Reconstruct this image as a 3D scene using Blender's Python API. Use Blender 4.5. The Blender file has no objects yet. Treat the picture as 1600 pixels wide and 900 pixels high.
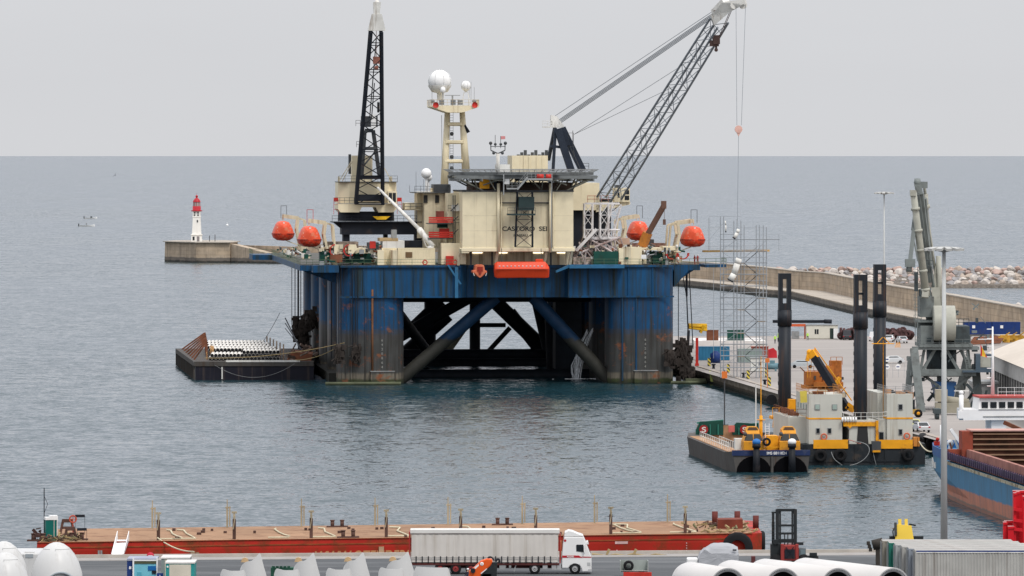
import bpy, bmesh, math, random
from mathutils import Vector, Matrix
R = math.radians
rnd = random.Random(7)
sc = bpy.context.scene
COL = sc.collection

# ------------------------------------------------------------------ camera
CH, FPX = 41.0, 9500.0            # eye height above the water, focal length in photo pixels
cd = bpy.data.cameras.new('camera'); cam = bpy.data.objects.new('camera', cd); COL.objects.link(cam)
cam.location = (0, 0, CH); cam.rotation_euler = (R(90), 0, 0)
cd.sensor_width = 36; cd.lens = FPX / 1600 * 36; cd.shift_y = -207 / 1600
cd.clip_start = 5; cd.clip_end = 700000
sc.camera = cam
# ------------------------------------------------------------------ world: overcast
SUN_EL, SUN_AZ = 55, 200          # degrees; azimuth clockwise from +Y (camera direction)
w = bpy.data.worlds.new('World'); sc.world = w; w.use_nodes = True
nt = w.node_tree; nt.nodes.clear(); N = nt.nodes.new; Lk = nt.links.new
wo = N('ShaderNodeOutputWorld'); mx = N('ShaderNodeMixShader'); mx.inputs[0].default_value = .88
sky = N('ShaderNodeTexSky'); sky.sky_type = 'NISHITA'; sky.sun_disc = False
sky.sun_elevation = R(SUN_EL); sky.sun_rotation = R(SUN_AZ); sky.dust_density = 3
b1 = N('ShaderNodeBackground'); b1.inputs[1].default_value = .08
b2 = N('ShaderNodeBackground'); b2.inputs[1].default_value = 1.0
tc = N('ShaderNodeTexCoord'); sp = N('ShaderNodeSeparateXYZ'); rp = N('ShaderNodeValToRGB')
cr = rp.color_ramp; cr.elements[0].position = 0; cr.elements[0].color = (.592, .598, .618, 1)
cr.elements[1].position = 1; cr.elements[1].color = (1.6, 1.6, 1.65, 1)
e = cr.elements.new(.035); e.color = (.595, .603, .628, 1)
e = cr.elements.new(.12); e.color = (.675, .685, .745, 1)
e = cr.elements.new(.4); e.color = (.80, .82, .87, 1)
cn = N('ShaderNodeTexNoise'); cn.inputs['Scale'].default_value = 9; cn.inputs['Detail'].default_value = 4
cm = N('ShaderNodeMapping'); cm.inputs['Scale'].default_value = (1, 1, 5)
mr = N('ShaderNodeMapRange'); mr.inputs[3].default_value = .965; mr.inputs[4].default_value = 1.035
mm = N('ShaderNodeMix'); mm.data_type = 'RGBA'; mm.blend_type = 'MULTIPLY'; mm.inputs[0].default_value = 1
Lk(tc.outputs['Generated'], sp.inputs[0]); Lk(sp.outputs['Z'], rp.inputs[0])
Lk(tc.outputs['Generated'], cm.inputs[0]); Lk(cm.outputs[0], cn.inputs[0]); Lk(cn.outputs['Fac'], mr.inputs[0])
Lk(rp.outputs[0], mm.inputs[6]); Lk(mr.outputs[0], mm.inputs[7])
Lk(sky.outputs[0], b1.inputs[0]); Lk(mm.outputs[2], b2.inputs[0])
Lk(b1.outputs[0], mx.inputs[1]); Lk(b2.outputs[0], mx.inputs[2]); Lk(mx.outputs[0], wo.inputs[0])
sd = bpy.data.lights.new('sun', 'SUN'); sd.energy = 1.5; sd.angle = R(14); sd.color = (1, .955, .90)
sun = bpy.data.objects.new('sun', sd); COL.objects.link(sun)
# lamp shines along its -Z; the sun stands behind the camera, slightly to the right
sdir = Vector((math.sin(R(SUN_AZ - 50)) * math.cos(R(SUN_EL)), math.cos(R(SUN_AZ - 50)) * math.cos(R(SUN_EL)), math.sin(R(SUN_EL))))
sky.sun_rotation = R(SUN_AZ - 50)
sun.rotation_euler = sdir.to_track_quat('Z', 'Y').to_euler()
vs = sc.view_settings; sc.display_settings.display_device = 'sRGB'
vs.view_transform = 'Standard'; vs.look = 'None'; vs.gamma = 1; vs.use_curve_mapping = False
vs.exposure = 0.3
sc.cycles.max_bounces = 6; sc.cycles.glossy_bounces = 3; sc.cycles.diffuse_bounces = 3

# ------------------------------------------------------------------ frames: from photo measurements to metres
class Frame:
    """a local frame at world (x0, y0), turned by a; L() turns a measured photo point at local depth v into metres"""
    def __init__(s, x0, y0, a=0.0):
        s.x0, s.y0, s.a = x0, y0, a; s.c, s.s = math.cos(a), math.sin(a)
    def L(s, px, py, v):
        k = (px - 800) / FPX
        u = (k * (s.y0 + v * s.c) - s.x0 + v * s.s) / (s.c - k * s.s)
        y = s.y0 + u * s.s + v * s.c
        return Vector((u, v, CH - (py - 243) * y / FPX))
    def U(s, px, v): return s.L(px, 243, v)[0]
    def Z(s, px, py, v): return s.L(px, py, v)[2]
    def W(s, u, v, z=0): return Vector((s.x0 + u * s.c - v * s.s, s.y0 + u * s.s + v * s.c, z))
def gd(py, z=0.0): return (CH - z) * FPX / (py - 243)
def gp(px, py, z=0.0):
    d = gd(py, z); return Vector(((px - 800) * d / FPX, d, z))
def wp(px, py, d): return Vector(((px - 800) * d / FPX, d, CH - (py - 243) * d / FPX))

# ------------------------------------------------------------------ materials
_m = {}
def mat(name, col, rough=.6, metal=0.0, var=.12, sc_=.6, dirt=None, amt=0.0, streak=False, bands=None, bump=0.0, emit=None, dsc=None, edge=.5, wave=None, spec=.2, trans=0.0):
    if name in _m: return _m[name]
    m = bpy.data.materials.new(name); m.use_nodes = True; t = m.node_tree; n = t.nodes.new; l = t.links.new
    bs = t.nodes['Principled BSDF']
    bs.inputs['Roughness'].default_value = rough; bs.inputs['Metallic'].default_value = metal
    bs.inputs['Specular IOR Level'].default_value = spec
    if trans: bs.inputs['Transmission Weight'].default_value = trans
    tcd = n('ShaderNodeTexCoord')
    nz = n('ShaderNodeTexNoise'); nz.inputs['Scale'].default_value = sc_; nz.inputs['Detail'].default_value = 5
    l(tcd.outputs['Object'], nz.inputs['Vector'])
    r = n('ShaderNodeMapRange'); r.inputs[1].default_value = .3; r.inputs[2].default_value = .7
    r.inputs[3].default_value = 1 - var; r.inputs[4].default_value = 1 + var
    l(nz.outputs['Fac'], r.inputs[0])
    src = None
    if bands:
        s = n('ShaderNodeSeparateXYZ'); l(tcd.outputs['Object'], s.inputs[0])
        n2 = n('ShaderNodeTexNoise'); n2.inputs['Scale'].default_value = .7; n2.inputs['Detail'].default_value = 6
        l(tcd.outputs['Object'], n2.inputs['Vector'])
        ad = n('ShaderNodeMath'); ad.operation = 'MULTIPLY_ADD'; ad.inputs[1].default_value = edge * 2; l(n2.outputs['Fac'], ad.inputs[0]); l(s.outputs['Z'], ad.inputs[2])
        z0, z1 = bands[0][0] - 1, bands[-1][0] + 1
        m2 = n('ShaderNodeMapRange'); m2.inputs[1].default_value = z0 + edge; m2.inputs[2].default_value = z1 + edge; l(ad.outputs[0], m2.inputs[0])
        ra = n('ShaderNodeValToRGB'); ra.color_ramp.interpolation = 'LINEAR'
        el = ra.color_ramp.elements
        el[0].position = 0; el[0].color = (*bands[0][1], 1); prev = bands[0][1]; el[1].position = 1; el[1].color = (*bands[-1][1], 1)
        for z, c in bands[1:]:
            p = (z - z0) / (z1 - z0)
            a = el.new(max(0, p - .006)); a.color = (*prev, 1)
            a = el.new(p + .006); a.color = (*c, 1); prev = c
        l(m2.outputs[0], ra.inputs[0]); src = ra.outputs[0]
    mix = n('ShaderNodeMix'); mix.data_type = 'RGBA'; mix.blend_type = 'MULTIPLY'; mix.inputs[0].default_value = 1
    if src: l(src, mix.inputs[6])
    else: mix.inputs[6].default_value = (*col, 1)
    l(r.outputs[0], mix.inputs[7]); out = mix.outputs[2]
    if dirt and amt > 0:
        n3 = n('ShaderNodeTexNoise'); n3.inputs['Detail'].default_value = 7; n3.inputs['Roughness'].default_value = .65
        n3.inputs['Scale'].default_value = dsc or .5
        if streak:
            mp = n('ShaderNodeMapping'); mp.inputs['Scale'].default_value = (2.2, 2.2, .10); l(tcd.outputs['Object'], mp.inputs[0]); l(mp.outputs[0], n3.inputs['Vector'])
        else: l(tcd.outputs['Object'], n3.inputs['Vector'])
        r3 = n('ShaderNodeMapRange'); r3.inputs[1].default_value = .62 - amt * .25; r3.inputs[2].default_value = .80 - amt * .2; l(n3.outputs['Fac'], r3.inputs[0])
        mx3 = n('ShaderNodeMix'); mx3.data_type = 'RGBA'; l(r3.outputs[0], mx3.inputs[0]); l(out, mx3.inputs[6]); mx3.inputs[7].default_value = (*dirt, 1)
        out = mx3.outputs[2]
    l(out, bs.inputs['Base Color'])
    if emit: bs.inputs['Emission Color'].default_value = (*col, 1); bs.inputs['Emission Strength'].default_value = emit
    if bump:
        bp = n('ShaderNodeBump'); bp.inputs['Strength'].default_value = 1; bp.inputs['Distance'].default_value = bump
        n4 = n('ShaderNodeTexNoise'); n4.inputs['Scale'].default_value = sc_ * 4; n4.inputs['Detail'].default_value = 8
        l(tcd.outputs['Object'], n4.inputs['Vector']); l(n4.outputs['Fac'], bp.inputs['Height']); l(bp.outputs[0], bs.inputs['Normal'])
    _m[name] = m; return m
RUST = (.16, .06, .025)
cream = mat('cream_paint', (.76, .67, .47), .5, var=.06, dirt=(.50, .40, .26), amt=.12, streak=True)
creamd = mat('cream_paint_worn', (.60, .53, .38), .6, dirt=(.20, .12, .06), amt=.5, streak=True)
white = mat('white_paint', (.78, .78, .77), .4, var=.04)
whited = mat('white_paint_dirty', (.68, .67, .63), .5, dirt=(.3, .25, .2), amt=.35, streak=True)
black = mat('black_steel', (.013, .016, .023), .6, dirt=(.05, .035, .028), amt=.25)
dgrey = mat('dark_grey_steel', (.06, .065, .07), .55, dirt=(.12, .07, .04), amt=.25)
boomg = mat('boom_grey_steel', (.20, .225, .25), .5)
grey = mat('grey_steel', (.27, .28, .28), .5, dirt=(.15, .12, .1), amt=.3)
red = mat('red_paint', (.50, .035, .025), .5, dirt=(.25, .03, .02), amt=.3)
orange = mat('orange_lifeboat', (.66, .06, .018), .4, var=.06, dirt=(.45, .05, .02), amt=.25, streak=True)
green = mat('green_paint', (.010, .065, .048), .55, dirt=(.02, .04, .03), amt=.3)
yellow = mat('yellow_paint', (.72, .42, .02), .5, dirt=(.35, .18, .03), amt=.25)
oryel = mat('orange_yellow_paint', (.75, .33, .015), .5, dirt=(.30, .12, .03), amt=.28)
rust = mat('rusty_steel', (.17, .065, .035), .8, var=.35, dirt=(.06, .03, .02), amt=.4)
glass = mat('dark_glass', (.012, .016, .02), .15, var=.02, spec=.35)
rubber = mat('black_rubber', (.011, .011, .012), .85, var=.3)
rope = mat('pale_rope', (.55, .50, .36), .9)
ropeb = mat('brown_rope', (.32, .24, .12), .9)
bluec = mat('blue_container_paint', (.035, .17, .30), .5, dirt=(.08, .06, .05), amt=.25, streak=True)
navy = mat('navy_paint', (.015, .04, .16), .5, dirt=(.04, .05, .08), amt=.3)
skin = mat('skin', (.45, .27, .19), .6)

# ------------------------------------------------------------------ mesh builder
class ShearFrame(Frame):
    """plan is a parallelogram: u runs along the turned axis, v straight away from the camera"""
    def L(s, px, py, v):
        k = (px - 800) / FPX; u = (k * (s.y0 + v) - s.x0) / (s.c - k * s.s)
        return Vector((u, v, CH - (py - 243) * (s.y0 + v + u * s.s) / FPX))
    def W(s, u, v, z=0): return Vector((s.x0 + u * s.c, s.y0 + v + u * s.s, z))
    def apply(s, root):
        for o in root.children_recursive:
            for q in o.data.vertices: q.co.x, q.co.y = q.co.x + q.co.y * s.s, q.co.y * s.c
            if o.location.length: o.location.x, o.location.y = o.location.x + o.location.y * s.s, o.location.y * s.c
class MB:
    def __init__(s, T=None): s.v = []; s.f = []; s.mi = []; s.sm = []; s.m = 0; s.T = T
    def add(s, vs, fs, smooth=False):
        o = len(s.v); s.v += [Vector(p) for p in vs]
        for f in fs: s.f.append(tuple(o + i for i in f)); s.mi.append(s.m); s.sm.append(smooth)
        return s
    def box(s, x0, x1, y0, y1, z0, z1):
        return s.add([(x0, y0, z0), (x1, y0, z0), (x1, y1, z0), (x0, y1, z0), (x0, y0, z1), (x1, y0, z1), (x1, y1, z1), (x0, y1, z1)],
                     [(3, 2, 1, 0), (4, 5, 6, 7), (0, 1, 5, 4), (1, 2, 6, 5), (2, 3, 7, 6), (3, 0, 4, 7)])
    def cbox(s, c, sx, sy, sz): return s.box(c[0] - sx / 2, c[0] + sx / 2, c[1] - sy / 2, c[1] + sy / 2, c[2] - sz / 2, c[2] + sz / 2)
    def tube(s, a, b, r, r2=None, n=6, caps=True, smooth=None):
        a, b = Vector(a), Vector(b); r2 = r if r2 is None else r2; d = b - a
        if d.length < 1e-6: return s
        d.normalize(); up = Vector((0, 0, 1)) if abs(d.z) < .95 else Vector((1, 0, 0))
        p = d.cross(up).normalized(); q = d.cross(p)
        vs = []
        for c, rr in ((a, r), (b, r2)):
            for i in range(n):
                t = 2 * math.pi * i / n + math.pi / n; vs.append(c + (p * math.cos(t) + q * math.sin(t)) * rr)
        s.add(vs, [(i, (i + 1) % n, n + (i + 1) % n, n + i)[::-1] for i in range(n)], n > 6 if smooth is None else smooth)
        if caps:
            o = len(s.v) - 2 * n
            s.f.append(tuple(o + i for i in range(n))); s.mi.append(s.m); s.sm.append(False)
            s.f.append(tuple(o + n + i for i in range(n))[::-1]); s.mi.append(s.m); s.sm.append(False)
        return s
    def path(s, pts, r, n=5):
        for a, b in zip(pts, pts[1:]): s.tube(a, b, r, n=n)
        return s
    def bar(s, a, b, w, h=None):
        a, b = Vector(a), Vector(b); h = h or w; d = (b - a)
        if d.length < 1e-6: return s
        d.normalize(); up = Vector((0, 0, 1)) if abs(d.z) < .95 else Vector((0, 1, 0))
        p = d.cross(up).normalized() * w / 2; q = d.cross(p).normalized() * h / 2
        return s.add([a - p - q, a + p - q, a + p + q, a - p + q, b - p - q, b + p - q, b + p + q, b - p + q],
                     [(0, 1, 2, 3), (7, 6, 5, 4), (4, 5, 1, 0), (5, 6, 2, 1), (6, 7, 3, 2), (7, 4, 0, 3)])
    def prism(s, pts, axis, a, b):
        """polygon pts (2D) extruded along axis 0/1/2 from a to b; 2D order: (y,z), (x,z), (x,y)"""
        def mk(p, t):
            return (t, p[0], p[1]) if axis == 0 else ((p[0], t, p[1]) if axis == 1 else (p[0], p[1], t))
        n = len(pts); vs = [mk(p, a) for p in pts] + [mk(p, b) for p in pts]
        return s.add(vs, [tuple(range(n)), tuple(range(n, 2 * n))[::-1]] + [(i, n + i, n + (i + 1) % n, (i + 1) % n) for i in range(n)])
    def lathe(s, prof, c=(0, 0, 0), n=16, axis=2, smooth=True, arc=None):
        """prof: (radius, height) pairs turned about axis through c"""
        vs = []; c = Vector(c)
        for r, h in prof:
            for i in range(n):
                t = 2 * math.pi * i / n; p = (r * math.cos(t), r * math.sin(t), h)
                if axis == 0: p = (p[2], p[0], p[1])
                elif axis == 1: p = (p[0], p[2], p[1])
                vs.append(c + Vector(p))
        fs = [(j * n + i, j * n + (i + 1) % n, (j + 1) * n + (i + 1) % n, (j + 1) * n + i) for j in range(len(prof) - 1) for i in range(n)]
        return s.add(vs, fs, smooth)
    def ball(s, c, r, n=12, sz=1.0, sy=1.0):
        k = n // 2; c = Vector(c)
        prof = [(max(1e-4, math.sin(math.pi * j / k)) * r, -math.cos(math.pi * j / k) * r * sz) for j in range(k + 1)]
        o = len(s.v); s.lathe(prof, c, n)
        if sy != 1:
            for i in range(o, len(s.v)): s.v[i].y = c.y + (s.v[i].y - c.y) * sy
        return s
    def loft(s, secs, smooth=False, caps=True):
        n = len(secs[0]); vs = [p for q in secs for p in q]
        fs = [(j * n + i, j * n + (i + 1) % n, (j + 1) * n + (i + 1) % n, (j + 1) * n + i) for j in range(len(secs) - 1) for i in range(n)]
        s.add(vs, fs, smooth)
        if caps: s.add(list(secs[0]), [tuple(range(n))[::-1]]); s.add(list(secs[-1]), [tuple(range(n))])
        return s
    def rail(s, pts, h=1.05, r=.03, step=2.0, mids=2):
        for a, b in zip(pts, pts[1:]):
            a, b = Vector(a), Vector(b); L = (b - a).length; n = max(1, round(L / step))
            for i in range(n + 1): p = a.lerp(b, i / n); s.tube(p, p + Vector((0, 0, h)), r, n=4)
            for k in range(mids): z = Vector((0, 0, h * (k + 1) / mids)); s.tube(a + z, b + z, r, n=4)
        return s
    def lattice(s, A, B, wa, wb, ha, hb, n, rc, rb, side=None, zig=True):
        """four chord lattice from A to B; widths wa..wb along side, heights ha..hb square to it"""
        A, B = Vector(A), Vector(B); d = (B - A).normalized()
        side = (Vector(side) if side else d.cross(Vector((0, 0, 1)))).normalized(); side = (side - d * side.dot(d)).normalized(); up = side.cross(d).normalized()
        rows = []
        for i in range(n + 1):
            t = i / n; c = A.lerp(B, t); a = side * (wa + (wb - wa) * t) / 2; b = up * (ha + (hb - ha) * t) / 2
            rows.append([c - a - b, c + a - b, c + a + b, c - a + b])
        for k in range(4): s.tube(rows[0][k], rows[-1][k], rc, n=6)
        for i in range(n + 1):
            for k in range(4):
                if i % 2 == 0 or not zig: s.tube(rows[i][k], rows[i][(k + 1) % 4], rb, n=4)
                if i < n:
                    j = (k + 1) % 4
                    if (i + k) % 2: s.tube(rows[i][k], rows[i + 1][j], rb, n=4)
                    else: s.tube(rows[i][j], rows[i + 1][k], rb, n=4)
        return rows
    def build(s, name, mats, parent=None, bevel=0):
        me = bpy.data.meshes.new(name); me.from_pydata([tuple(p) for p in s.v], [], s.f)
        if not isinstance(mats, (list, tuple)): mats = [mats]
        for m in mats: me.materials.append(m)
        me.polygons.foreach_set('material_index', [min(i, len(mats) - 1) for i in s.mi]); me.polygons.foreach_set('use_smooth', s.sm)
        bm = bmesh.new(); bm.from_mesh(me); bmesh.ops.recalc_face_normals(bm, faces=bm.faces); bm.to_mesh(me); bm.free()
        me.update(); o = bpy.data.objects.new(name, me); COL.objects.link(o)
        if parent: o.parent = parent
        if bevel:
            b = o.modifiers.new('bevel', 'BEVEL'); b.width = bevel; b.segments = 2; b.limit_method = 'ANGLE'; b.angle_limit = R(50)
        return o
def tag(o, label=None, cat=None, group=None, kind=None):
    if label: o['label'] = label
    if cat: o['category'] = cat
    if group: o['group'] = group
    if kind: o['kind'] = kind
    return o
def thing(name, label, cat, loc=(0, 0, 0), rz=0.0, group=None):
    o = bpy.data.objects.new(name, None); COL.objects.link(o); o.location = loc; o.rotation_euler = (0, 0, rz)
    o.empty_display_size = .1
    return tag(o, label, cat, group)
def dup(root, loc, rz=None, label=None, scale=None):
    r = root.copy(); COL.objects.link(r); r.location = loc
    if rz is not None: r.rotation_euler = (0, 0, rz)
    if scale: r.scale = scale
    if label: r['label'] = label
    for ch in list(root.children):
        c = ch.copy(); COL.objects.link(c); c.parent = r
        for g in list(ch.children):
            d = g.copy(); COL.objects.link(d); d.parent = c
    return r
def struct(name, mb, m): return tag(mb.build(name, m), kind='structure')
def text(name, body, size, m, parent, loc, rot, depth=.02, align='LEFT', sx=1.0):
    cu = bpy.data.curves.new(name, 'FONT'); cu.body = body; cu.size = size; cu.extrude = depth; cu.offset = size * .018; cu.align_x = align
    o = bpy.data.objects.new(name, cu); COL.objects.link(o)
    dg = bpy.context.evaluated_depsgraph_get(); me = bpy.data.meshes.new_from_object(o.evaluated_get(dg))
    bpy.data.objects.remove(o); o = bpy.data.objects.new(name, me); COL.objects.link(o)
    me.materials.clear(); me.materials.append(m); o.location = loc; o.rotation_euler = rot; o.scale = (sx, 1, 1)
    if parent: o.parent = parent
    return o
def fit_text(name, body, h, wd, m, parent, loc, rot, depth=.02):
    """lettering with cap height h, stretched to the width wd"""
    o = text(name, body, h / .72, m, parent, loc, rot, depth); xs = [v.co.x for v in o.data.vertices]; o.scale = (wd / (max(xs) - min(xs)), 1, 1); return o
def person(label, loc, rz, suit, hat=None, legs=None, arm=0.0, vest=None):
    me = bpy.data.meshes.new('person'); 
    P = [(0, 0, .95, .15), (0, .01, 1.2, .15), (0, .01, 1.42, .13), (0, 0, 1.52, .055), (0, -.02, 1.64, .095), (0, -.01, 1.74, .07),
         (-.19, 0, 1.40, .065), (-.27, -.02 - arm * .2, 1.13 + arm * .1, .05), (-.26, -.12 - arm * .4, .90 + arm * .35, .035), (.19, 0, 1.40, .065), (.28, 0, 1.12, .05), (.27, -.1, .88, .035),
         (-.1, 0, .85, .10), (-.12, -.03, .48, .07), (-.13, .03, .09, .05), (-.13, -.12, .04, .04), (.1, 0, .85, .10), (.13, -.02, .48, .07), (.14, .05, .09, .05), (.14, -.1, .04, .04)]
    E = [(0, 1), (1, 2), (2, 3), (3, 4), (4, 5), (2, 6), (6, 7), (7, 8), (2, 9), (9, 10), (10, 11), (0, 12), (12, 13), (13, 14), (14, 15), (0, 16), (16, 17), (17, 18), (18, 19)]
    me.from_pydata([p[:3] for p in P], E, []); o = bpy.data.objects.new('person', me); COL.objects.link(o)
    md = o.modifiers.new('s', 'SKIN'); ss = o.modifiers.new('u', 'SUBSURF'); ss.levels = ss.render_levels = 1
    for i, p in enumerate(P): me.skin_vertices[0].data[i].radius = (p[3], p[3] * .8)
    me.skin_vertices[0].data[0].use_root = True
    dg = bpy.context.evaluated_depsgraph_get(); m2 = bpy.data.meshes.new_from_object(o.evaluated_get(dg)); bpy.data.objects.remove(o)
    m2.materials.clear()
    for q in (suit, skin, legs or suit, vest or suit): m2.materials.append(q)
    for f in m2.polygons:
        c = f.center; f.material_index = 1 if (c.z > 1.5 or (abs(c.x) > .2 and c.z < .95 and c.z > .82)) else (2 if c.z < .93 else (3 if abs(c.x) < .17 else 0)); f.use_smooth = True
    o = bpy.data.objects.new('person', m2); COL.objects.link(o); o.location = loc; o.rotation_euler = (0, 0, rz); tag(o, label, 'person')
    h = MB(); h.ball((0, -.015, 1.72), .125, 10, .75); h.box(-.09, .09, -.17, -.02, 1.70, 1.72); h.build('helmet', hat or white, o)
    return o

# ------------------------------------------------------------------ the sea: one flat sheet to the horizon
def sea_mat():
    m = bpy.data.materials.new('sea_water'); m.use_nodes = True; t = m.node_tree; n = t.nodes.new; l = t.links.new
    bs = t.nodes['Principled BSDF']; bs.inputs['IOR'].default_value = 1.333
    bs.inputs['Base Color'].default_value = SEA_COL; bs.inputs['Roughness'].default_value = .06
    bs.inputs['Specular IOR Level'].default_value = .5
    g = n('ShaderNodeNewGeometry')
    def noise(scale, sx, sy, det, rough=.5, rot=12):
        mp = n('ShaderNodeMapping'); mp.inputs['Scale'].default_value = (sx, sy, 1); mp.inputs['Rotation'].default_value = (0, 0, R(rot))
        nz = n('ShaderNodeTexNoise'); nz.inputs['Scale'].default_value = scale; nz.inputs['Detail'].default_value = det; nz.inputs['Roughness'].default_value = rough
        l(g.outputs['Position'], mp.inputs[0]); l(mp.outputs[0], nz.inputs['Vector']); return nz
    def vm(op, a, b):
        v = n('ShaderNodeVectorMath'); v.operation = op
        for i_, q in enumerate((a, b)):
            if q is None: continue
            if isinstance(q, tuple): v.inputs[i_].default_value = q
            else: l(q, v.inputs[i_])
        return v.outputs[0]
    acc = None      # sum of wave slopes at three sizes (swell, wind waves, ripples)
    for sc_, sx, det, amp in SEA_W:
        k = vm('MULTIPLY', vm('SUBTRACT', noise(sc_, sx, 1, det).outputs['Color'], (.5, .5, .5)), (amp * .8, amp, 0)); acc = k if acc is None else vm('ADD', acc, k)
    pt = noise(.0045, 1, .35, 5, .6, -8)      # wind lanes: rougher and calmer patches
    r = n('ShaderNodeMapRange'); r.inputs[1].default_value = .35; r.inputs[2].default_value = .65; r.inputs[3].default_value = .62; r.inputs[4].default_value = 1.3; l(pt.outputs['Fac'], r.inputs[0])
    sv = n('ShaderNodeVectorMath'); sv.operation = 'SCALE'; l(acc, sv.inputs[0]); l(r.outputs[0], sv.inputs['Scale'])
    l(vm('NORMALIZE', vm('ADD', sv.outputs[0], (0, -SEA_B, 1)), None), bs.inputs['Normal'])
    return m
SEA_COL = (.012, .036, .045, 1)
SEA_W = ((.11, 1.0, 2, .14), (.60, 1.0, 3, .42), (2.2, 1.0, 2, .40)); SEA_B = .095
mb = MB(); S = 420000
mb.add([(-S, -300, 0), (S, -300, 0), (S, S, 0), (-S, S, 0)], [(0, 1, 2, 3)])
struct('sea', mb, sea_mat())
# ------------------------------------------------------------------ breakwater (mole) with wall, far rocks, lighthouse
stone = mat('mole_stone', (.37, .315, .26), .9, var=.22, sc_=.25, bands=[(-2, (.05, .05, .045)), (.7, (.17, .15, .13)), (1.9, (.42, .34, .255)), (12, (.47, .38, .29))], edge=.5, dirt=(.16, .13, .11), amt=.4, streak=True, bump=.1)
def block_mat():
    m = stone.copy(); m.name = 'mole_masonry'; t = m.node_tree; bs = t.nodes['Principled BSDF']
    old = bs.inputs['Base Color'].links[0].from_socket
    tcd = t.nodes.new('ShaderNodeTexCoord'); s = t.nodes.new('ShaderNodeSeparateXYZ'); t.links.new(tcd.outputs['Object'], s.inputs[0])
    cb = t.nodes.new('ShaderNodeCombineXYZ'); a = t.nodes.new('ShaderNodeMath'); a.operation = 'SUBTRACT'
    t.links.new(s.outputs['X'], a.inputs[0]); t.links.new(s.outputs['Y'], a.inputs[1]); t.links.new(a.outputs[0], cb.inputs[0]); t.links.new(s.outputs['Z'], cb.inputs[1])
    br = t.nodes.new('ShaderNodeTexBrick'); br.inputs['Scale'].default_value = 1; br.inputs['Brick Width'].default_value = 7; br.inputs['Row Height'].default_value = 1.5
    br.inputs['Mortar Size'].default_value = .09; br.inputs['Color1'].default_value = (1.08, 1.05, 1, 1); br.inputs['Color2'].default_value = (.92, .92, .92, 1); br.inputs['Mortar'].default_value = (.8, .78, .76, 1)
    t.links.new(cb.outputs[0], br.inputs[0])
    mi = t.nodes.new('ShaderNodeMix'); mi.data_type = 'RGBA'; mi.blend_type = 'MULTIPLY'; mi.inputs[0].default_value = 1
    t.links.new(old, mi.inputs[6]); t.links.new(br.outputs[0], mi.inputs[7]); t.links.new(mi.outputs[2], bs.inputs['Base Color']); return m
masonry = block_mat()
conc_top = mat('pale_concrete_top', (.37, .33, .28), .9, var=.15, sc_=.2, dirt=(.25, .22, .2), amt=.3)
# polyline of the harbour-side water edge, nearer the camera on the right
E = [Vector((-87, 2303)), Vector((-30, 2190)), Vector((22, 2010)), Vector((52, 1909)), Vector((66, 1832)), Vector((73, 1770)), Vector((80, 1745)), Vector((88.5, 1574)), Vector((96.7, 1459)), Vector((104, 1330)), Vector((112, 1215)), Vector((119, 1130))]
def offs(k, d):
    a = E[max(0, k - 1)]; b = E[min(len(E) - 1, k + 1)]; t = (b - a).normalized(); return E[k] + Vector((-t.y, t.x)) * -d * -1
mq, mw = MB(), MB()
def strip(mb_, d0, d1, z0, z1, ks=range(len(E))):
    secs = []
    for k in ks:
        a, b = offs(k, d0), offs(k, d1); secs.append([(a.x, a.y, z0), (b.x, b.y, z0), (b.x, b.y, z1), (a.x, a.y, z1)])
    mb_.loft(secs)
strip(mq, 0, 9.5, -3, 2.1)
mole = tag(mq.build('breakwater_quay', [masonry]), 'low stone quay of the long breakwater running behind the platform', 'quay')
mw = MB(); strip(mw, 9.5, 11.5, -2, 7.2)
o = tag(mw.build('breakwater_wall', [masonry]), 'tall pale masonry wall along the seaward side of the breakwater quay', 'wall')
mw = MB(); strip(mw, 9.3, 11.7, 7.2, 7.45); mw.build('coping', conc_top, o)
mt = MB(); strip(mt, .1, 9.2, 2.1, 2.13); struct('breakwater_path', mt, conc_top)
# head of the mole under the lighthouse
mb = MB()
hx = [gp(260, 407), gp(308, 410.5), gp(359, 410.5), gp(440, 412.5)]
pts = [(-134.5, 2352), (-121, 2326), (-108, 2326), (-86.5, 2303), (-80, 2325), (-104, 2350), (-118, 2378), (-131, 2378)]
secs = []
for z in (-3, 7.6): secs.append([(x * (1 if z < 0 else .998), y, z) for x, y in pts[:3]] + [(-106, 2350, z), (-112, 2378, z), (-131, 2378, z)])
mb.loft(secs)
for z in (6.3,): mb.add([], [])
o = tag(mb.build('lighthouse_pier', masonry), 'square stone block at the breakwater end that carries the lighthouse', 'pier')
mb = MB(); mb.loft([[(x, y, z) for x, y in ((-135, 2351), (-121.2, 2325), (-107.8, 2325), (-105, 2351), (-112, 2378.5), (-131.5, 2378.5))] for z in (7.6, 7.9)]); mb.build('coping', conc_top, o)
mb = MB()  # stair-like ramp falling to the low quay
mb.loft([[(-107.9, 2327, -3), (-107.9, 2350, -3), (-107.9, 2350, 7.3), (-107.9, 2327, 7.3)], [(-86.5, 2303, -3), (-84, 2316, -3), (-84, 2316, 2.3), (-86.5, 2303, 2.3)]])
o = tag(mb.build('breakwater_ramp', stone), 'sloping stone ramp from the lighthouse block down to the low quay', 'ramp')
mb = MB()
a = Vector((-104, 2352)); 
mb.loft([[(-106, 2352, -2), (-106, 2354, -2), (-106, 2354, 6.4), (-106, 2352, 6.4)], [(-83, 2318, -2), (-82, 2320, -2), (-82, 2320, 6.2), (-83, 2318, 6.2)], [offs(0, 9.5).to_3d() + Vector((0, 0, -2)), offs(0, 11.5).to_3d() + Vector((0, 0, -2)), offs(0, 11.5).to_3d() + Vector((0, 0, 7.2)), offs(0, 9.5).to_3d() + Vector((0, 0, 7.2))]])
tag(mb.build('breakwater_wall', masonry), 'short parapet wall behind the sloping ramp beside the lighthouse', 'wall')
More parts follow.
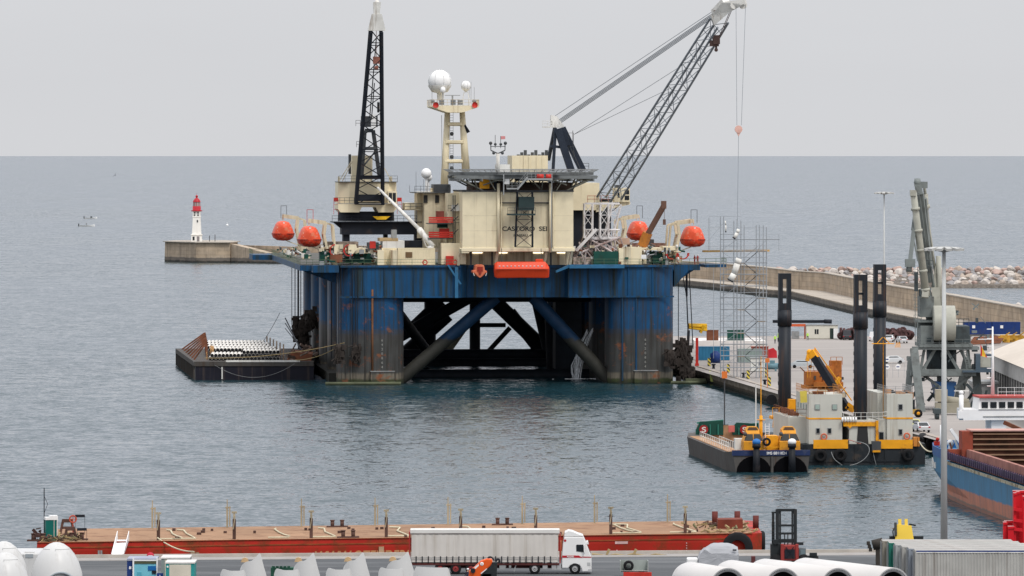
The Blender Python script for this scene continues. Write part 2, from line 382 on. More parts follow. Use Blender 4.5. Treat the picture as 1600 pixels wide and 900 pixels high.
# lighthouse
lw = mat('lighthouse_white', (.80, .78, .73), .6, var=.05, dirt=(.45, .40, .33), amt=.2, streak=True); lr = mat('lighthouse_red', (.42, .025, .035), .4)
t = thing('lighthouse', 'white tapering lighthouse with a red lantern at the breakwater end', 'lighthouse', (-121.6, 2345, 7.85))
mb = MB()
def sq(h, z): return [(-h, -h, z), (h, -h, z), (h, h, z), (-h, h, z)]
mb.loft([sq(2.05, 0), sq(1.95, 2.4), sq(2.2, 2.45), sq(2.2, 2.75), sq(1.75, 2.8), sq(1.45, 9.3), sq(1.6, 9.4), sq(1.6, 9.7), sq(1.45, 9.75), sq(1.5, 11.6)])
mb.build('tower', lw, t)
mb = MB(); mb.lathe([(0, 11.6), (2.1, 11.62), (2.2, 12.0), (1.6, 12.05), (1.6, 13.6), (0, 13.62)], n=14); mb.build('gallery', lr, t)
mb = MB(); mb.lathe([(1.3, 13.6), (1.3, 15.2)], n=10); g = mb.build('lantern', mat('lantern_glass', (.4, .36, .34), .15), t)
for k in range(8): mb = MB(); a = k * math.pi / 4; mb.tube((1.32 * math.cos(a), 1.32 * math.sin(a), 13.6), (1.32 * math.cos(a), 1.32 * math.sin(a), 15.2), .08, n=4); mb.build('glazing_bar', lr, g)
mb = MB(); mb.lathe([(1.5, 15.2), (1.35, 15.8), (.8, 16.5), (.35, 16.8), (.35, 17.0)], n=14); mb.ball((0, 0, 17.4), .5); mb.tube((0, 0, 17.6), (0, 0, 18.6), .05); mb.build('dome', lr, t)
mb = MB(); mb.box(.15, 1.15, -2.08, -1.9, 0, 2.0); mb.build('door', mat('grey_door', (.22, .20, .2), .6), t)
for x, z, wd, h in ((-1.1, .5, .75, 1.4), (.35, 7.4, .5, .9), (-.75, 9.95, .6, .5), (.6, 9.95, .6, .5), (-.75, 10.8, .6, .5), (.6, 10.8, .6, .5)):
    y = -2.06 if z < 2 else (-1.56 if z < 9 else -1.5); mb = MB(); mb.box(x - wd / 2, x + wd / 2, y - .06, y + .3, z, z + h); mb.build('window', glass, t)
for x in (5.2, 7.3): mb = MB(); mb.tube((-121.6 + x, 2340, 7.8), (-121.6 + x, 2340, 10.2 if x < 6 else 10.6), .14); tag(mb.build('marker_post', dgrey), 'thin dark post right of the lighthouse, the %s one' % ('nearer' if x < 6 else 'farther'), 'post')
# small boats, buoy, bird
def skiff(label, p, L, guy):
    t = thing('small_boat', label, 'boat', p, R(8)); mb = MB(); secs = []
    for k, (x, wd, z) in enumerate(((-.5, .75, .55), (-.2, .95, .5), (.15, .9, .55), (.38, .5, .7), (.5, .05, .85))):
        secs.append([(x * L, -wd, z), (x * L, -wd * .6, -.1), (x * L, wd * .6, -.1), (x * L, wd, z)])
    mb.loft(secs); mb.build('hull', white, t); t.scale = (1.5, 1.2, 1.6)
    mb = MB(); mb.box(-.5 * L - .4, -.5 * L, -.2, .2, .1, 1.1); mb.build('outboard_motor', dgrey, t)
    if guy:
        mb = MB(); mb.box(-.05 * L, .1 * L, -.6, .6, .5, 1.0); mb.build('console', glass, t)
    return t
skiff('small white motor boat with a dark cabin, the farther of two left of the lighthouse', gp(142, 342), 5.5, True)
skiff('small white open boat with a dark figure aboard, the nearer of two far left', gp(136, 354), 6, False)
q = gp(136, 354); person('dark clothed person in the small open boat far left', (q.x - .4, q.y, .3), 0, dgrey, dgrey)
mb = MB(); mb.ball((0, 0, .3), .8); mb.tube((0, 0, .8), (0, 0, 2.2), .12); o = tag(mb.build('mooring_buoy', white), 'small white buoy floating right of the lighthouse', 'buoy'); o.location = gp(355, 353)
mb = MB(); 
for s_ in (-1, 1): mb.add([(0, -.12, 0), (0, .2, 0), (s_ * .5, .1, .45), (s_ * 1.0, -.02, .3), (s_ * .5, -.12, .46)], [(0, 1, 2, 4), (4, 2, 3)])
mb.ball((0, .05, 0), .14, 8, .8, 2.4)
o = tag(mb.build('gull', dgrey), 'dark bird flying over the open sea far left', 'bird'); o.location = wp(180, 274, 1500); o.rotation_euler = (R(20), R(-55), R(20)); o.scale = (.7,) * 3
# armour rocks
rk = [mat('rock_%s' % nme, c, .85, var=.3, sc_=.8, dirt=(.12, .1, .09), amt=.35, bump=.06) for nme, c in (('pink', (.40, .29, .25)), ('grey', (.27, .26, .26)), ('tan', (.44, .37, .31)), ('pale', (.5, .46, .42)))]
def rock_mesh(seed, m):
    r = random.Random(seed); bm = bmesh.new(); bmesh.ops.create_icosphere(bm, subdivisions=2, radius=1)
    pl = [(Vector((r.uniform(-1, 1), r.uniform(-1, 1), r.uniform(-1, 1))).normalized(), r.uniform(.55, .8)) for _ in range(11)]
    for v in bm.verts:
        for nrm, d in pl:
            e = v.co.dot(nrm) - d
            if e > 0: v.co -= nrm * e
    me = bpy.data.meshes.new('armour_rock'); bm.to_mesh(me); bm.free(); me.materials.append(m); return me
rm = [rock_mesh(i, rk[i % 4]) for i in range(12)]
# gravel core under the rocks
mc = MB(); secs = []
x = 70
while x < 260:
    yc = 1902 + (x - 120) * .02; secs.append([(x, yc - 22, -2), (x, yc - 20, .9), (x, yc - 3, 4.6), (x, yc + 6, 4.6), (x, yc + 26, -2)]); x += 6
mc.loft(secs); core = mat('rubble_core', (.16, .14, .12), .95, var=.4, sc_=1.2, bump=.3)
tag(mc.build('rubble_core', core), 'grey gravel and small stones under the outer breakwater boulders', 'rubble', kind='stuff')
cnt = 0; RL = 'angular boulder in the rock mound of the outer breakwater'
def rock(p, s_):
    global cnt
    o = bpy.data.objects.new('armour_rock', rnd.choice(rm)); COL.objects.link(o); o.location = p
    o.scale = (s_ * rnd.uniform(.85, 1.3), s_ * rnd.uniform(.8, 1.2), s_ * rnd.uniform(.7, .95)); o.rotation_euler = (rnd.uniform(-.4, .4), rnd.uniform(-.4, .4), rnd.uniform(0, 6.3))
    tag(o, RL, 'rock', 'boulders of the outer rock breakwater'); cnt += 1
x = 82.0
while x < 164:
    yc = 1902 + (x - 120) * .02
    for row, (dy, z) in enumerate(((-1, 5.1), (-5, 4.2), (-9, 3.2), (-13, 2.2), (-17, 1.2))):
        if row == 4 and x < 100: continue
        rock((x + rnd.uniform(-.7, .7), yc + dy + rnd.uniform(-1, 1), z + rnd.uniform(-.3, .3)), rnd.choice((1.15, 1.5, 1.9, 1.35)))
    x += 1.62
for k in range(10): rock((118 + rnd.uniform(-1, 5) - 8, 1800 + rnd.uniform(-15, 25), .3), rnd.uniform(.8, 1.4))
for k in range(13): rock((E[8].x + 12.6 + k * .75 * 1.0 + rnd.uniform(-.2, .6), 1440 - k * 12 + rnd.uniform(-3, 3), 6.9 - .8 * (k % 2)), rnd.uniform(.6, 1.2))

# ------------------------------------------------------------------ main quay on the right and near quay
QZ = 2.2
apron_m = mat('apron_concrete', (.315, .29, .27), .9, var=.10, sc_=.03, dirt=(.22, .20, .19), amt=.45, dsc=.06)
qwall = mat('quay_wall_concrete', (.25, .21, .17), .9, var=.2, sc_=.4, bands=[(-2, (.03, .035, .03)), (.35, (.10, .085, .065)), (.8, (.33, .28, .22)), (9, (.37, .32, .26))], edge=.3, dirt=(.1, .08, .06), amt=.45, streak=True)
def qx(d): return 43.6 + (1004 - d) * .086
mb = MB()
far = 1307
mb.add([(qx(far) - 3, far, QZ), (qx(620), 620, QZ), (260, 620, QZ), (260, far, QZ)], [(0, 1, 2, 3)])
struct('harbour_apron', mb, apron_m)
mb = MB(); mb.loft([[(qx(d) + .01 - (3 if d == far else 0), d, -4), (qx(d) + 1.0, d, -4), (qx(d) + 1.0, d, QZ - .03), (qx(d) + .01 - (3 if d == far else 0), d, QZ - .03)] for d in (far, 1117, 1004, 850, 620)])
mb.box(qx(far) - 3, 260, far - .02, far + .5, -4, QZ - .02)
tag(mb.build('quay_wall', qwall), 'weathered concrete quay wall facing the harbour basin on the right', 'quay wall')
mb = MB(); mb.loft([[(qx(d) + .0, d, QZ), (qx(d) + .9, d, QZ), (qx(d) + .9, d, QZ + .14), (qx(d) + .0, d, QZ + .14)] for d in (1117, 1004, 850, 700)]); struct('quay_kerb', mb, mat('kerb_concrete', (.34, .3, .26), .9, var=.2))
# near quay (below the camera): asphalt with a pale concrete edge
asph = mat('near_asphalt', (.075, .08, .085), .85, var=.12, sc_=.05, dirt=(.15, .155, .16), amt=.5, dsc=.15, bump=.01)
def streaky(m):
    t = m.node_tree
    for n_ in t.nodes:
        if n_.type == 'TEX_NOISE':
            mp = t.nodes.new('ShaderNodeMapping'); mp.inputs['Scale'].default_value = (.25, 1.6, 1)
            t.links.new(n_.inputs['Vector'].links[0].from_socket, mp.inputs[0]); t.links.new(mp.outputs[0], n_.inputs['Vector'])
streaky(asph); streaky(apron_m)
kerbm = mat('near_quay_concrete', (.30, .285, .27), .9, var=.12, sc_=.5, dirt=(.25, .22, .2), amt=.35)
def ny(x): return 586.5 + (x + 38) * .11
mb = MB(); xs = (-400, -60, 0, 40, 260)
mb.add([(-400, 380, QZ), (260, 380, QZ), (260, ny(260), QZ), (-400, ny(-400), QZ)], [(0, 1, 2, 3)]); struct('near_quay', mb, asph)
mb = MB(); mb.loft([[(x, ny(x) - 4.2, QZ + .004 - .2), (x, ny(x) - .0, QZ - .2), (x, ny(x), QZ + .03), (x, ny(x) - 4.2, QZ + .03)] for x in xs]); struct('quay_edge_strip', mb, kerbm)
mb = MB(); mb.loft([[(x, ny(x) - .35, QZ + .03), (x, ny(x) + .02, QZ + .03), (x, ny(x) + .02, QZ + .33), (x, ny(x) - .35, QZ + .33)] for x in xs]); struct('quay_edge_kerb', mb, mat('pale_kerb', (.40, .37, .33), .9, var=.15))
mb = MB(); mb.loft([[(x, ny(x) + .01, -4), (x, ny(x) + .5, -4), (x, ny(x) + .5, QZ - .02), (x, ny(x) + .01, QZ - .02)] for x in xs]); tag(mb.build('near_quay_wall', qwall), 'concrete wall of the near quay behind the red barge', 'quay wall')
# ------------------------------------------------------------------ the semi-submersible platform
A = R(4.8); RF = Frame(-.7, 1091, A); L = RF.L
BL = (.007, .060, .150)
hullm = mat('platform_hull_blue', BL, .5, var=.32, sc_=.15, dirt=(.022, .035, .035), amt=.8, streak=True, dsc=.7)
colm = mat('platform_column_paint', BL, .5, var=.2, sc_=.3, bands=[(-3, (.012, .02, .012)), (.25, (.045, .055, .022)), (.9, (.17, .15, .115)), (2.0, (.06, .062, .06)), (8.2, (.060, .058, .06)), (9.0, (.04, .058, .09)), (9.8, BL), (25, BL)], edge=.4, dirt=(.035, .032, .028), amt=.72, streak=True, dsc=.8)
def add_rust(m):
    t = m.node_tree; bs = t.nodes['Principled BSDF']; old = bs.inputs['Base Color'].links[0].from_socket
    tcd = t.nodes.new('ShaderNodeTexCoord'); nz = t.nodes.new('ShaderNodeTexNoise'); nz.inputs['Scale'].default_value = .28; nz.inputs['Detail'].default_value = 9; nz.inputs['Roughness'].default_value = .7
    mp = t.nodes.new('ShaderNodeMapping'); mp.inputs['Scale'].default_value = (1, 1, 1.3); mp.inputs['Location'].default_value = (3.1, 1, 4.2)
    t.links.new(tcd.outputs['Object'], mp.inputs[0]); t.links.new(mp.outputs[0], nz.inputs['Vector'])
    r = t.nodes.new('ShaderNodeMapRange'); r.inputs[1].default_value = .575; r.inputs[2].default_value = .66; t.links.new(nz.outputs['Fac'], r.inputs[0])
    mi = t.nodes.new('ShaderNodeMix'); mi.data_type = 'RGBA'; t.links.new(r.outputs[0], mi.inputs[0]); t.links.new(old, mi.inputs[6]); mi.inputs[7].default_value = (.20, .075, .035, 1)
    t.links.new(mi.outputs[2], bs.inputs['Base Color'])
add_rust(colm)
braced = mat('platform_brace_paint', (.02, .035, .05), .55, var=.2, bands=[(-3, (.035, .035, .03)), (7.5, (.03, .03, .028)), (8, (.008, .03, .07)), (20, (.008, .035, .085))], edge=.9)
rig = thing('drilling_platform', 'huge blue and cream pipelaying platform on columns in the middle of the harbour', 'platform', (RF.x0, RF.y0, 0), A)
def rr(cx, cy, hx, hy, r, n=5):
    o = []
    for sx, sy, a0 in ((1, -1, -90), (1, 1, 0), (-1, 1, 90), (-1, -1, 180)):
        for i in range(n + 1): a = R(a0 + 90 * i / n); o.append((cx + sx * (hx - r) + r * math.cos(a), cy + sy * (hy - r) + r * math.sin(a)))
    return o
zb, zt = 15.5, 21.3
# columns, five a side
for s_ in (-1, 1):
    for k in range(5):
        cx = 24.2 * s_ if s_ > 0 else -24.5; mb = MB(); p = rr(cx, k * 30 + 6, 5.9, 6, 3.2)
        mb.loft([[(x, y, z) for x, y in p] for z in (-4, zt - .01)], smooth=True, caps=False)
        c = mb.build('column', colm, rig)
        if k == 0:   # guide pipes, fender box and draught-mark panel on the front pair
            mb = MB()
            for dx in (-3.6, -1.1): mb.tube((cx + dx, -.1, .5), (cx + dx, -.1, 15.5), .16, n=6)
            mb.build('riser_pipe', hullm if s_ > 0 else colm, c)
            if s_ < 0: mb = MB(); mb.tube((cx + .1, -.2, 1), (cx + .1, -.2, 17), .19, n=8); mb.build('rusty_riser_pipe', mat('orange_rust', (.15, .07, .035), .9, var=.3), c)
            mb = MB(); bx = cx + (1.9 if s_ < 0 else .6); mb.box(bx - 2.1, bx + 2.1, -.9, .3, -.5, 2.3); mb.build('fender_box', colm, c, .08)
            mb = MB(); mb.box(bx - 2.2, bx + 2.2, -.95, .2, 2.3, 2.42); mb.build('fender_ledge', grey, c)
            for j in range(7): mb = MB(); mb.box(bx - .2, bx + .25, -.1, .02, 2.9 + j * .8, 3.2 + j * .8); text('draught_mark', str((j * 2 + 14) % 10), .6, mat('mark_faded', (.26, .26, .24), .7), c, (bx - .2, -.08, 2.9 + j * .8), (R(90), 0, 0))
# pontoons just under/at the surface behind the front columns
for s_ in (-1, 1):
    mb = MB(); mb.prism(rr(24.4 * s_, 72, 7.5, 80, 3), 2, -8, -1.2); mb.build('pontoon', colm, rig)
mb = MB(); mb.box(-31.5, -19, 13, 142, -3, 1.6); mb.build('pontoon_deck', braced, rig)
mb = MB(); mb.box(18, 30, 13, 142, -3, 1.4); mb.build('pontoon_deck', braced, rig)
mb = MB()   # main deck box: fascias in front, recess in the middle
zb, zt = 15.5, 21.3
o1 = [(-28, -.2), (-8.6, -.2), (-7.2, 2.2), (10.4, 2.2), (10.8, -.2), (26.5, -.2), (28, 3), (28, 146), (-26.5, 146), (-26.5, 3)]
mb.loft([[(x, y, zb) for x, y in o1], [(x, y, zt) for x, y in o1]]); hull = mb.build('deck_hull', hullm, rig)
mb = MB()
for x0, x1 in ((-30.2, -8.6), (10.8, 29.9)): mb.box(x0, x1, -.55, -.2, zt - .35, zt + .02); mb.box(x0, x1, -.42, -.2, zb, zb + .3)
mb.box(-7.2, 10.4, 1.9, 2.2, zt - .5, zt)
for x in (-26, -22.3, -17, -12.5, 14.5, 19, 21.6, 26): mb.tube((x, -.32, zb + .3), (x, -.32, zt - .3), .09, n=5)
mb.build('fascia_rib', hullm, hull)
ledge = mat('platform_ledge_blue', (.03, .13, .25), .5, dirt=(.05, .06, .06), amt=.3)
mb = MB(); mb.box(L(888, 416, -1)[0], L(974, 416, -1)[0], -3, 0, zt - .5, zt + .12); mb.prism([(L(888, 416, -1)[0], zt + .1), (L(868, 416, -1)[0], zt - 1.0), (L(868, 416, -1)[0], zt - 1.3), (L(888, 416, -1)[0], zt - .4)], 1, -2.4, 0); mb.build('fascia_ledge', ledge, hull)
mb = MB(); mb.bar(L(700, 414, -.8), L(720, 444, -.8), .3); mb.box(L(711, 0, -1)[0], L(716, 0, -1)[0], -1.0, -.2, zb, zt - .3); mb.build('fascia_brace', ledge, hull)
# side galleries with brackets
mb = MB(); mb.box(-37.2, -26.6, 3, 140, zt - 1.0, zt); mb.box(-35.2, -30.5, -2.4, 3, zt - 1.2, zt + .05); mb.box(28.1, 35, 3, 140, zt - 1.0, zt); mb.prism([(36, 3), (40.0, 5), (40.0, 12), (36, 14)], 2, zt - .5, zt + .02); mb.box(-41, -37.2, 118, 134, zt - 1.0, zt)
for v in range(4, 140, 6):
    for s_, x0, x1 in ((-1, -30.5, -35.5 if v % 5 else -33.5), (1, 30.3, 34)): mb.prism([(x0, zt - 1.0), (x1, zt - 1.0), (x0, zt - 3.4)], 1, v, v + .4)
mb.prism([(30.3, zt - 1), (33.0, zt - 1.0), (30.3, zt - 4)], 1, 3, 12)
mb.build('side_gallery', hullm, rig)
# bracing below the deck
darkb = mat('platform_inner_shade', (.010, .014, .02), .6, var=.3)  # near-black for inner braces: shade under the deck put into the colour
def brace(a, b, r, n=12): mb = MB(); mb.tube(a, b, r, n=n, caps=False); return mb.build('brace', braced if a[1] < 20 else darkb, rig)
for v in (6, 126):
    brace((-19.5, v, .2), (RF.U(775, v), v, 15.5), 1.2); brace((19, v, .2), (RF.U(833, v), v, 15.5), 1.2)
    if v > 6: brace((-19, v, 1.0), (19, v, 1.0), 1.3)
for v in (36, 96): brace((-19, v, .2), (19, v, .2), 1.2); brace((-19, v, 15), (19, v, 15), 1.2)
brace((-19, 36, 14), (-8, 96, 3), 1.0)
v = 132       # stern truss seen against the bright water
P_ = lambda px, py: L(px, py, v)
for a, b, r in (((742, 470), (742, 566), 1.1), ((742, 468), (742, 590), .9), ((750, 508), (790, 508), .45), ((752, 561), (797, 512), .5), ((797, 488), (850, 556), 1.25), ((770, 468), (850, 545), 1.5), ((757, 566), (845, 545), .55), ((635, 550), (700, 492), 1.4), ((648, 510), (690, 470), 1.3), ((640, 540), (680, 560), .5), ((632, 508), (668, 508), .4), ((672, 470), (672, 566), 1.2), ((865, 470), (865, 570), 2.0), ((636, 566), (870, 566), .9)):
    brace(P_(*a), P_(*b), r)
for px in (865, 890, 915, 940): brace(L(px, 478, 70), L(px + 4, 590, 70), 1.8)
mb = MB(); mb.box(RF.U(868, 60), 19, 60, 66, .5, 15.5); mb.build('shade_fill_box', darkb, rig)  # added near-black box, stands in for the shade at the right of the underdeck
mb = MB(); a = L(705, 545, 134)
for i in range(5): mb.tube(L(680 + i * 4, 560, 140), L(722 + i * 2, 512, 140), .25, n=6)
mb.build('stern_pipe_ramp', creamd, rig)
mb = MB(); mb.box(-37, 34.8, 3.2, 139.8, zt + .003, zt + .03); mb.box(-30, -9, 0, 3.2, zt + .003, zt + .03); mb.box(11, 29.8, 0, 3.2, zt + .003, zt + .03); mb.build('deck_plating', mat('deck_plating', (.10, .10, .09), .8, var=.4, sc_=.8, dirt=(.05, .04, .03), amt=.5), rig)
# deck edge railing
railm = mat('deck_rail_green', (.10, .15, .09), .6)
mb = MB(); z = zt + .05
mb.rail([(-30.2, -.3, z), (-8.7, -.3, z)], step=2.1, r=.04); mb.rail([(10.9, -.3, z), (30, -.3, z)], step=2.1, r=.04)
mb.rail([(-35.2, -2.3, z), (-31, -2.3, z)], r=.04); mb.rail([(-35.2, -2.3, z), (-37.2, 3, z), (-37.2, 118, z), (-41, 118, z), (-41, 134, z)], step=3, r=.04)
mb.rail([(36, 3, z), (40, 5, z), (40, 12, z)], r=.05); mb.rail([(31.3, -.1, z), (36, 3, z)], r=.04)
mb.build('deck_rail', railm, rig)
# accommodation block over the bow
ac = mb = MB()
X = lambda px, v=-1: RF.U(px, v)
x0, x1, x2, x3 = X(722), X(779), X(858), X(895); zA, zB = RF.Z(0, 388, -1), RF.Z(0, 300, -1)
mb.box(x0, x1 - .15, -2.0, 20, zA, zB); mb.box(x1 + .15, x2 - .15, -1.5, 20, zA, zB - .1); mb.box(x2 + .15, x3, -2.0, 20, zA, zB)
acc = mb.build('accommodation_block', cream, rig)
mb = MB(); mb.box(x0 - .1, x3 + .1, -2.1, 20, zB + .003, zB + .25); mb.build('roof_edge', dgrey, acc)
mb = MB(); mb.box(x0 - .25, x3 + .25, -2.2, -1.6, zA - .7, zA - .003); mb.box(x0 - .2, x0 + 1.2, -2.1, 10, zA - 1.0, zA - .1); mb.build('bottom_girder', cream, acc, .1)
for px in (778, 859): mb = MB(); mb.tube((X(px), -2.3, zA - .8), (X(px), -2.3, zB + 1.5), .28, n=8); mb.tube((X(px) + .55, -2.2, zA), (X(px) + .55, -2.2, zB), .12, n=6); mb.build('vent_pipe', cream, acc)
mb = MB()
for z in (24.9 + 2.6, 30.2): mb.box(x0 + .2, x1 - .3, -2.015, -1.99, z, z + .05); mb.box(x2 + .3, x3 - .2, -2.015, -1.99, z, z + .05)
for px in (740, 759): mb.box(X(px), X(px) + .05, -2.015, -1.99, zA, zB)
mb.build('panel_seam', creamd, acc)
ink = mat('black_lettering', (.012, .012, .015), .5)
fit_text('lettering', 'CASTORO  SEI', .80, X(854) - X(784), ink, acc, (X(784), -1.53, RF.Z(0, 361.5, -1.5)), (R(90), 0, 0), .01)
fit_text('lettering', 'NASSAU  N.', .42, X(833) - X(802), ink, acc, (X(802), -1.53, RF.Z(0, 370.5, -1.5)), (R(90), 0, 0), .01)
# lower storey set back, with lamps and columns
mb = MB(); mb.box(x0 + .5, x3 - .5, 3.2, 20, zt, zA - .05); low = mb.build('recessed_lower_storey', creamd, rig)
lamp = mat('fluorescent_lamp', (1, .86, .62), .5, emit=1.6)
for px in (746, 785, 841, 878): mb = MB(); p = L(px, 395, 3); mb.box(p[0] - .9, p[0] + .9, 3.05, 3.19, p[2] - .1, p[2] + .12); mb.build('lamp', lamp, low)
for px in (737, 770, 776, 862, 888): mb = MB(); mb.tube((X(px), .6, zt), (X(px), .6, zA), .17 if px != 888 else .4, n=6); mb.build('support_post', cream if px > 885 else dgrey, low)
mb = MB()
for px in (722, 780, 856, 896): mb.bar(L(px - 2, 388, -1.8), L(px - 6, 414, -.6), .45)
mb.build('davit_arm', creamd, acc)
# front lattice tower with a crow cabin
mb = MB(); a, b = L(818.5, 386, -3.4), L(820, 300, -3.4); mb.lattice(a, b, 3.1, 2.7, .3, .3, 4, .17, .07, side=(1, 0, 0)); twr = mb.build('lattice_ladder_tower', black, rig)
p = L(822, 318, -3.6); mb = MB(); mb.cbox(p, 2.8, 1.8, 2.4); mb.box(p[0] - 3.4, p[0] + 1.6, p[1] - 1, p[1] + 1, p[2] - 2.1, p[2] - 1.8); mb.build('lookout_cabin', mat('lookout_dark', (.03, .05, .05), .5), twr)
mb = MB(); mb.rail([(p[0] - 3.4, p[1] - 1, p[2] - 1.8), (p[0] + 1.6, p[1] - 1, p[2] - 1.8)], step=1.2, r=.04)
q = L(780, 317, -1.8); mb.tube(q, L(858, 317, -1.8), .12); mb.build('rail', dgrey, twr)
# helideck
hd = mb = MB(); pc = [L(695, 267, 8)[0], L(932, 267, 8)[0]]; hz = RF.Z(0, 269, 0); cx = (pc[0] + pc[1]) / 2; hr = (pc[1] - pc[0]) / 2
hm = mat('helideck_grey', (.16, .17, .17), .7, dirt=(.08, .08, .08), amt=.4)
oc = [(cx + hr * math.cos(R(22.5 + 45 * k)) * 1.0, 8 + hr * math.sin(R(22.5 + 45 * k))) for k in range(8)]
mb.loft([[(x, y, z) for x, y in oc] for z in (hz - .55, hz)]); hel = mb.build('helideck', hm, rig)
mb = MB()
oo = [(cx + (x - cx) * 1.07, 8 + (y - 8) * 1.07) for x, y in oc]
for k in range(8):
    a, b = Vector((*oc[k], hz)), Vector((*oc[(k + 1) % 8], hz)); c, d = Vector((*oo[k], hz + .45)), Vector((*oo[(k + 1) % 8], hz + .45))
    mb.tube(c, d, .07, n=4)
    for j in range(9): mb.tube(a.lerp(b, j / 8), c.lerp(d, j / 8), .05, n=4)
    for q_ in (.33, .66): mb.tube(a.lerp(c, q_), b.lerp(d, q_), .03, n=4)
mb.build('safety_net', grey, hel)
mb = MB()
for y in (-4, 0, 5, 10, 16):
    zz = hz - .55; mb.bar((cx - hr * .92, y, zz - .35), (cx + hr * .92, y, zz - .35), .3, .6)
for x in range(-12, 13, 4):
    mb.bar((cx + x, -5, hz - 1.4), (cx + x, 20, hz - 1.4), .25, .5)
mb.build('deck_beam', hm, hel)
mb = MB()
for y in (-4, 2, 14):
    for sx in (-1, 1):
        mb = MB()
        a = Vector((cx + sx * 7.5, y + 3, zB + .2)); mb.bar(a, (cx + sx * 12.8, y, hz - .8), .22); mb.bar((cx + sx * 8.5, y + 3, zB + .2), (cx + sx * 9.5, y, hz - .8), .22); mb.bar((cx + sx * 10.6, y + 1, zB + 1.7), (cx + sx * 8.8, y, hz - .8), .16); mb.bar(a + Vector((0, 0, 1.0)), (cx + sx * 3.5, y, hz - .9), .22)
        mb.bar((cx + sx * 3, y + 3, zB + .2), (cx + sx * 3, y, hz - .8), .2); mb.bar((cx + sx * 3, y + 3, zB + .2), (cx + sx * .4, y, hz - .8), .18); mb.bar((cx + sx * 12.8, y, hz - .8), (cx + sx * 3, y, hz - 1.6), .12); mb.bar((cx + sx * 5.5, y + 1, zB + .3), (cx + sx * 7, y, hz - .8), .14)
        mb.build('support_truss', mat('truss_grey', (.20, .20, .17), .6), hel)
mb = MB(); p = L(795, 295, -6)  # access stairs and platform hung under the front edge
mb.box(L(792, 0, -6)[0], L(808, 0, -6)[0], -6.5, -5, p[2] - .1, p[2] + .15); a, b = L(808, 296, -6), L(824, 277, -6)
for s_ in (-.5, .5): mb.bar(a + Vector((0, s_, 0)), b + Vector((0, s_, 0)), .12, .3)
for j in range(9): q = a.lerp(b, (j + .5) / 9); mb.box(q[0] - .2, q[0] + .2, q[1] - .5, q[1] + .5, q[2], q[2] + .06)
mb.rail([a, b], step=.8, r=.035); mb.rail([L(792, 295, -6.5), L(808, 295, -6.5)], step=.8, r=.035)
c, d = L(824, 280, -6.5), L(863, 280, -6.5); mb.bar(c, d, .6, .3); mb.rail([c, d], step=.8, r=.035)
for px in (787, 862): mb.tube(L(px, 272, -6), L(px, 305 if px < 800 else 388, -6 if px < 800 else -4), .1)
mb.build('access_stair', mat('galvanised', (.30, .31, .31), .5), hel)
for px, w_ in ((844, 1.2), (857, .9)): mb = MB(); p = L(px, 276, -6.2); mb.tube(p - Vector((w_ * .5, 0, 0)), p + Vector((w_ * .5, 0, 0)), .45, n=10); mb.build('foam_tank', red, hel)
mb = MB(); p = L(760, 286, 0); mb.cbox(p, 2.4, 2, 2); mb.build('yellow_locker', oryel, hel); mb = MB(); p = L(771, 286, 0); mb.cbox(p, 1.6, 2, 2.2); mb.build('dark_cabinet', black, hel)
mb = MB(); mb.box(cx - 9, cx + 9, 4, 19, zB + .25, hz - 1.9); mb.build('upper_storey', mat('dark_brown_panel', (.12, .08, .06), .7, var=.4), rig)  # storey below the helideck in mottled dark brown
mb = MB(); mb.cbox(L(792, 283, -4), .9, .2, 1.1); mb.build('white_notice', white, hel)
# block behind the helideck and radar post
mb = MB(); a, b = L(800, 268, 26), L(856, 243, 26); mb.box(a[0], b[0], 26, 36, zB, b[2])
for px in (818, 826, 838, 847): mb.box(L(px, 0, 26)[0], L(px, 0, 26)[0] + .25, 25.85, 26, a[2], b[2])
bk = mb.build('cream_deckhouse', cream, rig)
mb = MB()
for k in range(9): q = L(808 + k * 5.5, 243, 28); mb.box(q[0], q[0] + .5, 28, 29, q[2] - .1, q[2] + .2 + .4 * (k % 3))
mb.build('roof_vent', dgrey, bk)
rp_ = mb = MB(); a = L(778, 268, 20); mb.box(a[0] - .4, a[0] + 2.2, 20, 21.5, a[2] - 3, a[2] + 1.3); a2 = L(778, 255, 20); mb.tube((a2[0], 20, a2[2] - 2), (a2[0], 20, L(0, 240, 20)[2]), .35, n=8)
post = mb.build('light_mast', whited, rig)
mb = MB(); c = L(778, 240, 20)
for s_ in (-1, 1):
    mb.bar(c, c + Vector((s_ * 1.3, 0, .6)), .2); mb.bar(c + Vector((s_ * 1.3, 0, .6)), c + Vector((s_ * 1.3, 0, 1.7)), .15); mb.ball(c + Vector((s_ * 1.35, -.2, 1.9)), .33, 8); mb.ball(c + Vector((s_ * .5, -.3, 1.7)), .28, 8); mb.ball(c + Vector((s_ * .8, -.3, .1)), .3, 8)
mb.tube(c + Vector((-.5, 0, 1)), c + Vector((-.5, 0, 3.4)), .05); mb.tube(c + Vector((.5, 0, 1)), c + Vector((.5, 0, 3.2)), .05); mb.bar(c + Vector((-1.4, 0, 1.3)), c + Vector((1.4, 0, 1.3)), .12)
mb.build('floodlight_cluster', dgrey, post)
mb = MB(); c += Vector((.55, 0, 2.6)); mb.add([c, c + Vector((.8, .1, .05)), c + Vector((.8, .1, .6)), c + Vector((0, 0, .6))], [(0, 1, 2, 3)]); tag(mb.build('signal_flag', [mat('flag_red_white', (.6, .25, .25), .7)]), 'small red and white flag on the light mast above the helideck', 'flag').matrix_world = rig.matrix_world if False else Matrix.Translation((RF.x0, RF.y0, 0)) @ Matrix.Rotation(A, 4, 'Z')
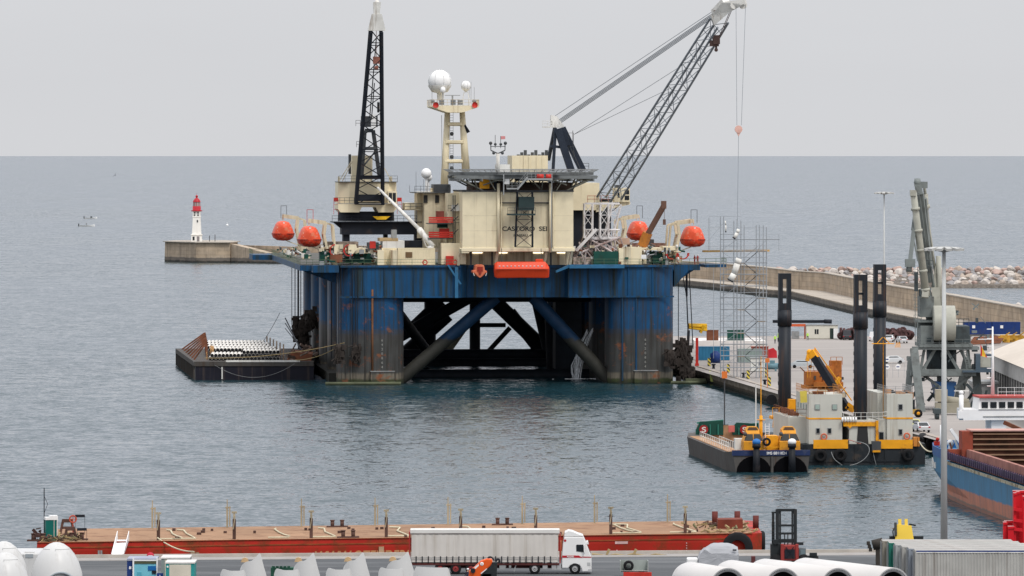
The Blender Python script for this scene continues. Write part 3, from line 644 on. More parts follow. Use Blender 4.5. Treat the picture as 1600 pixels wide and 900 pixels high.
# communications mast
v = 30; mb = MB()
for a, b in (((694, 300), (699, 172)), ((728, 268), (722, 172))):
    for dv in (0, 5): mb.tube(L(*a, v + dv), L(*b, v + 1 + dv * .6), .75, .5, n=10)
for y_, xa, xb in ((194, 699, 722), (222, 697, 724), (252, 695, 727)): mb.tube(L(xa, y_, v), L(xb, y_, v), .35, n=6); mb.tube(L(xa, y_, v + 4), L(xb, y_, v + 4), .3, n=6)
mast = mb.build('radar_mast', cream, rig)
mb = MB(); pz = RF.Z(0, 167, v); x0_, x1_ = RF.U(672, v), RF.U(746, v); xm = (x0_ + x1_) / 2
mb.prism([(x0_, pz), (x0_ + 3, pz - 1.0), (x1_ - 3, pz - 1.0), (x1_, pz), (x1_, pz + .3), (x0_, pz + .3)], 1, v - 3.5, v + 7.5)
mb.build('mast_platform', cream, mast)
mb = MB(); mb.rail([(x0_, v - 3.5, pz + .3), (x1_, v - 3.5, pz + .3), (x1_, v + 7.5, pz + .3)], step=1, r=.045); mb.rail([(x0_, v - 3.5, pz + .3), (x0_, v + 7.5, pz + .3)], step=1.5, r=.045); mb.build('platform_rail', creamd, mast)
for px, py, r, base in ((687, 127, 2.15, True), (728, 134, .95, False)):
    c = L(px, py, v); mb = MB(); mb.ball(c, r, 24); rad = mb.build('radome', white, mast)
    mb = MB(); 
    for k in range(8): 
        a_ = k * math.pi / 4 + .3; pts = [c + Vector((math.cos(a_) * math.cos(t) * r * 1.005, math.sin(a_) * math.cos(t) * r * 1.005, math.sin(t) * r * 1.005)) for t in [R(-40 + i * 16) for i in range(9)]]
        mb.path(pts, .025, 4)
    mb.build('radome_seam', grey, rad)
    mb = MB()
    if base: mb.lathe([(2.17, -.75), (2.17, -.85), (1.5, -1.95), (.5, -2.2), (.45, -3.6)], c, 16)
    else: mb.lathe([(.6, -.75), (.25, -1.0), (.2, -1.2)], c, 10); [mb.tube(c + Vector((dx * .4, 0, -1.1)), c + Vector((dx, 0, -3.6)), .07, n=4) for dx in (-.8, .8)]
    mb.build('radome_base', whited, rad)
mb = MB(); c = L(692, 140, v - 2); mb.lathe([(.01, .55), (.4, .4), (.5, 0), (.5, -.5), (.2, -.55), (.15, -3)], c, 12); mb.build('small_radome', white, mast)
mb = MB(); c = L(707, 149, v - 1); mb.bar(c - Vector((1.4, 0, 0)), c + Vector((1.4, 0, 0)), .2, .12); mb.tube(c, c - Vector((0, 0, 2)), .15); mb.build('radar_scanner', grey, mast)
mb = MB()
for px, top in ((736, 128), (741, 136), (733, 140), (675, 144), (684, 146)): mb.tube(L(px, 166, v), L(px, top, v), .05, n=4)
mb.path([L(691, 300, v), L(690, 180, v)], .06, 4)
for px in (676, 741): mb.ball(L(px, 158, v - 3), .42, 8)
for px in (690, 708, 719): mb.cbox(L(px, 160, v - 3), .9, .6, .9)
mb.build('mast_antenna', grey, mast)
for px in (681, 742): mb = MB(); c = L(px, 164, v - 3.8); mb.lathe([(.55, 0), (.5, .1), (.01, .12)], c, 12, axis=1); mb.build('red_horn', red, mast)
mb = MB()
for py in (209, 245, 263): mb.ball(L(706, py, v), .38, 8)
for k in range(22): q = L(703, 180 + k * 4, v + 1); mb.tube(q, q + Vector((.6, 0, 0)), .04, n=4)
mb.tube(L(703, 176, v + 1), L(703, 268, v + 1), .04, n=4); q = L(703, 176, v + 1) + Vector((.6, 0, 0)); mb.tube(q, L(703, 268, v + 1) + Vector((.6, 0, 0)), .04, n=4)
mb.build('mast_ladder', dgrey, mast)
mb = MB(); c = L(727, 194, v); mb.add([c, c + Vector((.9, 0, -1.4)), c + Vector((.3, .2, -1.7)), c + Vector((-.2, .1, -.3))], [(0, 1, 2, 3)]); mb.build('ensign', black, mast)

# ---- the left deck crane
v = 22; LF = lambda px, py, dv=0: L(px, py, v + dv)
def crane_at(px): return RF.U(px, v)
cr1 = thing('x', None, None); bpy.data.objects.remove(cr1)
mb = MB(); zz = lambda py: RF.Z(0, py, v)
c0 = crane_at(574)
for px0, px1, py1 in ((536, 546, 378), (648, 666, 380)): mb.box(crane_at(px0), crane_at(px1), v - 1, v + 3, zt, zz(348))
mb.box(crane_at(533), crane_at(668), v - 1.5, v + 4, zz(367), zz(348)); mb.box(crane_at(600), crane_at(606), v, v + 3, zt, zz(350)); mb.box(crane_at(552), crane_at(566), v, v + 3, zt, zz(350)) if False else None
mb.prism([(crane_at(520), zz(347)), (crane_at(541), zz(347)), (crane_at(541), zz(364))], 1, v - 1, v + 3)
gan = mb.build('crane_portal', black, rig)
mb = MB(); mb.box(crane_at(518), crane_at(690), v - 2.2, v + 5, zz(348), zz(346.8)); mb.rail([(crane_at(518), v - 2.2, zz(346.8)), (crane_at(650), v - 2.2, zz(346.8))], step=1.2, r=.045, h=1.1); mb.build('portal_walkway', black, gan)
mb = MB(); mb.lathe([(5.2, zz(346)), (5.15, zz(333)), (5.15, zz(331.5))], (c0, v + 4, 0), 24); cr1 = mb.build('slewing_crane', black, rig)
mb = MB(); W_ = lambda px: crane_at(px)
mb.loft([[(W_(528), v - .5, z), (W_(545), v - 2, z), (W_(606), v - 2, z), (W_(619), v - .5, z), (W_(619), v + 9, z), (W_(528), v + 9, z)] for z in (zz(318), zz(285))])
mb.build('machinery_house', cream, cr1)
mb = MB(); mb.prism([(W_(527), zz(319)), (W_(527), zz(327)), (W_(531), zz(332)), (W_(560), zz(332)), (W_(564), zz(324)), (W_(586), zz(324)), (W_(590), zz(332)), (W_(613), zz(332)), (W_(620), zz(325)), (W_(620), zz(319))], 1, v - 2.6, v + 9); mb.build('slewing_deck', cream, cr1)
mb = MB(); mb.box(W_(551), W_(583), v + 2, v + 7, zz(284), zz(243)); mb.build('winch_house', cream, cr1)
mb = MB(); mb.box(W_(527.5), W_(620), v - 2.2, v + 9.2, zz(285), zz(284)); mb.rail([(W_(528), v - 2, zz(284)), (W_(620), v - 2, zz(284))], step=1.2, r=.04); mb.path([(W_(547), v + 1, zz(272)), (W_(547), v + 1, zz(241))], .25, 6); mb.rail([(W_(522), v - 2.6, zz(318)), (W_(552), v - 2.6, zz(318))], step=1, r=.04); mb.build('house_rail', dgrey, cr1)
mb = MB(); mb.box(W_(604), W_(618), v - 3.8, v - 1.5, zz(318), zz(299)); cab = mb.build('crane_cab', cream, cr1)
mb = MB()
for a, b in ((605.5, 610.5), (611.5, 616.5)): mb.box(W_(a), W_(b), v - 3.84, v - 3.78, zz(316), zz(301.5))
mb.build('window', glass, cab)
for px in (524, 623):
    mb = MB(); mb.box(W_(px) - .4, W_(px) + .4, v - 2.2, v - 1.4, zz(315), zz(309)); mb.rail([(W_(px) - .4, v - 2, zz(335)), (W_(px) + .4, v - 2, zz(335))], h=2.6, r=.05, mids=3); mb.build('red_ladder_cage', red, cr1)
mb = MB(); mb.bar(LF(530, 283), LF(549, 252), .14); mb.bar(LF(535, 283), LF(551, 252), .14); mb.box(W_(528), W_(531), v, v + .5, zz(285), zz(276)); mb.build('left_stay', creamd, cr1); mb = MB(); mb.bar(LF(600, 262), LF(612, 283), .14); mb.box(W_(608), W_(613), v, v + .5, zz(285), zz(276)); mb.build('right_stay', creamd, cr1)
# boom: two-leg lattice, steeply raised
base = LF(577, 318, -3.5); tip = LF(587.5, 48, -12.5); kn = base.lerp(tip, .55)
mb = MB(); mb.lattice(base, tip, 4.9, 1.9, 1.2, 1.9, 13, .33, .11, side=(1, 0, 0)); mb.bar(LF(558, 309, -3.6), LF(598, 309, -3.6), .9, 1.2); mb.bar(LF(560, 277, -4), LF(597, 277, -4), .5, .7)
mb.build('boom', boomg if False else black, cr1)
mb = MB(); a, b = LF(588.5, 48, -12.6), LF(588.5, 22, -13)
mb.loft([[b + Vector(p) for p in ((-.9, -.6, 0), (.9, -.6, 0), (.9, .6, 0), (-.9, .6, 0))], [a + Vector(p) for p in ((-1.6, -.7, 0), (1.6, -.7, 0), (1.6, .7, 0), (-1.6, .7, 0))]]); c = LF(589, 12, -13.2); mb.loft([[c + Vector(p) for p in ((-.7, -.5, 1), (.7, -.5, 1), (.7, .5, 1), (-.7, .5, 1))], [b + Vector(p) for p in ((-.55, -.5, 0), (.55, -.5, 0), (.55, .5, 0), (-.55, .5, 0))]]); mb.ball(LF(589, 6, -13.2), .5, 10, 1.6)
mb.build('boom_head', whited, cr1)
mb = MB(); c = LF(588, 94, -10); mb.cbox(c, 1.2, .7, 1.3); mb.ball(c - Vector((0, 0, 1.4)), .4, 8); mb.tube(c, LF(588, 30, -13), .07, n=4); mb.build('hook_block', mat('hook_block_pink', (.45, .18, .13), .5), cr1)
mb = MB(); a = LF(566, 276, 0); g = [LF(565, 276, 0), LF(570, 204, -1), LF(583, 204, -1), LF(593, 276, 1)]   # gantry behind the boom
for p, q in zip(g, g[1:]): mb.bar(p, q, .7)
mb.bar(LF(568, 232, -.5), LF(587, 232, -.5), .6); mb.bar(LF(566, 262, -.5), LF(590, 232, 0), .25); mb.cbox(LF(577, 190, -1), 3, 1.5, 2.0)
mb.rail([LF(556, 197, -1), LF(563, 197, -1)], step=1, r=.05); mb.rail([LF(557, 230, -1), LF(564, 230, -1)], step=1, r=.05)
mb.path([LF(577, 192, -1), LF(588, 60, -12)], .12, 4); mb.path([LF(580, 192, -1), LF(585, 130, -8)], .12, 4); mb.path([LF(591, 175, -6), LF(591, 160, -7)], .25, 5)
mb.build('luffing_gantry', dgrey, cr1)
mb = MB(); mb.cbox(LF(583.5, 190, -1.6), .9, .5, 2.6); mb.build('winch_cover', white, cr1)
mb = MB(); mb.tube(L(590, 293, 15), L(655, 358, 6), .22, .36, n=8); mb.tube(L(655, 358, 6), L(677, 386, 4), .55, .5, n=8); mb.tube(L(678, 387, 4), L(668, 388, 4), .5, .4, n=8); mb.tube(L(657, 362, 6), L(667, 386, 5), .15, n=5)
mb.build('white_davit_boom', whited, rig)
mb = MB(); mb.prism([(0, -.3), (3.2, -.3), (2.4, -.9), (.8, -.9)], 1, v - 2.7, v - 2.4); o = mb.build('yellow_hook_rest', yellow, rig); o.location = (W_(581), 0, zz(346) + 1.2)
# ---- the right deck crane
v = 34; c1 = L(910, 320, v); mb = MB(); q = lambda px, py, dv=0: L(px, py, v + dv)
mb.lathe([(4.6, zt), (4.6, c1[2] + 1)], (L(918, 0, v + 3)[0], v + 5, 0), 24); mb.box(q(896, 0)[0], q(925, 0)[0], v - 1, v + 4, zt, q(0, 330)[2]); cr2 = mb.build('boom_crane', black, rig)
mb = MB(); mb.box(q(845, 0)[0], q(935, 0)[0], v - 2, v + 9, q(0, 329)[2], q(0, 286)[2]); mb.prism([(q(930, 0)[0], q(0, 316)[2]), (q(983, 0)[0], q(0, 316)[2]), (q(983, 0)[0], q(0, 320)[2]), (q(930, 0)[0], q(0, 332)[2])], 1, v - 2, v + 4)
mb.build('machinery_house', cream, cr2)
mb = MB(); mb.rail([q(918, 316, -2), q(983, 316, -2)], step=1.2, r=.05, h=1.2); mb.build('red_rail', mat('pinkish_rail', (.45, .16, .10), .6), cr2)
mb = MB(); mb.box(q(958, 0)[0], q(982, 0)[0], v - 2.4, v + 1, q(0, 316)[2], q(0, 294)[2]); cab = mb.build('crane_cab', cream, cr2); mb = MB()
for a, b, c, d in ((963, 966, 309, 300), (974, 981, 304, 297.5), (974, 981, 313, 306)): mb.box(q(a, 0)[0], q(b, 0)[0], v - 2.44, v - 2.3, q(0, c)[2], q(0, d)[2])
mb.build('window', glass, cab); mb = MB(); [mb.tube(q(963 + 2 * k, 294, -1), q(963 + 2 * k, 289, -1), .2, n=6) for k in range(3)]; mb.build('exhaust_pipe', dgrey, cab)
base = q(944, 322, 0); tipb = q(1124, 32, -46)
mb = MB(); mb.lattice(base, tipb, 3.2, 2.6, 3.0, 2.2, 17, .20, .075, side=(.55, .83, 0)); mb.build('boom', boomg, cr2)
jt = q(1163, 4, -50); mb = MB()
for s_ in (-.7, .7): mb.loft([[tipb + Vector((-1, s_, -.9)), tipb + Vector((-1.6, s_, .9)), tipb + Vector((-1.6, s_ * 1.3, .9)), tipb + Vector((-1, s_ * 1.3, -.9))], [q(1140, 8, -48) + Vector(p) for p in ((0, s_, -1.2), (-1.5, s_, .4), (-1.5, s_ * 1.3, .4), (0, s_ * 1.3, -1.2))], [jt + Vector(p) for p in ((0, s_, -.3), (0, s_, .7), (0, s_ * 1.3, .7), (0, s_ * 1.3, -.3))]])
mb.bar(q(1119, 22, -46), q(1136, 4, -48), 1.8, 1.6); mb.bar(q(1136, 6, -48), jt, 1.7, .8)
for px in (1147, 1161): c = q(px, 8, -49.5); mb.lathe([(.01, -.3), (.7, -.3), (.7, .3), (.01, .3)], c, 14, axis=1, smooth=False)
mb.build('boom_jib', whited, cr2)
mb = MB(); mb.cbox(q(1119, 21, -46), 1.1, 2.4, 1.1); mb.cbox(q(1119, 62, -44), 1.2, 1.6, 1.6); mb.cbox(q(1116, 68, -44), 1.6, .8, 1.0); mb.tube(q(1119, 68, -44), q(1119, 76, -44), .2); mb.ball(q(1119, 78, -44), .35, 8)
for dx in (0, 2): mb.tube(q(1143 + dx, 12, -48), q(1124 + dx, 56, -45), .06, n=4)
mb.build('auxiliary_hook', mat('hook_brown', (.10, .06, .05), .6), cr2)
# A-frame
mb = MB(); top = [q(867, 198, 3), q(871, 198, -2)]
for a, b, w1 in (((867, 200, 0), (857, 250, 3), .55), ((868, 200, -3), (864, 268, -3), .55), ((872, 204, -3), (893, 268, -3), 1.3), ((878, 200, 0), (911, 268, 0), 1.3), ((860, 228, -3), (876, 230, -3), .5)):
    mb.bar(q(*a), q(*b), w1)
mb.bar(q(876, 200, -2), q(884, 228, -2), 1.6, 1.2)
fr = mb.build('a_frame', mat('a_frame_blueblack', (.022, .03, .045), .5), cr2)
mb = MB(); c = q(868, 190, 0); mb.loft([[c + Vector(p) for p in ((-1, -1, -1.0), (1.6, -1, -1.0), (1.6, 1, -1.0), (-1, 1, -1.0))], [c + Vector(p) for p in ((-.9, -.8, 1.2), (.2, -.8, 1.0), (.2, .8, 1.0), (-.9, .8, 1.2))]]); mb.box(q(848, 0)[0], q(880, 0)[0], v - 1, v + 1, q(0, 199)[2], q(0, 197.4)[2]); mb.rail([q(848, 198, -1), q(863, 198, -1)], step=1, r=.05); mb.build('sheave_head', whited, fr)
mb = MB()
for k in range(4): mb.tube(q(874, 187 + k * 2.2, -1 + k * .7), q(1115, 20 + k * 2.2, -46 + k * .7), .075, n=4)
mb.tube(q(866, 182, 0), q(1113, 18, -45), .05, n=4)
for a, b in (((897, 210, 0), (1062, 131, -30)), ((897, 210, 0), (1088, 88, -37))): mb.tube(q(*a), q(*b), .045, n=4)
mb.build('stay_cable', boomg, cr2)
mb = MB(); mb.rail([q(888, 250, -2), q(896, 250, -2)], step=1, r=.05, h=5); mb.rail([q(911, 264, 0), q(920, 264, 0)], step=1, r=.06); mb.path([q(884, 215, -2), q(908, 266, -2)], .1, 4); mb.path([q(895, 204, -2), q(895, 226, -2), q(899, 250, -2)], .07, 4); mb.build('frame_ladder', dgrey, fr)
# hook lines
hk = MB(); c = q(1154, 202, -50)
hk.tube(q(1150, 10, -50), c + Vector((-.3, 0, .7)), .045, n=4); hk.tube(q(1165, 6, -50), c + Vector((.5, 0, .7)), .045, n=4); hk.tube(c - Vector((0, 0, 1)), q(1152, 356, -50), .045, n=4)
hk.build('hoist_line', boomg, cr2)
mb = MB(); mb.lathe([(.01, -.25), (.68, -.22), (.68, .22), (.01, .25)], c, 14, axis=1, smooth=False); mb.prism([(c[0] - .5, c[2] - .3), (c[0] + .5, c[2] - .3), (c[0], c[2] - 1.3)], 1, c[1] - .15, c[1] + .15); mb.build('hook_block', mat('hook_pale_pink', (.62, .38, .32), .5), cr2)
# ---- deck clutter as parts: cream blocks, railings, reels
def rbox(name, px0, px1, py0, py1, v, dep, m, parent=rig, bevel=0):
    a, b = L(px0, py1, v), L(px1, py0, v); mb = MB(); mb.box(a[0], b[0], v, v + dep, a[2], b[2]); return mb.build(name, m, parent, bevel)
rbox('cream_deckhouse', 663, 700, 302, 388, 14, 12, creamd); rbox('cream_deckhouse', 652, 682, 300, 372, 20, 8, cream); rbox('cream_deckhouse', 700, 730, 302, 384, 6, 14, cream); rbox('cream_deckhouse', 690, 728, 380, 413, 1.5, 10, cream); rbox('cream_deckhouse', 632, 648, 317, 328, 18, 6, cream)
rbox('upper_walkway', 648, 704, 300.5, 301.8, 13, 14, dgrey); rbox('upper_walkway', 632, 668, 327, 328.5, 18, 7, creamd); rbox('upper_platform', 676, 704, 294, 304, 20, 6, creamd); rbox('upper_platform', 678, 704, 288, 300, 19, 7, dgrey)
for px0, px1, py in ((669, 708, 342), (669, 708, 365)):
    o = rbox('balcony', px0, px1, py + 7, py + 8.2, 4, 6, dgrey)
    a, b = L(px0, py + 7, 4), L(px1, py + 7, 4); mb = MB()
    for k in range(3): mb.box(a[0] + .1, b[0], 3.9 , 4, a[2] + .1 + k * .38, a[2] + .38 + k * .38)
    mb.build('red_balcony_panel', red, o)
rbox('green_winch', 684, 700, 345, 356, 7, 2, green); rbox('green_winch', 682, 694, 330, 342, 10, 2, mat('reddish_machine', (.3, .08, .06), .6, var=.4)); rbox('red_machine', 687, 702, 357, 372, 5.5, 2, red); rbox('white_locker', 706, 718, 320, 330, 5, 2, whited)
for px in (662, 680): rbox('dark_opening', px, px + 6, 305, 317, 13.8, .5, mat('dark_opening', (.03, .03, .03), .9))
mb = MB()
for pts in ([(648, 300, 13), (704, 300, 13)], [(632, 327, 18), (668, 327, 18)], [(700, 352, 5.5), (722, 352, 5.5)], [(700, 330, 5.5), (722, 330, 5.5)]): mb.rail([L(*p) for p in pts], step=1.1, r=.045)
for k in range(3): mb.tube(L(704, 330 + k * 20, 5), L(716, 318 + k * 20, 5), .12, n=4)
for px in (711, 722, 708): mb.tube(L(px, 305, 5), L(px, 388, 5), .1, n=5)
for px, t_ in ((650, 268), (662, 280), (668, 285), (640, 290)): mb.tube(L(px, 300, 15), L(px, t_, 15), .04, n=4)
mb.build('stair_tower_rail', dgrey, rig)
for px, py, r in ((666, 271, .95), (669, 277, .75)): mb = MB(); c = L(px, py, 16 if px < 668 else 18); mb.ball(c, r, 16); mb.tube(c, (c[0], c[1], L(0, 300, 16)[2]), .25, n=6); mb.build('radome', white, rig)
# left deck machinery
for px0, px1, py0, py1, v_, d_, m_ in ((540, 575, 388, 396, 3, 5, cream), (590, 600, 391, 414, .8, 3, cream), (611, 622, 391, 414, .8, 3, creamd), (516, 535, 398, 410, 1, 3, rust), (598, 632, 376, 392, 8, 8, whited), (593, 622, 372, 377, 8, 6, mat('tan_board', (.42, .30, .16), .7)), (612, 620, 359, 374, 8, 2, grey), (575, 592, 379, 392, 9, 4, dgrey), (628, 660, 376, 390, 9, 4, black), (508, 560, 378, 392, 7, 8, mat('deck_clutter_brown', (.15, .12, .10), .8, var=.6, sc_=1.5)), (540, 580, 396, 411, 4, 3, green), (500, 516, 388, 410, 5, 4, green)):
    rbox('deck_machinery', px0, px1, py0, py1, v_, d_, m_)
rbox('red_cabinet', 578, 587, 377, 388, 1, 1.2, red); rbox('red_cabinet', 697, 709, 400, 414, .6, 1.2, red)
for px in (524, 546):   # red spoked reels
    mb = MB(); c = L(px, 391, 1.5)
    for k in range(14):
        a0 = R(95 + k * 15); a1 = R(95 + (k + 1) * 15); p = lambda a, r: c + Vector((r * math.cos(a), 0, r * math.sin(a)))
        mb.bar(p(a0, 1.0), p(a1, 1.0), .35, .18)
    o = mb.build('red_fairlead_arc', red, rig)
    mb = MB(); mb.prism([(c[0] - .2, c[2] + 1.0), (c[0] + 1.2, c[2] + 1.0), (c[0] + 1.4, c[2] + .2), (c[0] + .6, c[2] - .7), (c[0] - .2, c[2] - .6)], 1, c[1], c[1] + 1.5); mb.build('fairlead_cheek', cream, rig)
for px in (1050, 1067):
    mb = MB(); c = L(px, 396, 3)
    for k in range(12):
        a0 = R(185 + k * 15); a1 = R(185 + (k + 1) * 15); p = lambda a, r: c + Vector((r * math.cos(a), 0, r * math.sin(a)))
        mb.bar(p(a0, 1.0), p(a1, 1.0), .4, .2)
    mb.build('red_fairlead_arc', red, rig)
# right deck machinery
for px0, px1, py0, py1, v_, d_, m_ in ((928, 966, 393, 414, .6, 4, green), (967, 974, 388, 414, 1, 3, cream), (974, 986, 386, 413, 1, 2.4, creamd), (986, 1003, 386, 413, 1.4, 3, cream), (1003, 1034, 387, 391, 3, 6, cream), (1004, 1010, 390, 412, 3, 1, cream), (1036, 1058, 385, 391, 3, 6, cream), (1020, 1040, 394, 412, 4, 4, green), (966, 984, 372, 382, 8, 4, mat('pinkish_crate', (.5, .34, .25), .7)), (1010, 1022, 374, 386, 10, 3, dgrey), (984, 1040, 380, 388, 9, 5, mat('deck_clutter_red', (.18, .10, .08), .8, var=.6, sc_=1.5)), (1052, 1066, 400, 410, 5, 4, creamd), (896, 926, 402, 413, 3, 5, mat('deck_clutter_pale', (.40, .32, .28), .8, var=.7, sc_=2))):
    rbox('deck_machinery', px0, px1, py0, py1, v_, d_, m_)
rbox('white_notice', 1002, 1010, 398, 405, .5, .1, white)
# white lattice stinger parts stacked at right
wl = mat('white_lattice', (.68, .66, .66), .5, dirt=(.25, .15, .12), amt=.3)
mb = MB()
for px in (919, 944): a, b = L(px, 372, 6), L(px, 318, 6); mb.lattice(a, b, 1.5, 1.5, 1.5, 1.5, 3, .14, .075, side=(1, 0, 0))
mb.lattice(L(950, 372, 9), L(964, 318, 9), 1.5, 1.5, 1.5, 1.5, 3, .13, .07, side=(1, 0, 0))
mb.bar(L(914, 318, 6), L(968, 318, 6), .35); mb.bar(L(914, 372, 6), L(968, 372, 6), .5); mb.lattice(L(915, 366, 8), L(968, 366, 8), 1.6, 1.6, 1.6, 1.6, 5, .14, .08)
mb.bar(L(900, 392, 5), L(932, 358, 5), .5); mb.build('white_lattice_frame', wl, rig)
mb = MB(); mb.lattice(L(905, 404, 4), L(966, 380, 7), 3, 3, 2.4, 2.4, 8, .18, .12); mb.lattice(L(915, 376, 8), L(960, 402, 3), 2, 2, 2, 2, 7, .18, .12)
for k in range(9): a = L(905 + k * 6, 378 + (k * 7) % 12, 5 + k % 3); mb.tube(a, a + Vector((rnd.uniform(-2, 2), 0, rnd.uniform(-3.2, -1.5))), .16)
mb.build('stacked_lattice', mat('worn_lattice', (.42, .36, .35), .6, var=.3, dirt=(.2, .1, .08), amt=.5), rig)
# orange knuckle crane
kc = mb = MB(); mb.bar(L(1001, 398, 5), L(1006, 376, 5), 1.1, 1.4); mb.bar(L(1004, 384, 5), L(1012, 364, 4.5), 1.6, 1.3)
kn_ = mb.build('folding_crane', mat('rusty_orange', (.42, .16, .03), .6, dirt=(.15, .07, .03), amt=.45), rig)
mb = MB(); mb.bar(L(1010, 370, 4.5), L(1037, 322, 3), .9, .8); mb.cbox(L(1037, 320, 3), .9, .9, 1.4); mb.tube(L(1038, 322, 3), L(1038, 345, 3), .05, n=4); mb.cbox(L(1038, 347, 3), .5, .4, 1.0); mb.build('crane_arm', mat('brown_arm', (.13, .07, .05), .6), kn_)
# extra pipes, hoses and small gear along the deck edge
mb = MB(); r_ = random.Random(3)
for k in range(420):
    px = r_.choice((r_.uniform(500, 600), r_.uniform(500, 600), r_.uniform(895, 1062), r_.uniform(960, 1062), r_.uniform(452, 500))); py = r_.uniform(384, 411) - (12 if px < 500 else 0); v_ = r_.uniform(1, 9) if px > 500 else r_.uniform(60, 120)
    a = L(px, py, v_); k_ = r_.randint(0, 2)
    if px < 500: a = Vector((r_.uniform(-36.5, -32), v_, zt + r_.uniform(.2, 1.4)))
    if k_ == 0: mb.cbox(a, r_.uniform(.25, .9), .8, r_.uniform(.2, .9))
    elif k_ == 1: mb.tube(a, a + Vector((r_.uniform(-1.5, 1.5), r_.uniform(-1, 1), r_.uniform(-.4, .6))), r_.uniform(.08, .18), n=6)
    else: mb.lathe([(.01, 0), (.2, 0), (.2, .6), (.01, .6)], a - Vector((0, 0, .4)), 8)
    mb.m = r_.randint(0, 5)
tag(mb.build('deck_gear', [dgrey, rust, green, creamd, grey, whited], rig), kind='stuff')
for px, v_ in ((664, -.35), (711, -.35), (690, -.35)):
    if px == 690: continue
    c = L(px, 410, v_); mb = MB(); n_ = 12
    for k in range(n_): a0, a1 = 2 * math.pi * k / n_, 2 * math.pi * (k + 1) / n_; mb.tube(c + Vector((.4 * math.cos(a0), 0, .4 * math.sin(a0))), c + Vector((.4 * math.cos(a1), 0, .4 * math.sin(a1))), .11, n=6)
    mb.build('lifebuoy', mat('lifebuoy_red', (.55, .07, .04), .6), rig)
# deck containers (things of their own)
def cmesh(mb, Lc, W=2.44, H=2.59, axis=0, d=.045, p=.28):
    """corrugated box: length Lc along x, centred on x/y, base at z=0"""
    n = int(Lc / p); pr = []
    for i in range(n):
        x = -Lc / 2 + .12 + i * (Lc - .24) / n; s_ = (Lc - .24) / n
        pr += [(x, 0), (x + s_ * .3, 0), (x + s_ * .5, d), (x + s_ * .8, d)]
    pr.append((Lc / 2 - .12, 0))
    for sy in (-1, 1):
        for (a, da), (b, db) in zip(pr, pr[1:]):
            ya, yb = sy * (W / 2 - .01 - da), sy * (W / 2 - .01 - db); mb.add([(a, ya, .15), (b, yb, .15), (b, yb, H - .12), (a, ya, H - .12)], [(0, 1, 2, 3)])
    mb.box(-Lc / 2 + .03, Lc / 2 - .03, -W / 2 + .08, W / 2 - .08, .08, H - .03)
    for sx in (-1, 1):
        for sy in (-1, 1): mb.cbox((sx * (Lc / 2 - .07), sy * (W / 2 - .07), H / 2), .14, .14, H)
    for sy in (-1, 1):
        for z in (.08, H - .06): mb.cbox((0, sy * (W / 2 - .06), z), Lc - .28, .12, .13)
    for sx in (-1, 1):
        for z in (.08, H - .06): mb.cbox((sx * (Lc / 2 - .06), 0, z), .12, W - .28, .13)
def container(label, loc, rz, Lc, m, H=2.59, group=None, W=2.44, top=None, doors=True):
    t = thing('shipping_container', label, 'container', loc, rz, group); mb = MB(); cmesh(mb, Lc, W, H); mb.build('body', m, t)
    if top: mb = MB(); mb.box(-Lc / 2 + .02, Lc / 2 - .02, -W / 2 + .02, W / 2 - .02, H + .004, H + .02); mb.build('roof_panel', top, t)
    if doors:
        for sy in (-1, 1):
            mb = MB(); mb.box(-Lc / 2 - .03, -Lc / 2 + .02, min(0.01 * sy, sy * (W / 2 - .15)), max(.01 * sy, sy * (W / 2 - .15)), .16, H - .14); dr = mb.build('door', m, t)
            mb = MB(); [mb.tube((-Lc / 2 - .07, sy * y, .12), (-Lc / 2 - .07, sy * y, H - .1), .03, n=5) for y in (.35, .85)]; [mb.cbox((-Lc / 2 - .06, sy * .6, z), .05, .6, .06) for z in (.9, 1.1)]; mb.build('lock_rod', grey, dr)
    return t
def rigc(label, px0, px1, py1, v_, m, H=2.59, **k):
    a, b = L(px0, py1, v_), L(px1, py1, v_); p = RF.W((a[0] + b[0]) / 2, v_ + 1.25, zt + .05); return container(label, p, A, b[0] - a[0], m, H, **k)
rigc('short cream container left of the long cream cabin on the platform deck', 597, 620, 414, 3.4, cream, 3.0)
t = rigc('long cream cabin with a brown window on the platform deck', 622, 680, 414, 3.4, cream, 3.0)
mb = MB(); mb.box(1.0 - 3, 2.2 - 3, -1.27, -1.2, 1.3, 2.3); mb.build('window', mat('brown_window', (.16, .10, .05), .4), t)
rigc('worn cream container half hidden behind machinery on the platform deck', 560, 590, 414, 12, creamd, 2.6, doors=False)

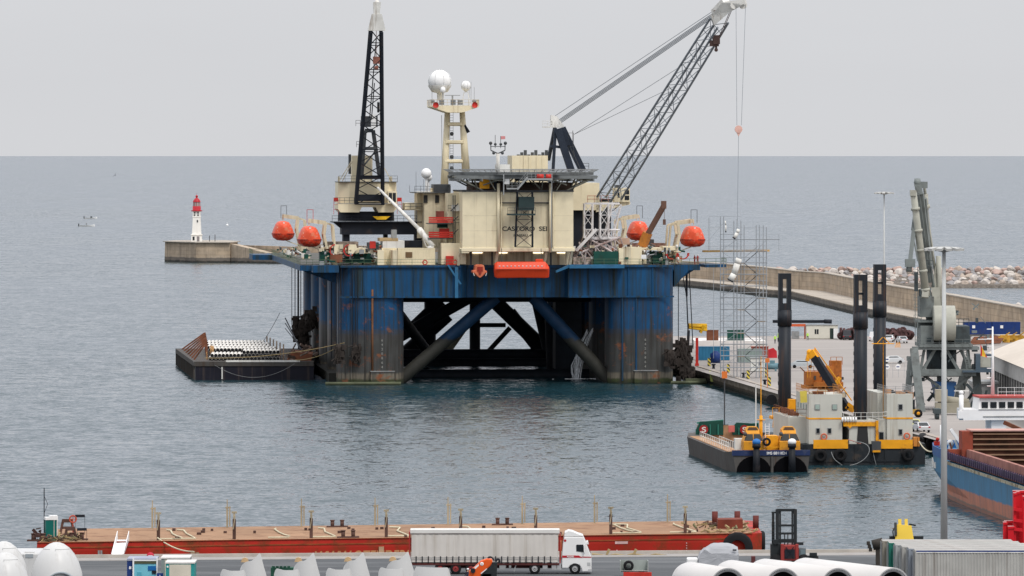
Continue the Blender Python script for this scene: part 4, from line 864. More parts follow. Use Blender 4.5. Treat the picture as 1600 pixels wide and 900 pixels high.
# lifeboats: end-on pods at the sides, one large across the bow, a small rescue boat
darko = mat('lifeboat_dark_trim', (.28, .03, .02), .5)
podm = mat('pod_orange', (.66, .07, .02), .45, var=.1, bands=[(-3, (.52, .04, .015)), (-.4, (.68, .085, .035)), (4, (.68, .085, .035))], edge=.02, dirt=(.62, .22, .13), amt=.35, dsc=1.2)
def pod(label, px, py, v_, group='end-on enclosed lifeboats at the platform sides', s_=1):
    p = L(px, py, v_); t = thing('lifeboat', label, 'lifeboat', RF.W(p[0], p[1], p[2]), A, group)
    mb = MB(); secs = []
    for y, k in ((-2.4, .15), (-2.1, .55), (-1.3, .88), (0, 1), (4, 1), (5.6, .8), (6.4, .2)):
        prof = [(0, -1.75), (1.15, -1.65), (1.85, -1.2), (2.12, -.55), (2.05, -.35), (1.78, .5), (1.38, 1.4), (1.0, 1.85), (.45, 2.02), (0, 2.04)]
        q_ = prof + [(-x, z) for x, z in prof[-2:0:-1]]
        secs.append([(x * k, y, z * (k * .7 + .3) - .0) for x, z in q_])
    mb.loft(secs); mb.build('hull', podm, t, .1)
    mb = MB(); prof = [(2.12, -.42), (2.12, -.28)]
    for y0, y1, k0, k1 in ((-2.2, -1.3, .5, .89), (-1.3, 0, .89, 1.0), (0, 4, 1, 1)):
        for s in (-1, 1): mb.bar((s * 2.08 * k0, y0, -.4), (s * 2.08 * k1, y1, -.4), .14, .2)
    mb.bar((-1.0, -2.25, -.4), (1.0, -2.25, -.4), .14, .2); mb.build('rubbing_strake', darko, t)
    mb = MB()
    for x in (-1.1, -.6, .6, 1.1): mb.cbox((x, -1.75 + abs(x) * .35, .8), .3, .5, .14); mb.cbox((x, -2.0 + abs(x) * .35, .2), .3, .5, .14)
    mb.cbox((0, -2.1, .1), .35, .4, .8); mb.cbox((0, -1.5, 1.6), .3, .6, .5); mb.build('window', whited, t)
    return t
pods = [('enclosed orange lifeboat on the far left rear corner of the platform', 443, 362, 84, -1), ('enclosed orange lifeboat at the left front of the platform beside the cream davit', 484, 371, 6, -1), ('enclosed orange lifeboat behind the rusty folding crane on the platform right side', 999, 362, 84, 1), ('enclosed orange lifeboat hanging at the far right edge of the platform', 1084, 371, 6, 1)]
for lb, px, py, v_, sd_ in pods:
    pod(lb, px, py, v_)
    p = L(px, py, v_); mb = MB()
    for dv in (0, 5):
        x = p[0] - sd_ * 2.6; zc = p[2]
        pts = [Vector((x - sd_ * 2.0, p[1] + dv, zt)), Vector((x - sd_ * .6, p[1] + dv, zt + 2.4)), Vector((x, p[1] + dv, zc + .5)), Vector((x - sd_ * .3, p[1] + dv, zc + 2.6)), Vector((x + sd_ * 2.6, p[1] + dv, zc + 3.0))]
        for a, b in zip(pts, pts[1:]): mb.bar(a, b, .45, .7)
        mb.bar((x - sd_ * 2.2, p[1] + dv, zt), (x - sd_ * 1.6, p[1] + dv, zc + 2.2), .35, .5); mb.bar((x - sd_ * 1.6, p[1] + dv, zc + 2.2), (x, p[1] + dv, zc + 2.7), .3)
        mb.tube((p[0], p[1] + dv, zc + 2.2), (p[0], p[1] + dv, zc + 3.1), .07)
    mb.bar(pts[2], pts[2] - Vector((0, 5, 0)), .3); mb.bar((p[0] - sd_ * .5, p[1], p[2] - 1.7), (p[0] - sd_ * 4.5, p[1], p[2] - 3.2), .18)
    d_ = mb.build('lifeboat_davit', creamd, rig)
    mb = MB(); zc = p[2]
    for dx in (-.5, .6): mb.tube((p[0] + dx, p[1], zc + 2.6), (p[0] + dx, p[1], zc + 5.0), .06, n=4)
    mb.tube((p[0] - .5, p[1], zc + 5), (p[0] + .6, p[1], zc + 5), .06, n=4); mb.build('davit_aerial', red if px == 484 else dgrey, d_)
# the long one across the bow
p = L(815, 420, -3.6); hl = (RF.U(858, -3.6) - RF.U(772, -3.6)) / 2
t = thing('lifeboat', 'long orange enclosed lifeboat hanging across the bow under the ship name', 'lifeboat', RF.W(*p), A)
mb = MB(); secs = []
for x, kt, kb, w_ in ((-1, .25, .45, .35), (-.985, .7, .85, .8), (-.9, 1, .97, .95), (0, 1, 1.0, 1), (.85, 1.03, .98, .95), (.94, .55, .95, .85), (.985, .2, .85, .75), (1, .0, .5, .3)):
    top = 1.15 * kt + .1; bot = -1.6 * kb - .1 * abs(x); ww = 1.5 * w_
    secs.append([(x * hl, -ww * .6, bot), (x * hl, -ww, -.15), (x * hl, -ww * .95, .1), (x * hl, -ww * .55, top), (x * hl, ww * .55, top), (x * hl, ww * .95, .1), (x * hl, ww, -.15), (x * hl, ww * .6, bot)])
mb.loft(secs); mb.build('hull', orange, t, .12)
mb = MB(); mb.box(.5 * hl, .78 * hl, -.5, .5, 1.15, 1.75); mb.build('steering_cupola', orange, t, .1)
mb = MB(); mb.box(-hl * .97, hl * .96, -1.56, -1.47, -.12, -.02); mb.build('rubbing_strake', darko, t)
for k in range(12): mb = MB(); mb.cbox((-.82 * hl + k * .14 * hl, -1.26, .52), .28, .12, .12); mb.build('window', white, t)
mb = MB()
for x in (-.72, .72): mb.tube((x * hl, 0, 1.1), (x * hl, .6, 3.6), .06)
mb.build('fall_wire', dgrey, t)
p = L(749, 423, -2.6); t = thing('rescue_boat', 'small pinkish orange rescue boat seen end-on left of the long lifeboat', 'boat', RF.W(*p), A)
mb = MB(); secs = []
for y, k in ((-1.5, .7), (-1.2, .95), (2, 1), (3, .8)):
    prof = [(0, -1.25), (.7, -.85), (1.35, -.3), (1.3, 0), (.95, .1), (.8, .95), (.5, 1.1)]; secs.append([(x * k, y, z) for x, z in prof + [(-x, z) for x, z in prof[-1:0:-1]]])
mb.loft(secs); mb.build('hull', mat('faded_orange', (.62, .16, .08), .5, var=.1, dirt=(.5, .3, .2), amt=.3), t, .06)
mb = MB(); mb.box(-.5, .5, -1.62, -1.45, -.1, .75); mb.box(-.2, .2, -1.7, -1.5, -.6, .4); mb.build('outboard_motor', darko, t)
mb = MB()
for s_ in (-1, 1): mb.bar((s_ * 1.0, -1.6, -.9), (s_ * 1.2, -1.6, -.35), .1)
mb.build('trim', whited, t)

# anchors, chains and fairleads hanging at the corners
blk = mat('tarry_brown', (.035, .028, .024), .8, var=.4)
def hung(px, py, v_, seed, s_=1.0):
    r = random.Random(seed); c = L(px, py, v_); mb = MB()
    for k in range(int(16)):
        q_ = c + Vector((r.uniform(-1.1, 1.1), r.uniform(-.6, .6), r.uniform(-2.0, 2.2))) * s_
        mb.cbox(q_, r.uniform(.3, 1.1) * s_, r.uniform(.4, 1) * s_, r.uniform(.3, 1.3) * s_)
    for k in range(6): a = c + Vector((r.uniform(-1, 1), -.4, r.uniform(-2, 2))) * s_; mb.tube(a, a + Vector((r.uniform(-1.2, 1.2), -.4, r.uniform(-1.8, .3))) * s_, .13 * s_, n=5)
    mb.ball(c + Vector((.1, 0, -.2)) * s_ if 0 else c, 1.25 * s_, 8, 1.7, .6); [mb.tube(c + Vector((r.uniform(-1, 1), -.7, r.uniform(-1.5, 2))) * s_, c + Vector((r.uniform(-1.3, 1.3), -.9, r.uniform(-2.3, 1))) * s_, .08, n=5) for _ in range(9)]
    mb.build('anchor_fairlead', blk, rig)
hung(530, 552, -.9, 1, .85); hung(556, 552, -.9, 2, .75); hung(1048, 560, -.9, 5, .8)
for k, (px, py, v_) in enumerate(((466, 515, 92), (478, 505, 90), (486, 500, 88), (474, 530, 92))): hung(px, py, v_, 11 + k, 1.0)
for k, (px, py, v_) in enumerate(((1064, 548, 4), (1071, 560, 6), (1068, 577, 4), (1079, 588, 6))): hung(px, py, v_, 21 + k, .95)
mb = MB()
for px, v_, y0, y1, r in ((456, 118, 405, 512, .07), (461, 112, 405, 512, .09), (466, 100, 405, 520, .18), (470, 100, 405, 530, .09), (526, 0, 414, 540, .07), (529, 0, 414, 540, .07), (533, -.3, 414, 545, .07), (551, -.5, 416, 540, .07), (555, -.5, 416, 540, .07), (559, -.5, 416, 540, .07), (518, 20, 418, 560, .1)): mb.tube(L(px, y0, v_), L(px, y1, v_), r, n=5)
for a, b, r in (((1060, 424, 4), (1060, 545, 4), .08), ((1066, 425, 6), (1073, 465, 6), .08), ((1073, 425, 6), (1073, 463, 6), .2), ((1073, 463, 6), (1076, 540, 6), .12), ((1077, 425, 8), (1083, 545, 8), .09)): mb.tube(L(*a), L(*b), r, n=5)
mb.build('anchor_wire', black, rig)
for k, (u_, w_) in enumerate(((-33, -19.5), (29, 35.5))):
    mb = MB(); mb.tube((u_, -3.4, .28), (w_, -3.4, .28), .32, n=8); mb.tube((u_ + 2, -3.2, .25), (u_ + 3.5, -1.2, .25), .22); mb.tube((w_ - 2.5, -3.2, .25), (w_ - 1, -1.2, .25), .3)
    if k: mb.cbox((33.6, -2.2, .6), 3.6, 1.4, .7)
    o = mb.build('floating_fender', mat('mossy_timber', (.09, .10, .06), .85, var=.3)); o.location = (RF.x0, RF.y0, 0); o.rotation_euler = (0, 0, A); tag(o, 'mossy floating timber fender at the foot of the %s front column' % ('left', 'right')[k], 'fender')
wj = mat('falling_water', (.85, .88, .9), .3, var=.15, sc_=3); mb = MB(); r = random.Random(5)
for k in range(36):
    g_ = k % 3; a = L((926, 918, 905)[g_] + r.uniform(-1, 1), (512, 514, 548)[g_] + r.uniform(0, 5), 24); b = Vector((a[0] - (2.2, 1.8, .6)[g_] - r.uniform(0, .7), 23, 0)); pts = [a.lerp(b, t_) + Vector((-1.0 * math.sin(t_ * 3.1), 0, 0)) * (1 if k % 2 else .4) for t_ in (0, .25, .5, .75, 1)]
    mb.path(pts, .028, 4)
for k in range(60): mb.ball((L(908, 0, 24)[0] + r.gauss(0, 2.2), 23 + r.uniform(-1, 1), .03), r.uniform(.1, .28), 6, .4)
o = mb.build('water_discharge', wj); o.location = (RF.x0, RF.y0, 0); o.rotation_euler = (0, 0, A); tag(o, 'thin streams of water pouring out beneath the platform at right', 'water stream', kind='stuff')
redsuit = mat('red_coverall', (.32, .03, .03), .8)
for k, px in enumerate((1085.5, 1090)):
    q_ = L(px, 408, 5.5); w_ = RF.W(q_[0], q_[1], zt + .02); person('person in red coveralls on the right corner gallery of the platform, the %s one' % ('left', 'right')[k], w_, R(20 if k else -60), redsuit, white)
# ------------------------------------------------------------------ pipe barge at the left of the platform
BF = Frame(*(lambda q: (q.x, q.y))(gp(306, 594)), R(1.5)); BL_ = BF.L
bt = thing('pipe_barge', 'dark flat barge loaded with stacked pipes moored at the left of the platform', 'barge', (BF.x0, BF.y0, 0), BF.a)
bh = mat('barge_black', (.012, .012, .02), .6, dirt=(.08, .06, .05), amt=.4, streak=True); bd = mat('barge_side_grey', (.075, .07, .065), .75, dirt=(.06, .045, .035), amt=.6, streak=True)
mb = MB(); bl, bw = 21.5, 75.0; z1 = 3.4
mb.loft([[(-5.5, 42, z) if 0 else (x, y, z) for x, y in ((0, 0), (bl, 0), (bl, bw), (-5.5, bw))] for z in (-1, z1 - .9)]); mb.build('hull', bh, bt)
mb = MB(); mb.loft([[(x, y, z) for x, y in ((-.4, -.15), (bl, -.15), (bl, bw), (-5.9, bw))] for z in (z1 - .85, z1)]); mb.build('deck', bd, bt)
mb = MB()
for k in range(16): mb = MB(); t_ = k / 15; x, y = -.25 - 5.4 * t_, .2 + (bw - 1) * t_; mb.box(x - .2, x + .1, y, y + .5, .1, z1 - .2); mb.build('side_frame', bd, bt)
mb = MB(); mb.box(5.5, 19, -.25, -.17, z1 - .1, z1 + .25); mb.build('pale_edge_plank', whited, bt)
mb = MB(); mb.tube((4.8, -.3, .2), (4.8, -.3, 2.4), .14); mb.build('white_draught_post', whited, bt)
for k in range(7):   # left rack frames
    mb = MB(); y = 9 + k * 10; mb.bar((.0 - y * .065, y, z1), (2.0 - y * .03, y, z1 + 3.2), .22, .3); mb.bar((2.1 - y * .03, y, z1), (2.1 - y * .03, y, z1 + 3.3), .22, .3); mb.build('rack_frame', rust, bt)
for k in range(6):
    mb = MB(); y = 8 + k * 10; mb.bar((15.9 - k * .75, y, z1), (15.9 - k * .75, y, z1 + 2.9), .25, .4); mb.build('rack_post', mat('tan_steel', (.33, .25, .18), .7, dirt=(.1, .06, .04), amt=.4), bt)
mb = MB(); r = random.Random(4)
for k in range(30): c = Vector((r.uniform(17, 21), r.uniform(1, 30), z1 + r.uniform(.1, 1.2))); mb.bar(c, c + Vector((r.uniform(-2, 2), r.uniform(-2, 2), r.uniform(-.2, 1.4))), r.uniform(.15, .5))
tag(mb.build('deck_clutter', [mat('clutter_brown', (.14, .10, .08), .9, var=.5)], bt), kind='stuff')
mb = MB(); mb.prism([(16.5, z1), (21, z1), (21.3, z1 + 1.2), (17.5, z1 + 1.6)], 1, 4, 18); mb.build('rusty_stack', rust, bt)
pipew = mat('pipe_concrete_white', (.72, .70, .66), .7, dirt=(.4, .36, .3), amt=.25); pipeb = mat('pipe_bore_black', (.012, .012, .014), .8)
pm = None; cnt = 0
def pipe(x, y0, z, Lp):
    global pm, cnt
    if pm is None:
        t = thing('coated_pipe', 'x', 'pipe', (0, 0, 0), 0, 'white coated pipes stacked on the barge')
        a = MB(); a.tube((0, 0, 0), (0, 12, 0), .335, n=12); a.build('casing', pipew, t)
        a = MB(); a.lathe([(.001, -.02), (.30, -.018), (.318, .0), (.318, .3)], n=12, axis=1); a.build('open_end', pipeb, t); pm = t; t0 = t
    else:
        t0 = dup(pm, (0, 0, 0))
    t0['label'] = 'white coated pipe with a dark open end in the stack on the barge'
    w_ = BF.W(x, y0, z); t0.location = w_; t0.rotation_euler = (0, 0, BF.a); cnt += 1
def row(n, x0, y0, lev):
    for i in range(n): pipe(x0 + i * .69, y0, z1 + .35 + .6 * (lev - 1), 12)
for lev, n_ in ((1, 19), (2, 18)): row(n_, 2.5 + .34 * lev - .34, 5, lev)
row(10, 8.7, 5, 3); row(18, 2.2, 18, 3); row(17, 1.6, 31, 3); row(17, 1.2, 44, 3); row(16, .9, 57, 3)
mb = MB()
for k in range(4): x = 2.2 - k * .4; mb.box(x, x + 11.5, 18 + k * 13, 29 + k * 13, z1, z1 + 1.15)
mb.build('timber_bed', mat('timber_bed', (.10, .07, .05), .9, var=.4), bt)
tan = mat('tan_workwear', (.55, .32, .14), .8)
for k, (x, y) in enumerate(((3.2, 16), (3.6, 13), (2.6, 9))):
    person('person in tan overalls on the pipe barge, the %s of three' % ('back one', 'middle one', 'front one')[k], BF.W(x - .8, y, z1 + .9 * (k < 2) + .02), R(40 * k), tan, whited)
def cat(a, b, sag, n=14):
    a, b = Vector(a), Vector(b); return [a.lerp(b, t / n) - Vector((0, 0, sag * 4 * (t / n) * (1 - t / n))) for t in range(n + 1)]
def line(label, pts, r, m, name='mooring_rope', catg='rope'): mb = MB(); mb.path(pts, r, 5); return tag(mb.build(name, m), label, catg)
line('upper pale mooring rope from the barge bow to the left front column', cat(BF.W(1.6, 1, z1 + .6), RF.W(-29.5, -1, 7.5), .8), .07, ropeb)
line('lower pale mooring rope drooping from the barge deck to the platform column', cat(BF.W(18, 1, z1 + .2), RF.W(-31, 3, 6.3), .5), .07, ropeb)
line('thin dark wire rising from the pipe stack to the anchor gear', cat(BF.W(12, 30, z1 + 3), RF.W(-37, 88, 10.5), .2), .05, black, 'wire', 'wire')
line('slack rope hanging in a loop across the dark barge side', cat(BF.W(3.4, -.4, z1 - .6), BF.W(18, -.4, z1 - .4), 2.4), .035, grey)
for k, (px, py) in enumerate(((440, 520), (433, 530), (446, 540))): line('slanting stay from the platform anchor gear down to the pipe barge, the %s one' % ('top', 'middle', 'lowest')[k], [BF.W(19 + k * .5, 20 - k * 4, z1 + 1.5 - k * .3), RF.W(-36, 86, 9.6 - 1.0 * k)], .12 - .02 * k, black, 'stay', 'stay')

# ------------------------------------------------------------------ scaffold tower on the quay corner
galv = mat('scaffold_tube', (.26, .28, .30), .5); deckb = mat('scaffold_board', (.52, .36, .20), .8)
D0 = 1060.0; SF = Frame((1160 - 800) * D0 / FPX, D0, 0); st = thing('scaffold_tower', 'tall thin scaffold stair tower on the quay right of the platform', 'scaffold', (SF.x0, SF.y0, QZ))
S_ = lambda px, py, v=0: SF.L(px, py, v) - Vector((0, 0, QZ))
zt_ = S_(0, 345)[2]; mb = MB()
xs = [(1126, 338), (1131, 338), (1147, 345), (1152, 342), (1158, 345), (1163, 352), (1182, 352), (1187, 352), (1193, 352), (1198, 355)]
for px, top in xs:
    for v_ in (0, 2.2): mb.tube(S_(px, 600), (S_(px, 0)[0], v_, 0), .05, n=4) if 0 else mb.tube((S_(px, 0)[0], v_, 0), (S_(px, 0)[0], v_, S_(0, top)[2]), .05, n=4)
for px, top in ((1107, 340), (1109, 340), (1217, 366), (1115, 420)):
    mb.tube((S_(px, 0)[0], 0, S_(0, 392 if px < 1112 or px > 1200 else 560)[2]), (S_(px, 0)[0], 0, S_(0, top)[2]), .05, n=4)
py = 374; k = 0
while py < 590:
    for v_ in (0, 2.2): mb.tube(S_(1126, py, v_), S_(1199 if k else 1218, py, v_), .085, n=6)
    mb.tube(S_(1126, py - 8, 0), S_(1199 if py > 395 else 1160, py - 8, 0), .05, n=6); mb.cbox(S_(1140, py, 1.1), 1.9, 1.6, .06) if k % 2 else 0
    if k % 2: mb.tube(S_(1126, py, 0), S_(1199, py, 2.2), .045, n=4)
    py += 18.2; k += 1
for py in (338, 356): mb.tube(S_(1107, py), S_(1152 if py < 350 else 1198, py), .035, n=4); mb.tube(S_(1126, py, 2.2), S_(1158, py, 2.2), .03, n=4)
for a, b in ((1126, 1152), (1182, 1198)):
    for py in (392, 429, 465, 502, 538, 575): mb.tube(S_(a, py), S_(b, py - 18), .045, n=4); mb.tube(S_(b, py + 18), S_(a, py), .04, n=4)
mb.tube(S_(1217, 366), S_(1182, 366), .03, n=4); mb.tube(S_(1107, 376), S_(1135, 343), .03, n=4)
mb.build('standards_and_ledgers', galv, st)
py = 393; k = 0
while py < 590:
    xa, xb = (1163, 1184) if k % 2 == 0 else (1184, 1163)
    mb = MB(); a, b = S_(xa, py + 18, 1), S_(xb, py, 1); mb.bar(a, b, .25, .12); 
    if k % 2 == 0: mb.bar(a + Vector((0, 0, .9)), b + Vector((0, 0, .9)), .05)
    mb.build('stair_flight', dgrey, st)
    mb = MB(); c = S_(1190 if k % 2 == 0 else 1158, py, 1); mb.cbox(c, 1.2, 2.0, .12); mb.build('landing_board', deckb, st)
    py += 18.2; k += 1
t = thing('gangway', 'long orange brown footbridge from the platform to the scaffold top', 'gangway', (0, 0, 0))
a, b = RF.W(36, 4, 0), SF.W(4.3, 1, 0); a.z = wp(0, 393, 1095).z; b.z = wp(0, 391.5, 1062).z
mb = MB(); mb.bar(a, b, 1.0, .35); mb.build('walkway', mat('gangway_orange', (.55, .34, .12), .7), t); mb = MB(); mb.rail([a, b], step=2.5, r=.02, h=.9, mids=1); mb.build('handrail', galv, t)
# ventilation ducts hung on the tower
for lb, pts, r in (('long white ribbed hose hanging down the scaffold tower', ((1155, 404), (1152, 412), (1147, 428), (1141, 438)), .55), ('short white hose high in the scaffold tower', ((1154, 358), (1152, 364), (1147, 372)), .3), ('thin white hose at the top left of the scaffold tower', ((1133, 345), (1134, 352), (1134, 362)), .12)):
    t = thing('hose', lb, 'hose', (0, 0, 0)); mb = MB(); pp = [wp(x, y, D0 - 1.5) for x, y in pts]
    for a, b in zip(pp, pp[1:]): mb.tube(a, b, r, n=10)
    mb.build('casing', whited, t); mb = MB(); d = (pp[-1] - pp[-2]).normalized(); mb.tube(pp[-1] - d * .1, pp[-1] + d * .12, r * 1.05, n=10); mb.build('collar', black, t)

# ------------------------------------------------------------------ things on the quay, from the back to the front
def at(px, py, z=QZ): return gp(px, py, z + .01)
def cabin(label, px0, px1, base, h, dep, m, name='site_cabin', cat_='cabin', win=(), door=None, roof=None):
    a, b = at(px0, base), at(px1, base); wd = b.x - a.x; t = thing(name, label, cat_, ((a.x + b.x) / 2, a.y + dep / 2, QZ + .01))
    mb = MB(); mb.box(-wd / 2, wd / 2, -dep / 2, dep / 2, .15, h); mb.box(-wd / 2 + .2, wd / 2 - .2, -dep / 2 + .2, dep / 2 - .2, 0, .15); mb.build('body', m, t)
    mb = MB(); mb.box(-wd / 2 - .12, wd / 2 + .12, -dep / 2 - .12, dep / 2 + .12, h + .003, h + .15); mb.build('roof', roof or grey, t)
    for x, z, w_, hh in win: mb = MB(); mb.box(x * wd / 2 - w_ / 2, x * wd / 2 + w_ / 2, -dep / 2 - .05, -dep / 2 + .1, z, z + hh); mb.build('window', glass, t)
    if door: x, w_, hh = door; mb = MB(); mb.box(x * wd / 2 - w_ / 2, x * wd / 2 + w_ / 2, -dep / 2 - .04, -dep / 2 + .1, .1, hh); mb.build('door', mat('open_doorway', (.03, .045, .04), .9), t)
    return t
t = cabin('cream site cabin with a twin window and open door at the far quay edge', 1260, 1309, 530, 2.9, 3, mat('cabin_cream', (.60, .58, .50), .7, var=.05), win=((-.42, 1.1, .35, 1.0), (-.28, 1.1, .35, 1.0)), door=(.62, .8, 2.3))
mb = MB(); mb.bar((2.1 + .3, -1.9, 1.2), (3.4, -2.0, 1.2), .08, 2.1); mb.build('open_door_leaf', white, t)
t = thing('loading_gantry', 'red steel frame carrying a long black pipe left of the cream cabin', 'frame', at(1245, 530) + Vector((0, 2, 0))); mb = MB()
for x in (-3.2, -1.5, 1.8): 
    for y in (-.8, .8): mb.bar((x, y, 0), (x, y, 2.9), .2)
mb.bar((-3.3, 0, 2.9), (1.9, 0, 2.9), 1.9, .5); mb.build('steel_frame', mat('frame_orange_red', (.55, .11, .04), .6), t); mb = MB(); mb.tube((-5, 0, 3.7), (6.3, 0, 3.7), .35, n=8); mb.tube((5.9, 0, 3.72), (7.5, 0, 3.66), .48, n=8); mb.build('black_pipe', black, t)
mb = MB(); mb.box(-1, .6, -.5, .5, .05, 1.6); mb.tube((.1, -.6, 1), (.1, .6, 1), .5); mb.build('pump', grey, t)
# rope and tyre heaps along the far edge
hm_ = mat('heap_brown', (.07, .035, .035), .9, var=.6, sc_=1.2)
for k, (px0, px1, h) in enumerate(((1313, 1336, 2.5), (1384, 1412, 2.6), (1405, 1424, 2.0))):
    r = random.Random(k); mb = MB(); a, b = at(px0, 531), at(px1, 531)
    for j in range(26): c = Vector((r.uniform(a.x, b.x), a.y + r.uniform(-1, 2), QZ + r.uniform(.3, h - .6))); mb.lathe([(.35, -.25), (.8, -.25), (.85, .25), (.35, .25), (.35, -.25)], c, 10, axis=r.choice((0, 1, 1)))
    mb.m = 0; o = mb.build('tyre_heap', [hm_, rust]); o.location.z = 0; tag(o, ('brown heap of old fenders and tyres right of the cream cabin', 'brown heap of old fenders behind the parked cars', 'low heap of old fenders beside the grey harbour crane')[k], 'heap')
# cars
carb = {}
def car(label, px, py, rz, col, H=1.45, Lc=4.2, van=False):
    t = thing('parked_car', label, 'car', at(px, py), rz); m = mat('car_paint_%d_%d_%d' % tuple(int(c * 99) for c in col), col, .25, var=.02, spec=.7)
    h = H; w_ = .85; l = Lc / 2
    side = [(-l, .35), (-l + .05, .8), (-l + .75, .92), (-l + 1.35, h - .05), (l - 1.2 if not van else l - .3, h), (l - .35 if not van else l - .1, .95), (l, .85), (l, .35)]
    mb = MB(); secs = []
    for y, kx, kz in ((-w_, .98, .0), (-w_ * .98, 1, 0), (w_ * .98, 1, 0), (w_, .98, 0)): secs.append([(x * kx, y * (1 - .14 * (z > 1.0)), z) for x, z in side])
    mb.loft(secs); mb.build('body', m, t, .06)
    mb = MB()
    for s_ in (-1, 1): y = s_ * w_ * .905; mb.prism([(-l + .95, .95), (-l + 1.45, h - .14), (l - 1.35, h - .12), (l - .65, .95)], 1, y - .03, y + .03)
    mb.build('side_window', glass, t)
    mb = MB(); mb.bar((l - .42 if not van else l - .12, 0, 1.02), (l - 1.1 if not van else l - .25, 0, h - .1), 1.3, .06) if 0 else mb.add([(l - .36, -.68, 1.0), (l - .36, .68, 1.0), (l - 1.1, .6, h - .07), (l - 1.1, -.6, h - .07), (l - .40, -.68, .98), (l - .40, .68, .98), (l - 1.14, .6, h - .09), (l - 1.14, -.6, h - .09)], [(0, 1, 2, 3), (4, 7, 6, 5), (0, 4, 5, 1), (2, 6, 7, 3)])
    for vtx in mb.v: vtx.x += .05
    mb.build('rear_window', glass, t)
    mb = MB(); mb.add([(-l + .80, -.68, .96), (-l + .80, .68, .96), (-l + 1.36, .6, h - .1), (-l + 1.36, -.6, h - .1)], [(0, 1, 2, 3)]); 
    for vtx in mb.v: vtx.x -= .04
    mb.build('windscreen', glass, t)
    for sx in (-1, 1):
        for sy in (-1, 1): mb = MB(); mb.lathe([(.01, -.1), (.32, -.1), (.32, .1), (.01, .1)], (sx * (l - .8), sy * .78, .32), 12, axis=1); mb.build('wheel', rubber, t)
    for sy in (-1, 1): mb = MB(); mb.cbox((l - .0, sy * .68, .78), .06, .25, .18); mb.build('tail_light', mat('tail_light_red', (.4, .01, .01), .3), t)
    return t
car('silver hatchback seen from behind before the brown heap by the grey crane', 1409, 536, R(-80), (.50, .51, .52), Lc=4.0)
car('white car half hidden behind the tallest black leg', 1390, 534, R(-100), (.70, .70, .70))
car('white van parked between the two right hand black legs', 1365, 533, R(-95), (.68, .68, .68), H=2.0, van=True)
car('black van beside the brown heap right of the cream cabin', 1325, 531, R(-100), (.03, .03, .035), H=2.1, van=True)
car('silver car seen from the side right of the third black leg', 1395, 568, R(5), (.55, .57, .58))
car('silver grey estate car beside the left black leg', 1254, 575, R(175), (.42, .46, .48), Lc=4.5)
car('silver saloon parked right of the jack-up barge cabins', 1439, 675, R(-80), (.50, .50, .51), Lc=4.3)
car('yellow green car just behind the silver saloon', 1426, 671, R(-80), (.50, .48, .10), Lc=4.0)
# blue container, tanks and cabin by the scaffold
container('long blue container on the quay behind the scaffold tower foot', at(1115, 563) + Vector((0, 1.2, 0)), 0, 6.06, bluec, group=None, doors=False)
container('grey green container right of the blue container behind the scaffold', at(1172, 567) + Vector((0, 1.4, 0)), R(3), 4.5, mat('pale_green_container', (.26, .32, .30), .6), doors=False)
mb = MB(); mb.lathe([(.01, 0), (.95, 0), (1.0, 1.7), (.55, 1.95), (.5, 2.2), (.01, 2.25)], n=18); o = tag(mb.build('plastic_tank', navy), 'dark blue round tank in front of the blue container', 'tank'); o.location = at(1118, 567)
cabin('small white site cabin at the scaffold foot', 1173, 1195, 581, 2.4, 2.4, mat('cabin_white', (.62, .62, .58), .7), win=((.3, 1.2, .45, .6),))
mb = MB(); mb.box(-.25, .25, -.2, .2, 0, 5.2); mb.box(-.35, .35, -.3, .3, 0, .5); o = tag(mb.build('red_post', red), 'dark red upright post beside the blue container', 'post'); o.location = at(1089, 572)
mb = MB(); mb.box(-1.6, 1.6, -1, 1, .3, 2.2); mb.box(-1.7, 1.7, -1.1, 1.1, 2.2, 2.3)
for k in range(5): mb.box(-1.62 + k * .78, -1.5 + k * .78, -1.04, 1.04, .1, 2.2)
o = tag(mb.build('cage_crate', mat('cage_red_brown', (.30, .09, .06), .7)), 'reddish brown caged crate behind the white site cabin', 'crate'); o.location = at(1187, 560)
mb = MB(); mb.prism([(-1.0, 0), (1.0, 0), (.9, 1.3), (.3, 1.9), (-.9, 1.5)], 1, -.9, .9); o = tag(mb.build('tarpaulin_pile', mat('red_tarpaulin', (.5, .03, .04), .7)), 'bright red covered load left of the left black leg', 'load'); o.location = at(1206, 559)
mb = MB(); mb.tube((-1.5, 0, .9), (1.3, 0, .9), .6, n=12); mb.cbox((-.8, 0, .25), .3, 1, .5); mb.cbox((.8, 0, .25), .3, 1, .5); mb.cbox((.2, 0, 1.7), .9, .6, .5); o = tag(mb.build('compressor', mat('compressor_teal', (.12, .22, .26), .5)), 'blue grey compressor tank right of the white site cabin', 'compressor'); o.location = at(1205, 580)
# yellow suction hose boom, far off behind the platform's right column
mb = MB()
for k in range(4): mb.tube(wp(1076, 512 - k * 1.6, 1110) + Vector((0, k % 2, 0)), wp(1104, 516 - k * 2.8, 1113), .22, n=6)
mb.tube(wp(1094, 520, 1112), wp(1100, 509, 1112), .3); tag(mb.build('yellow_boom', yellow), 'yellow boom lying above the quay just right of the platform', 'boom')
mb = MB(); mb.bar(wp(1076, 516, 1110), wp(1074, 560, 1110), .5); tag(mb.build('boom_post', dgrey), 'grey post that props the yellow boom', 'post')
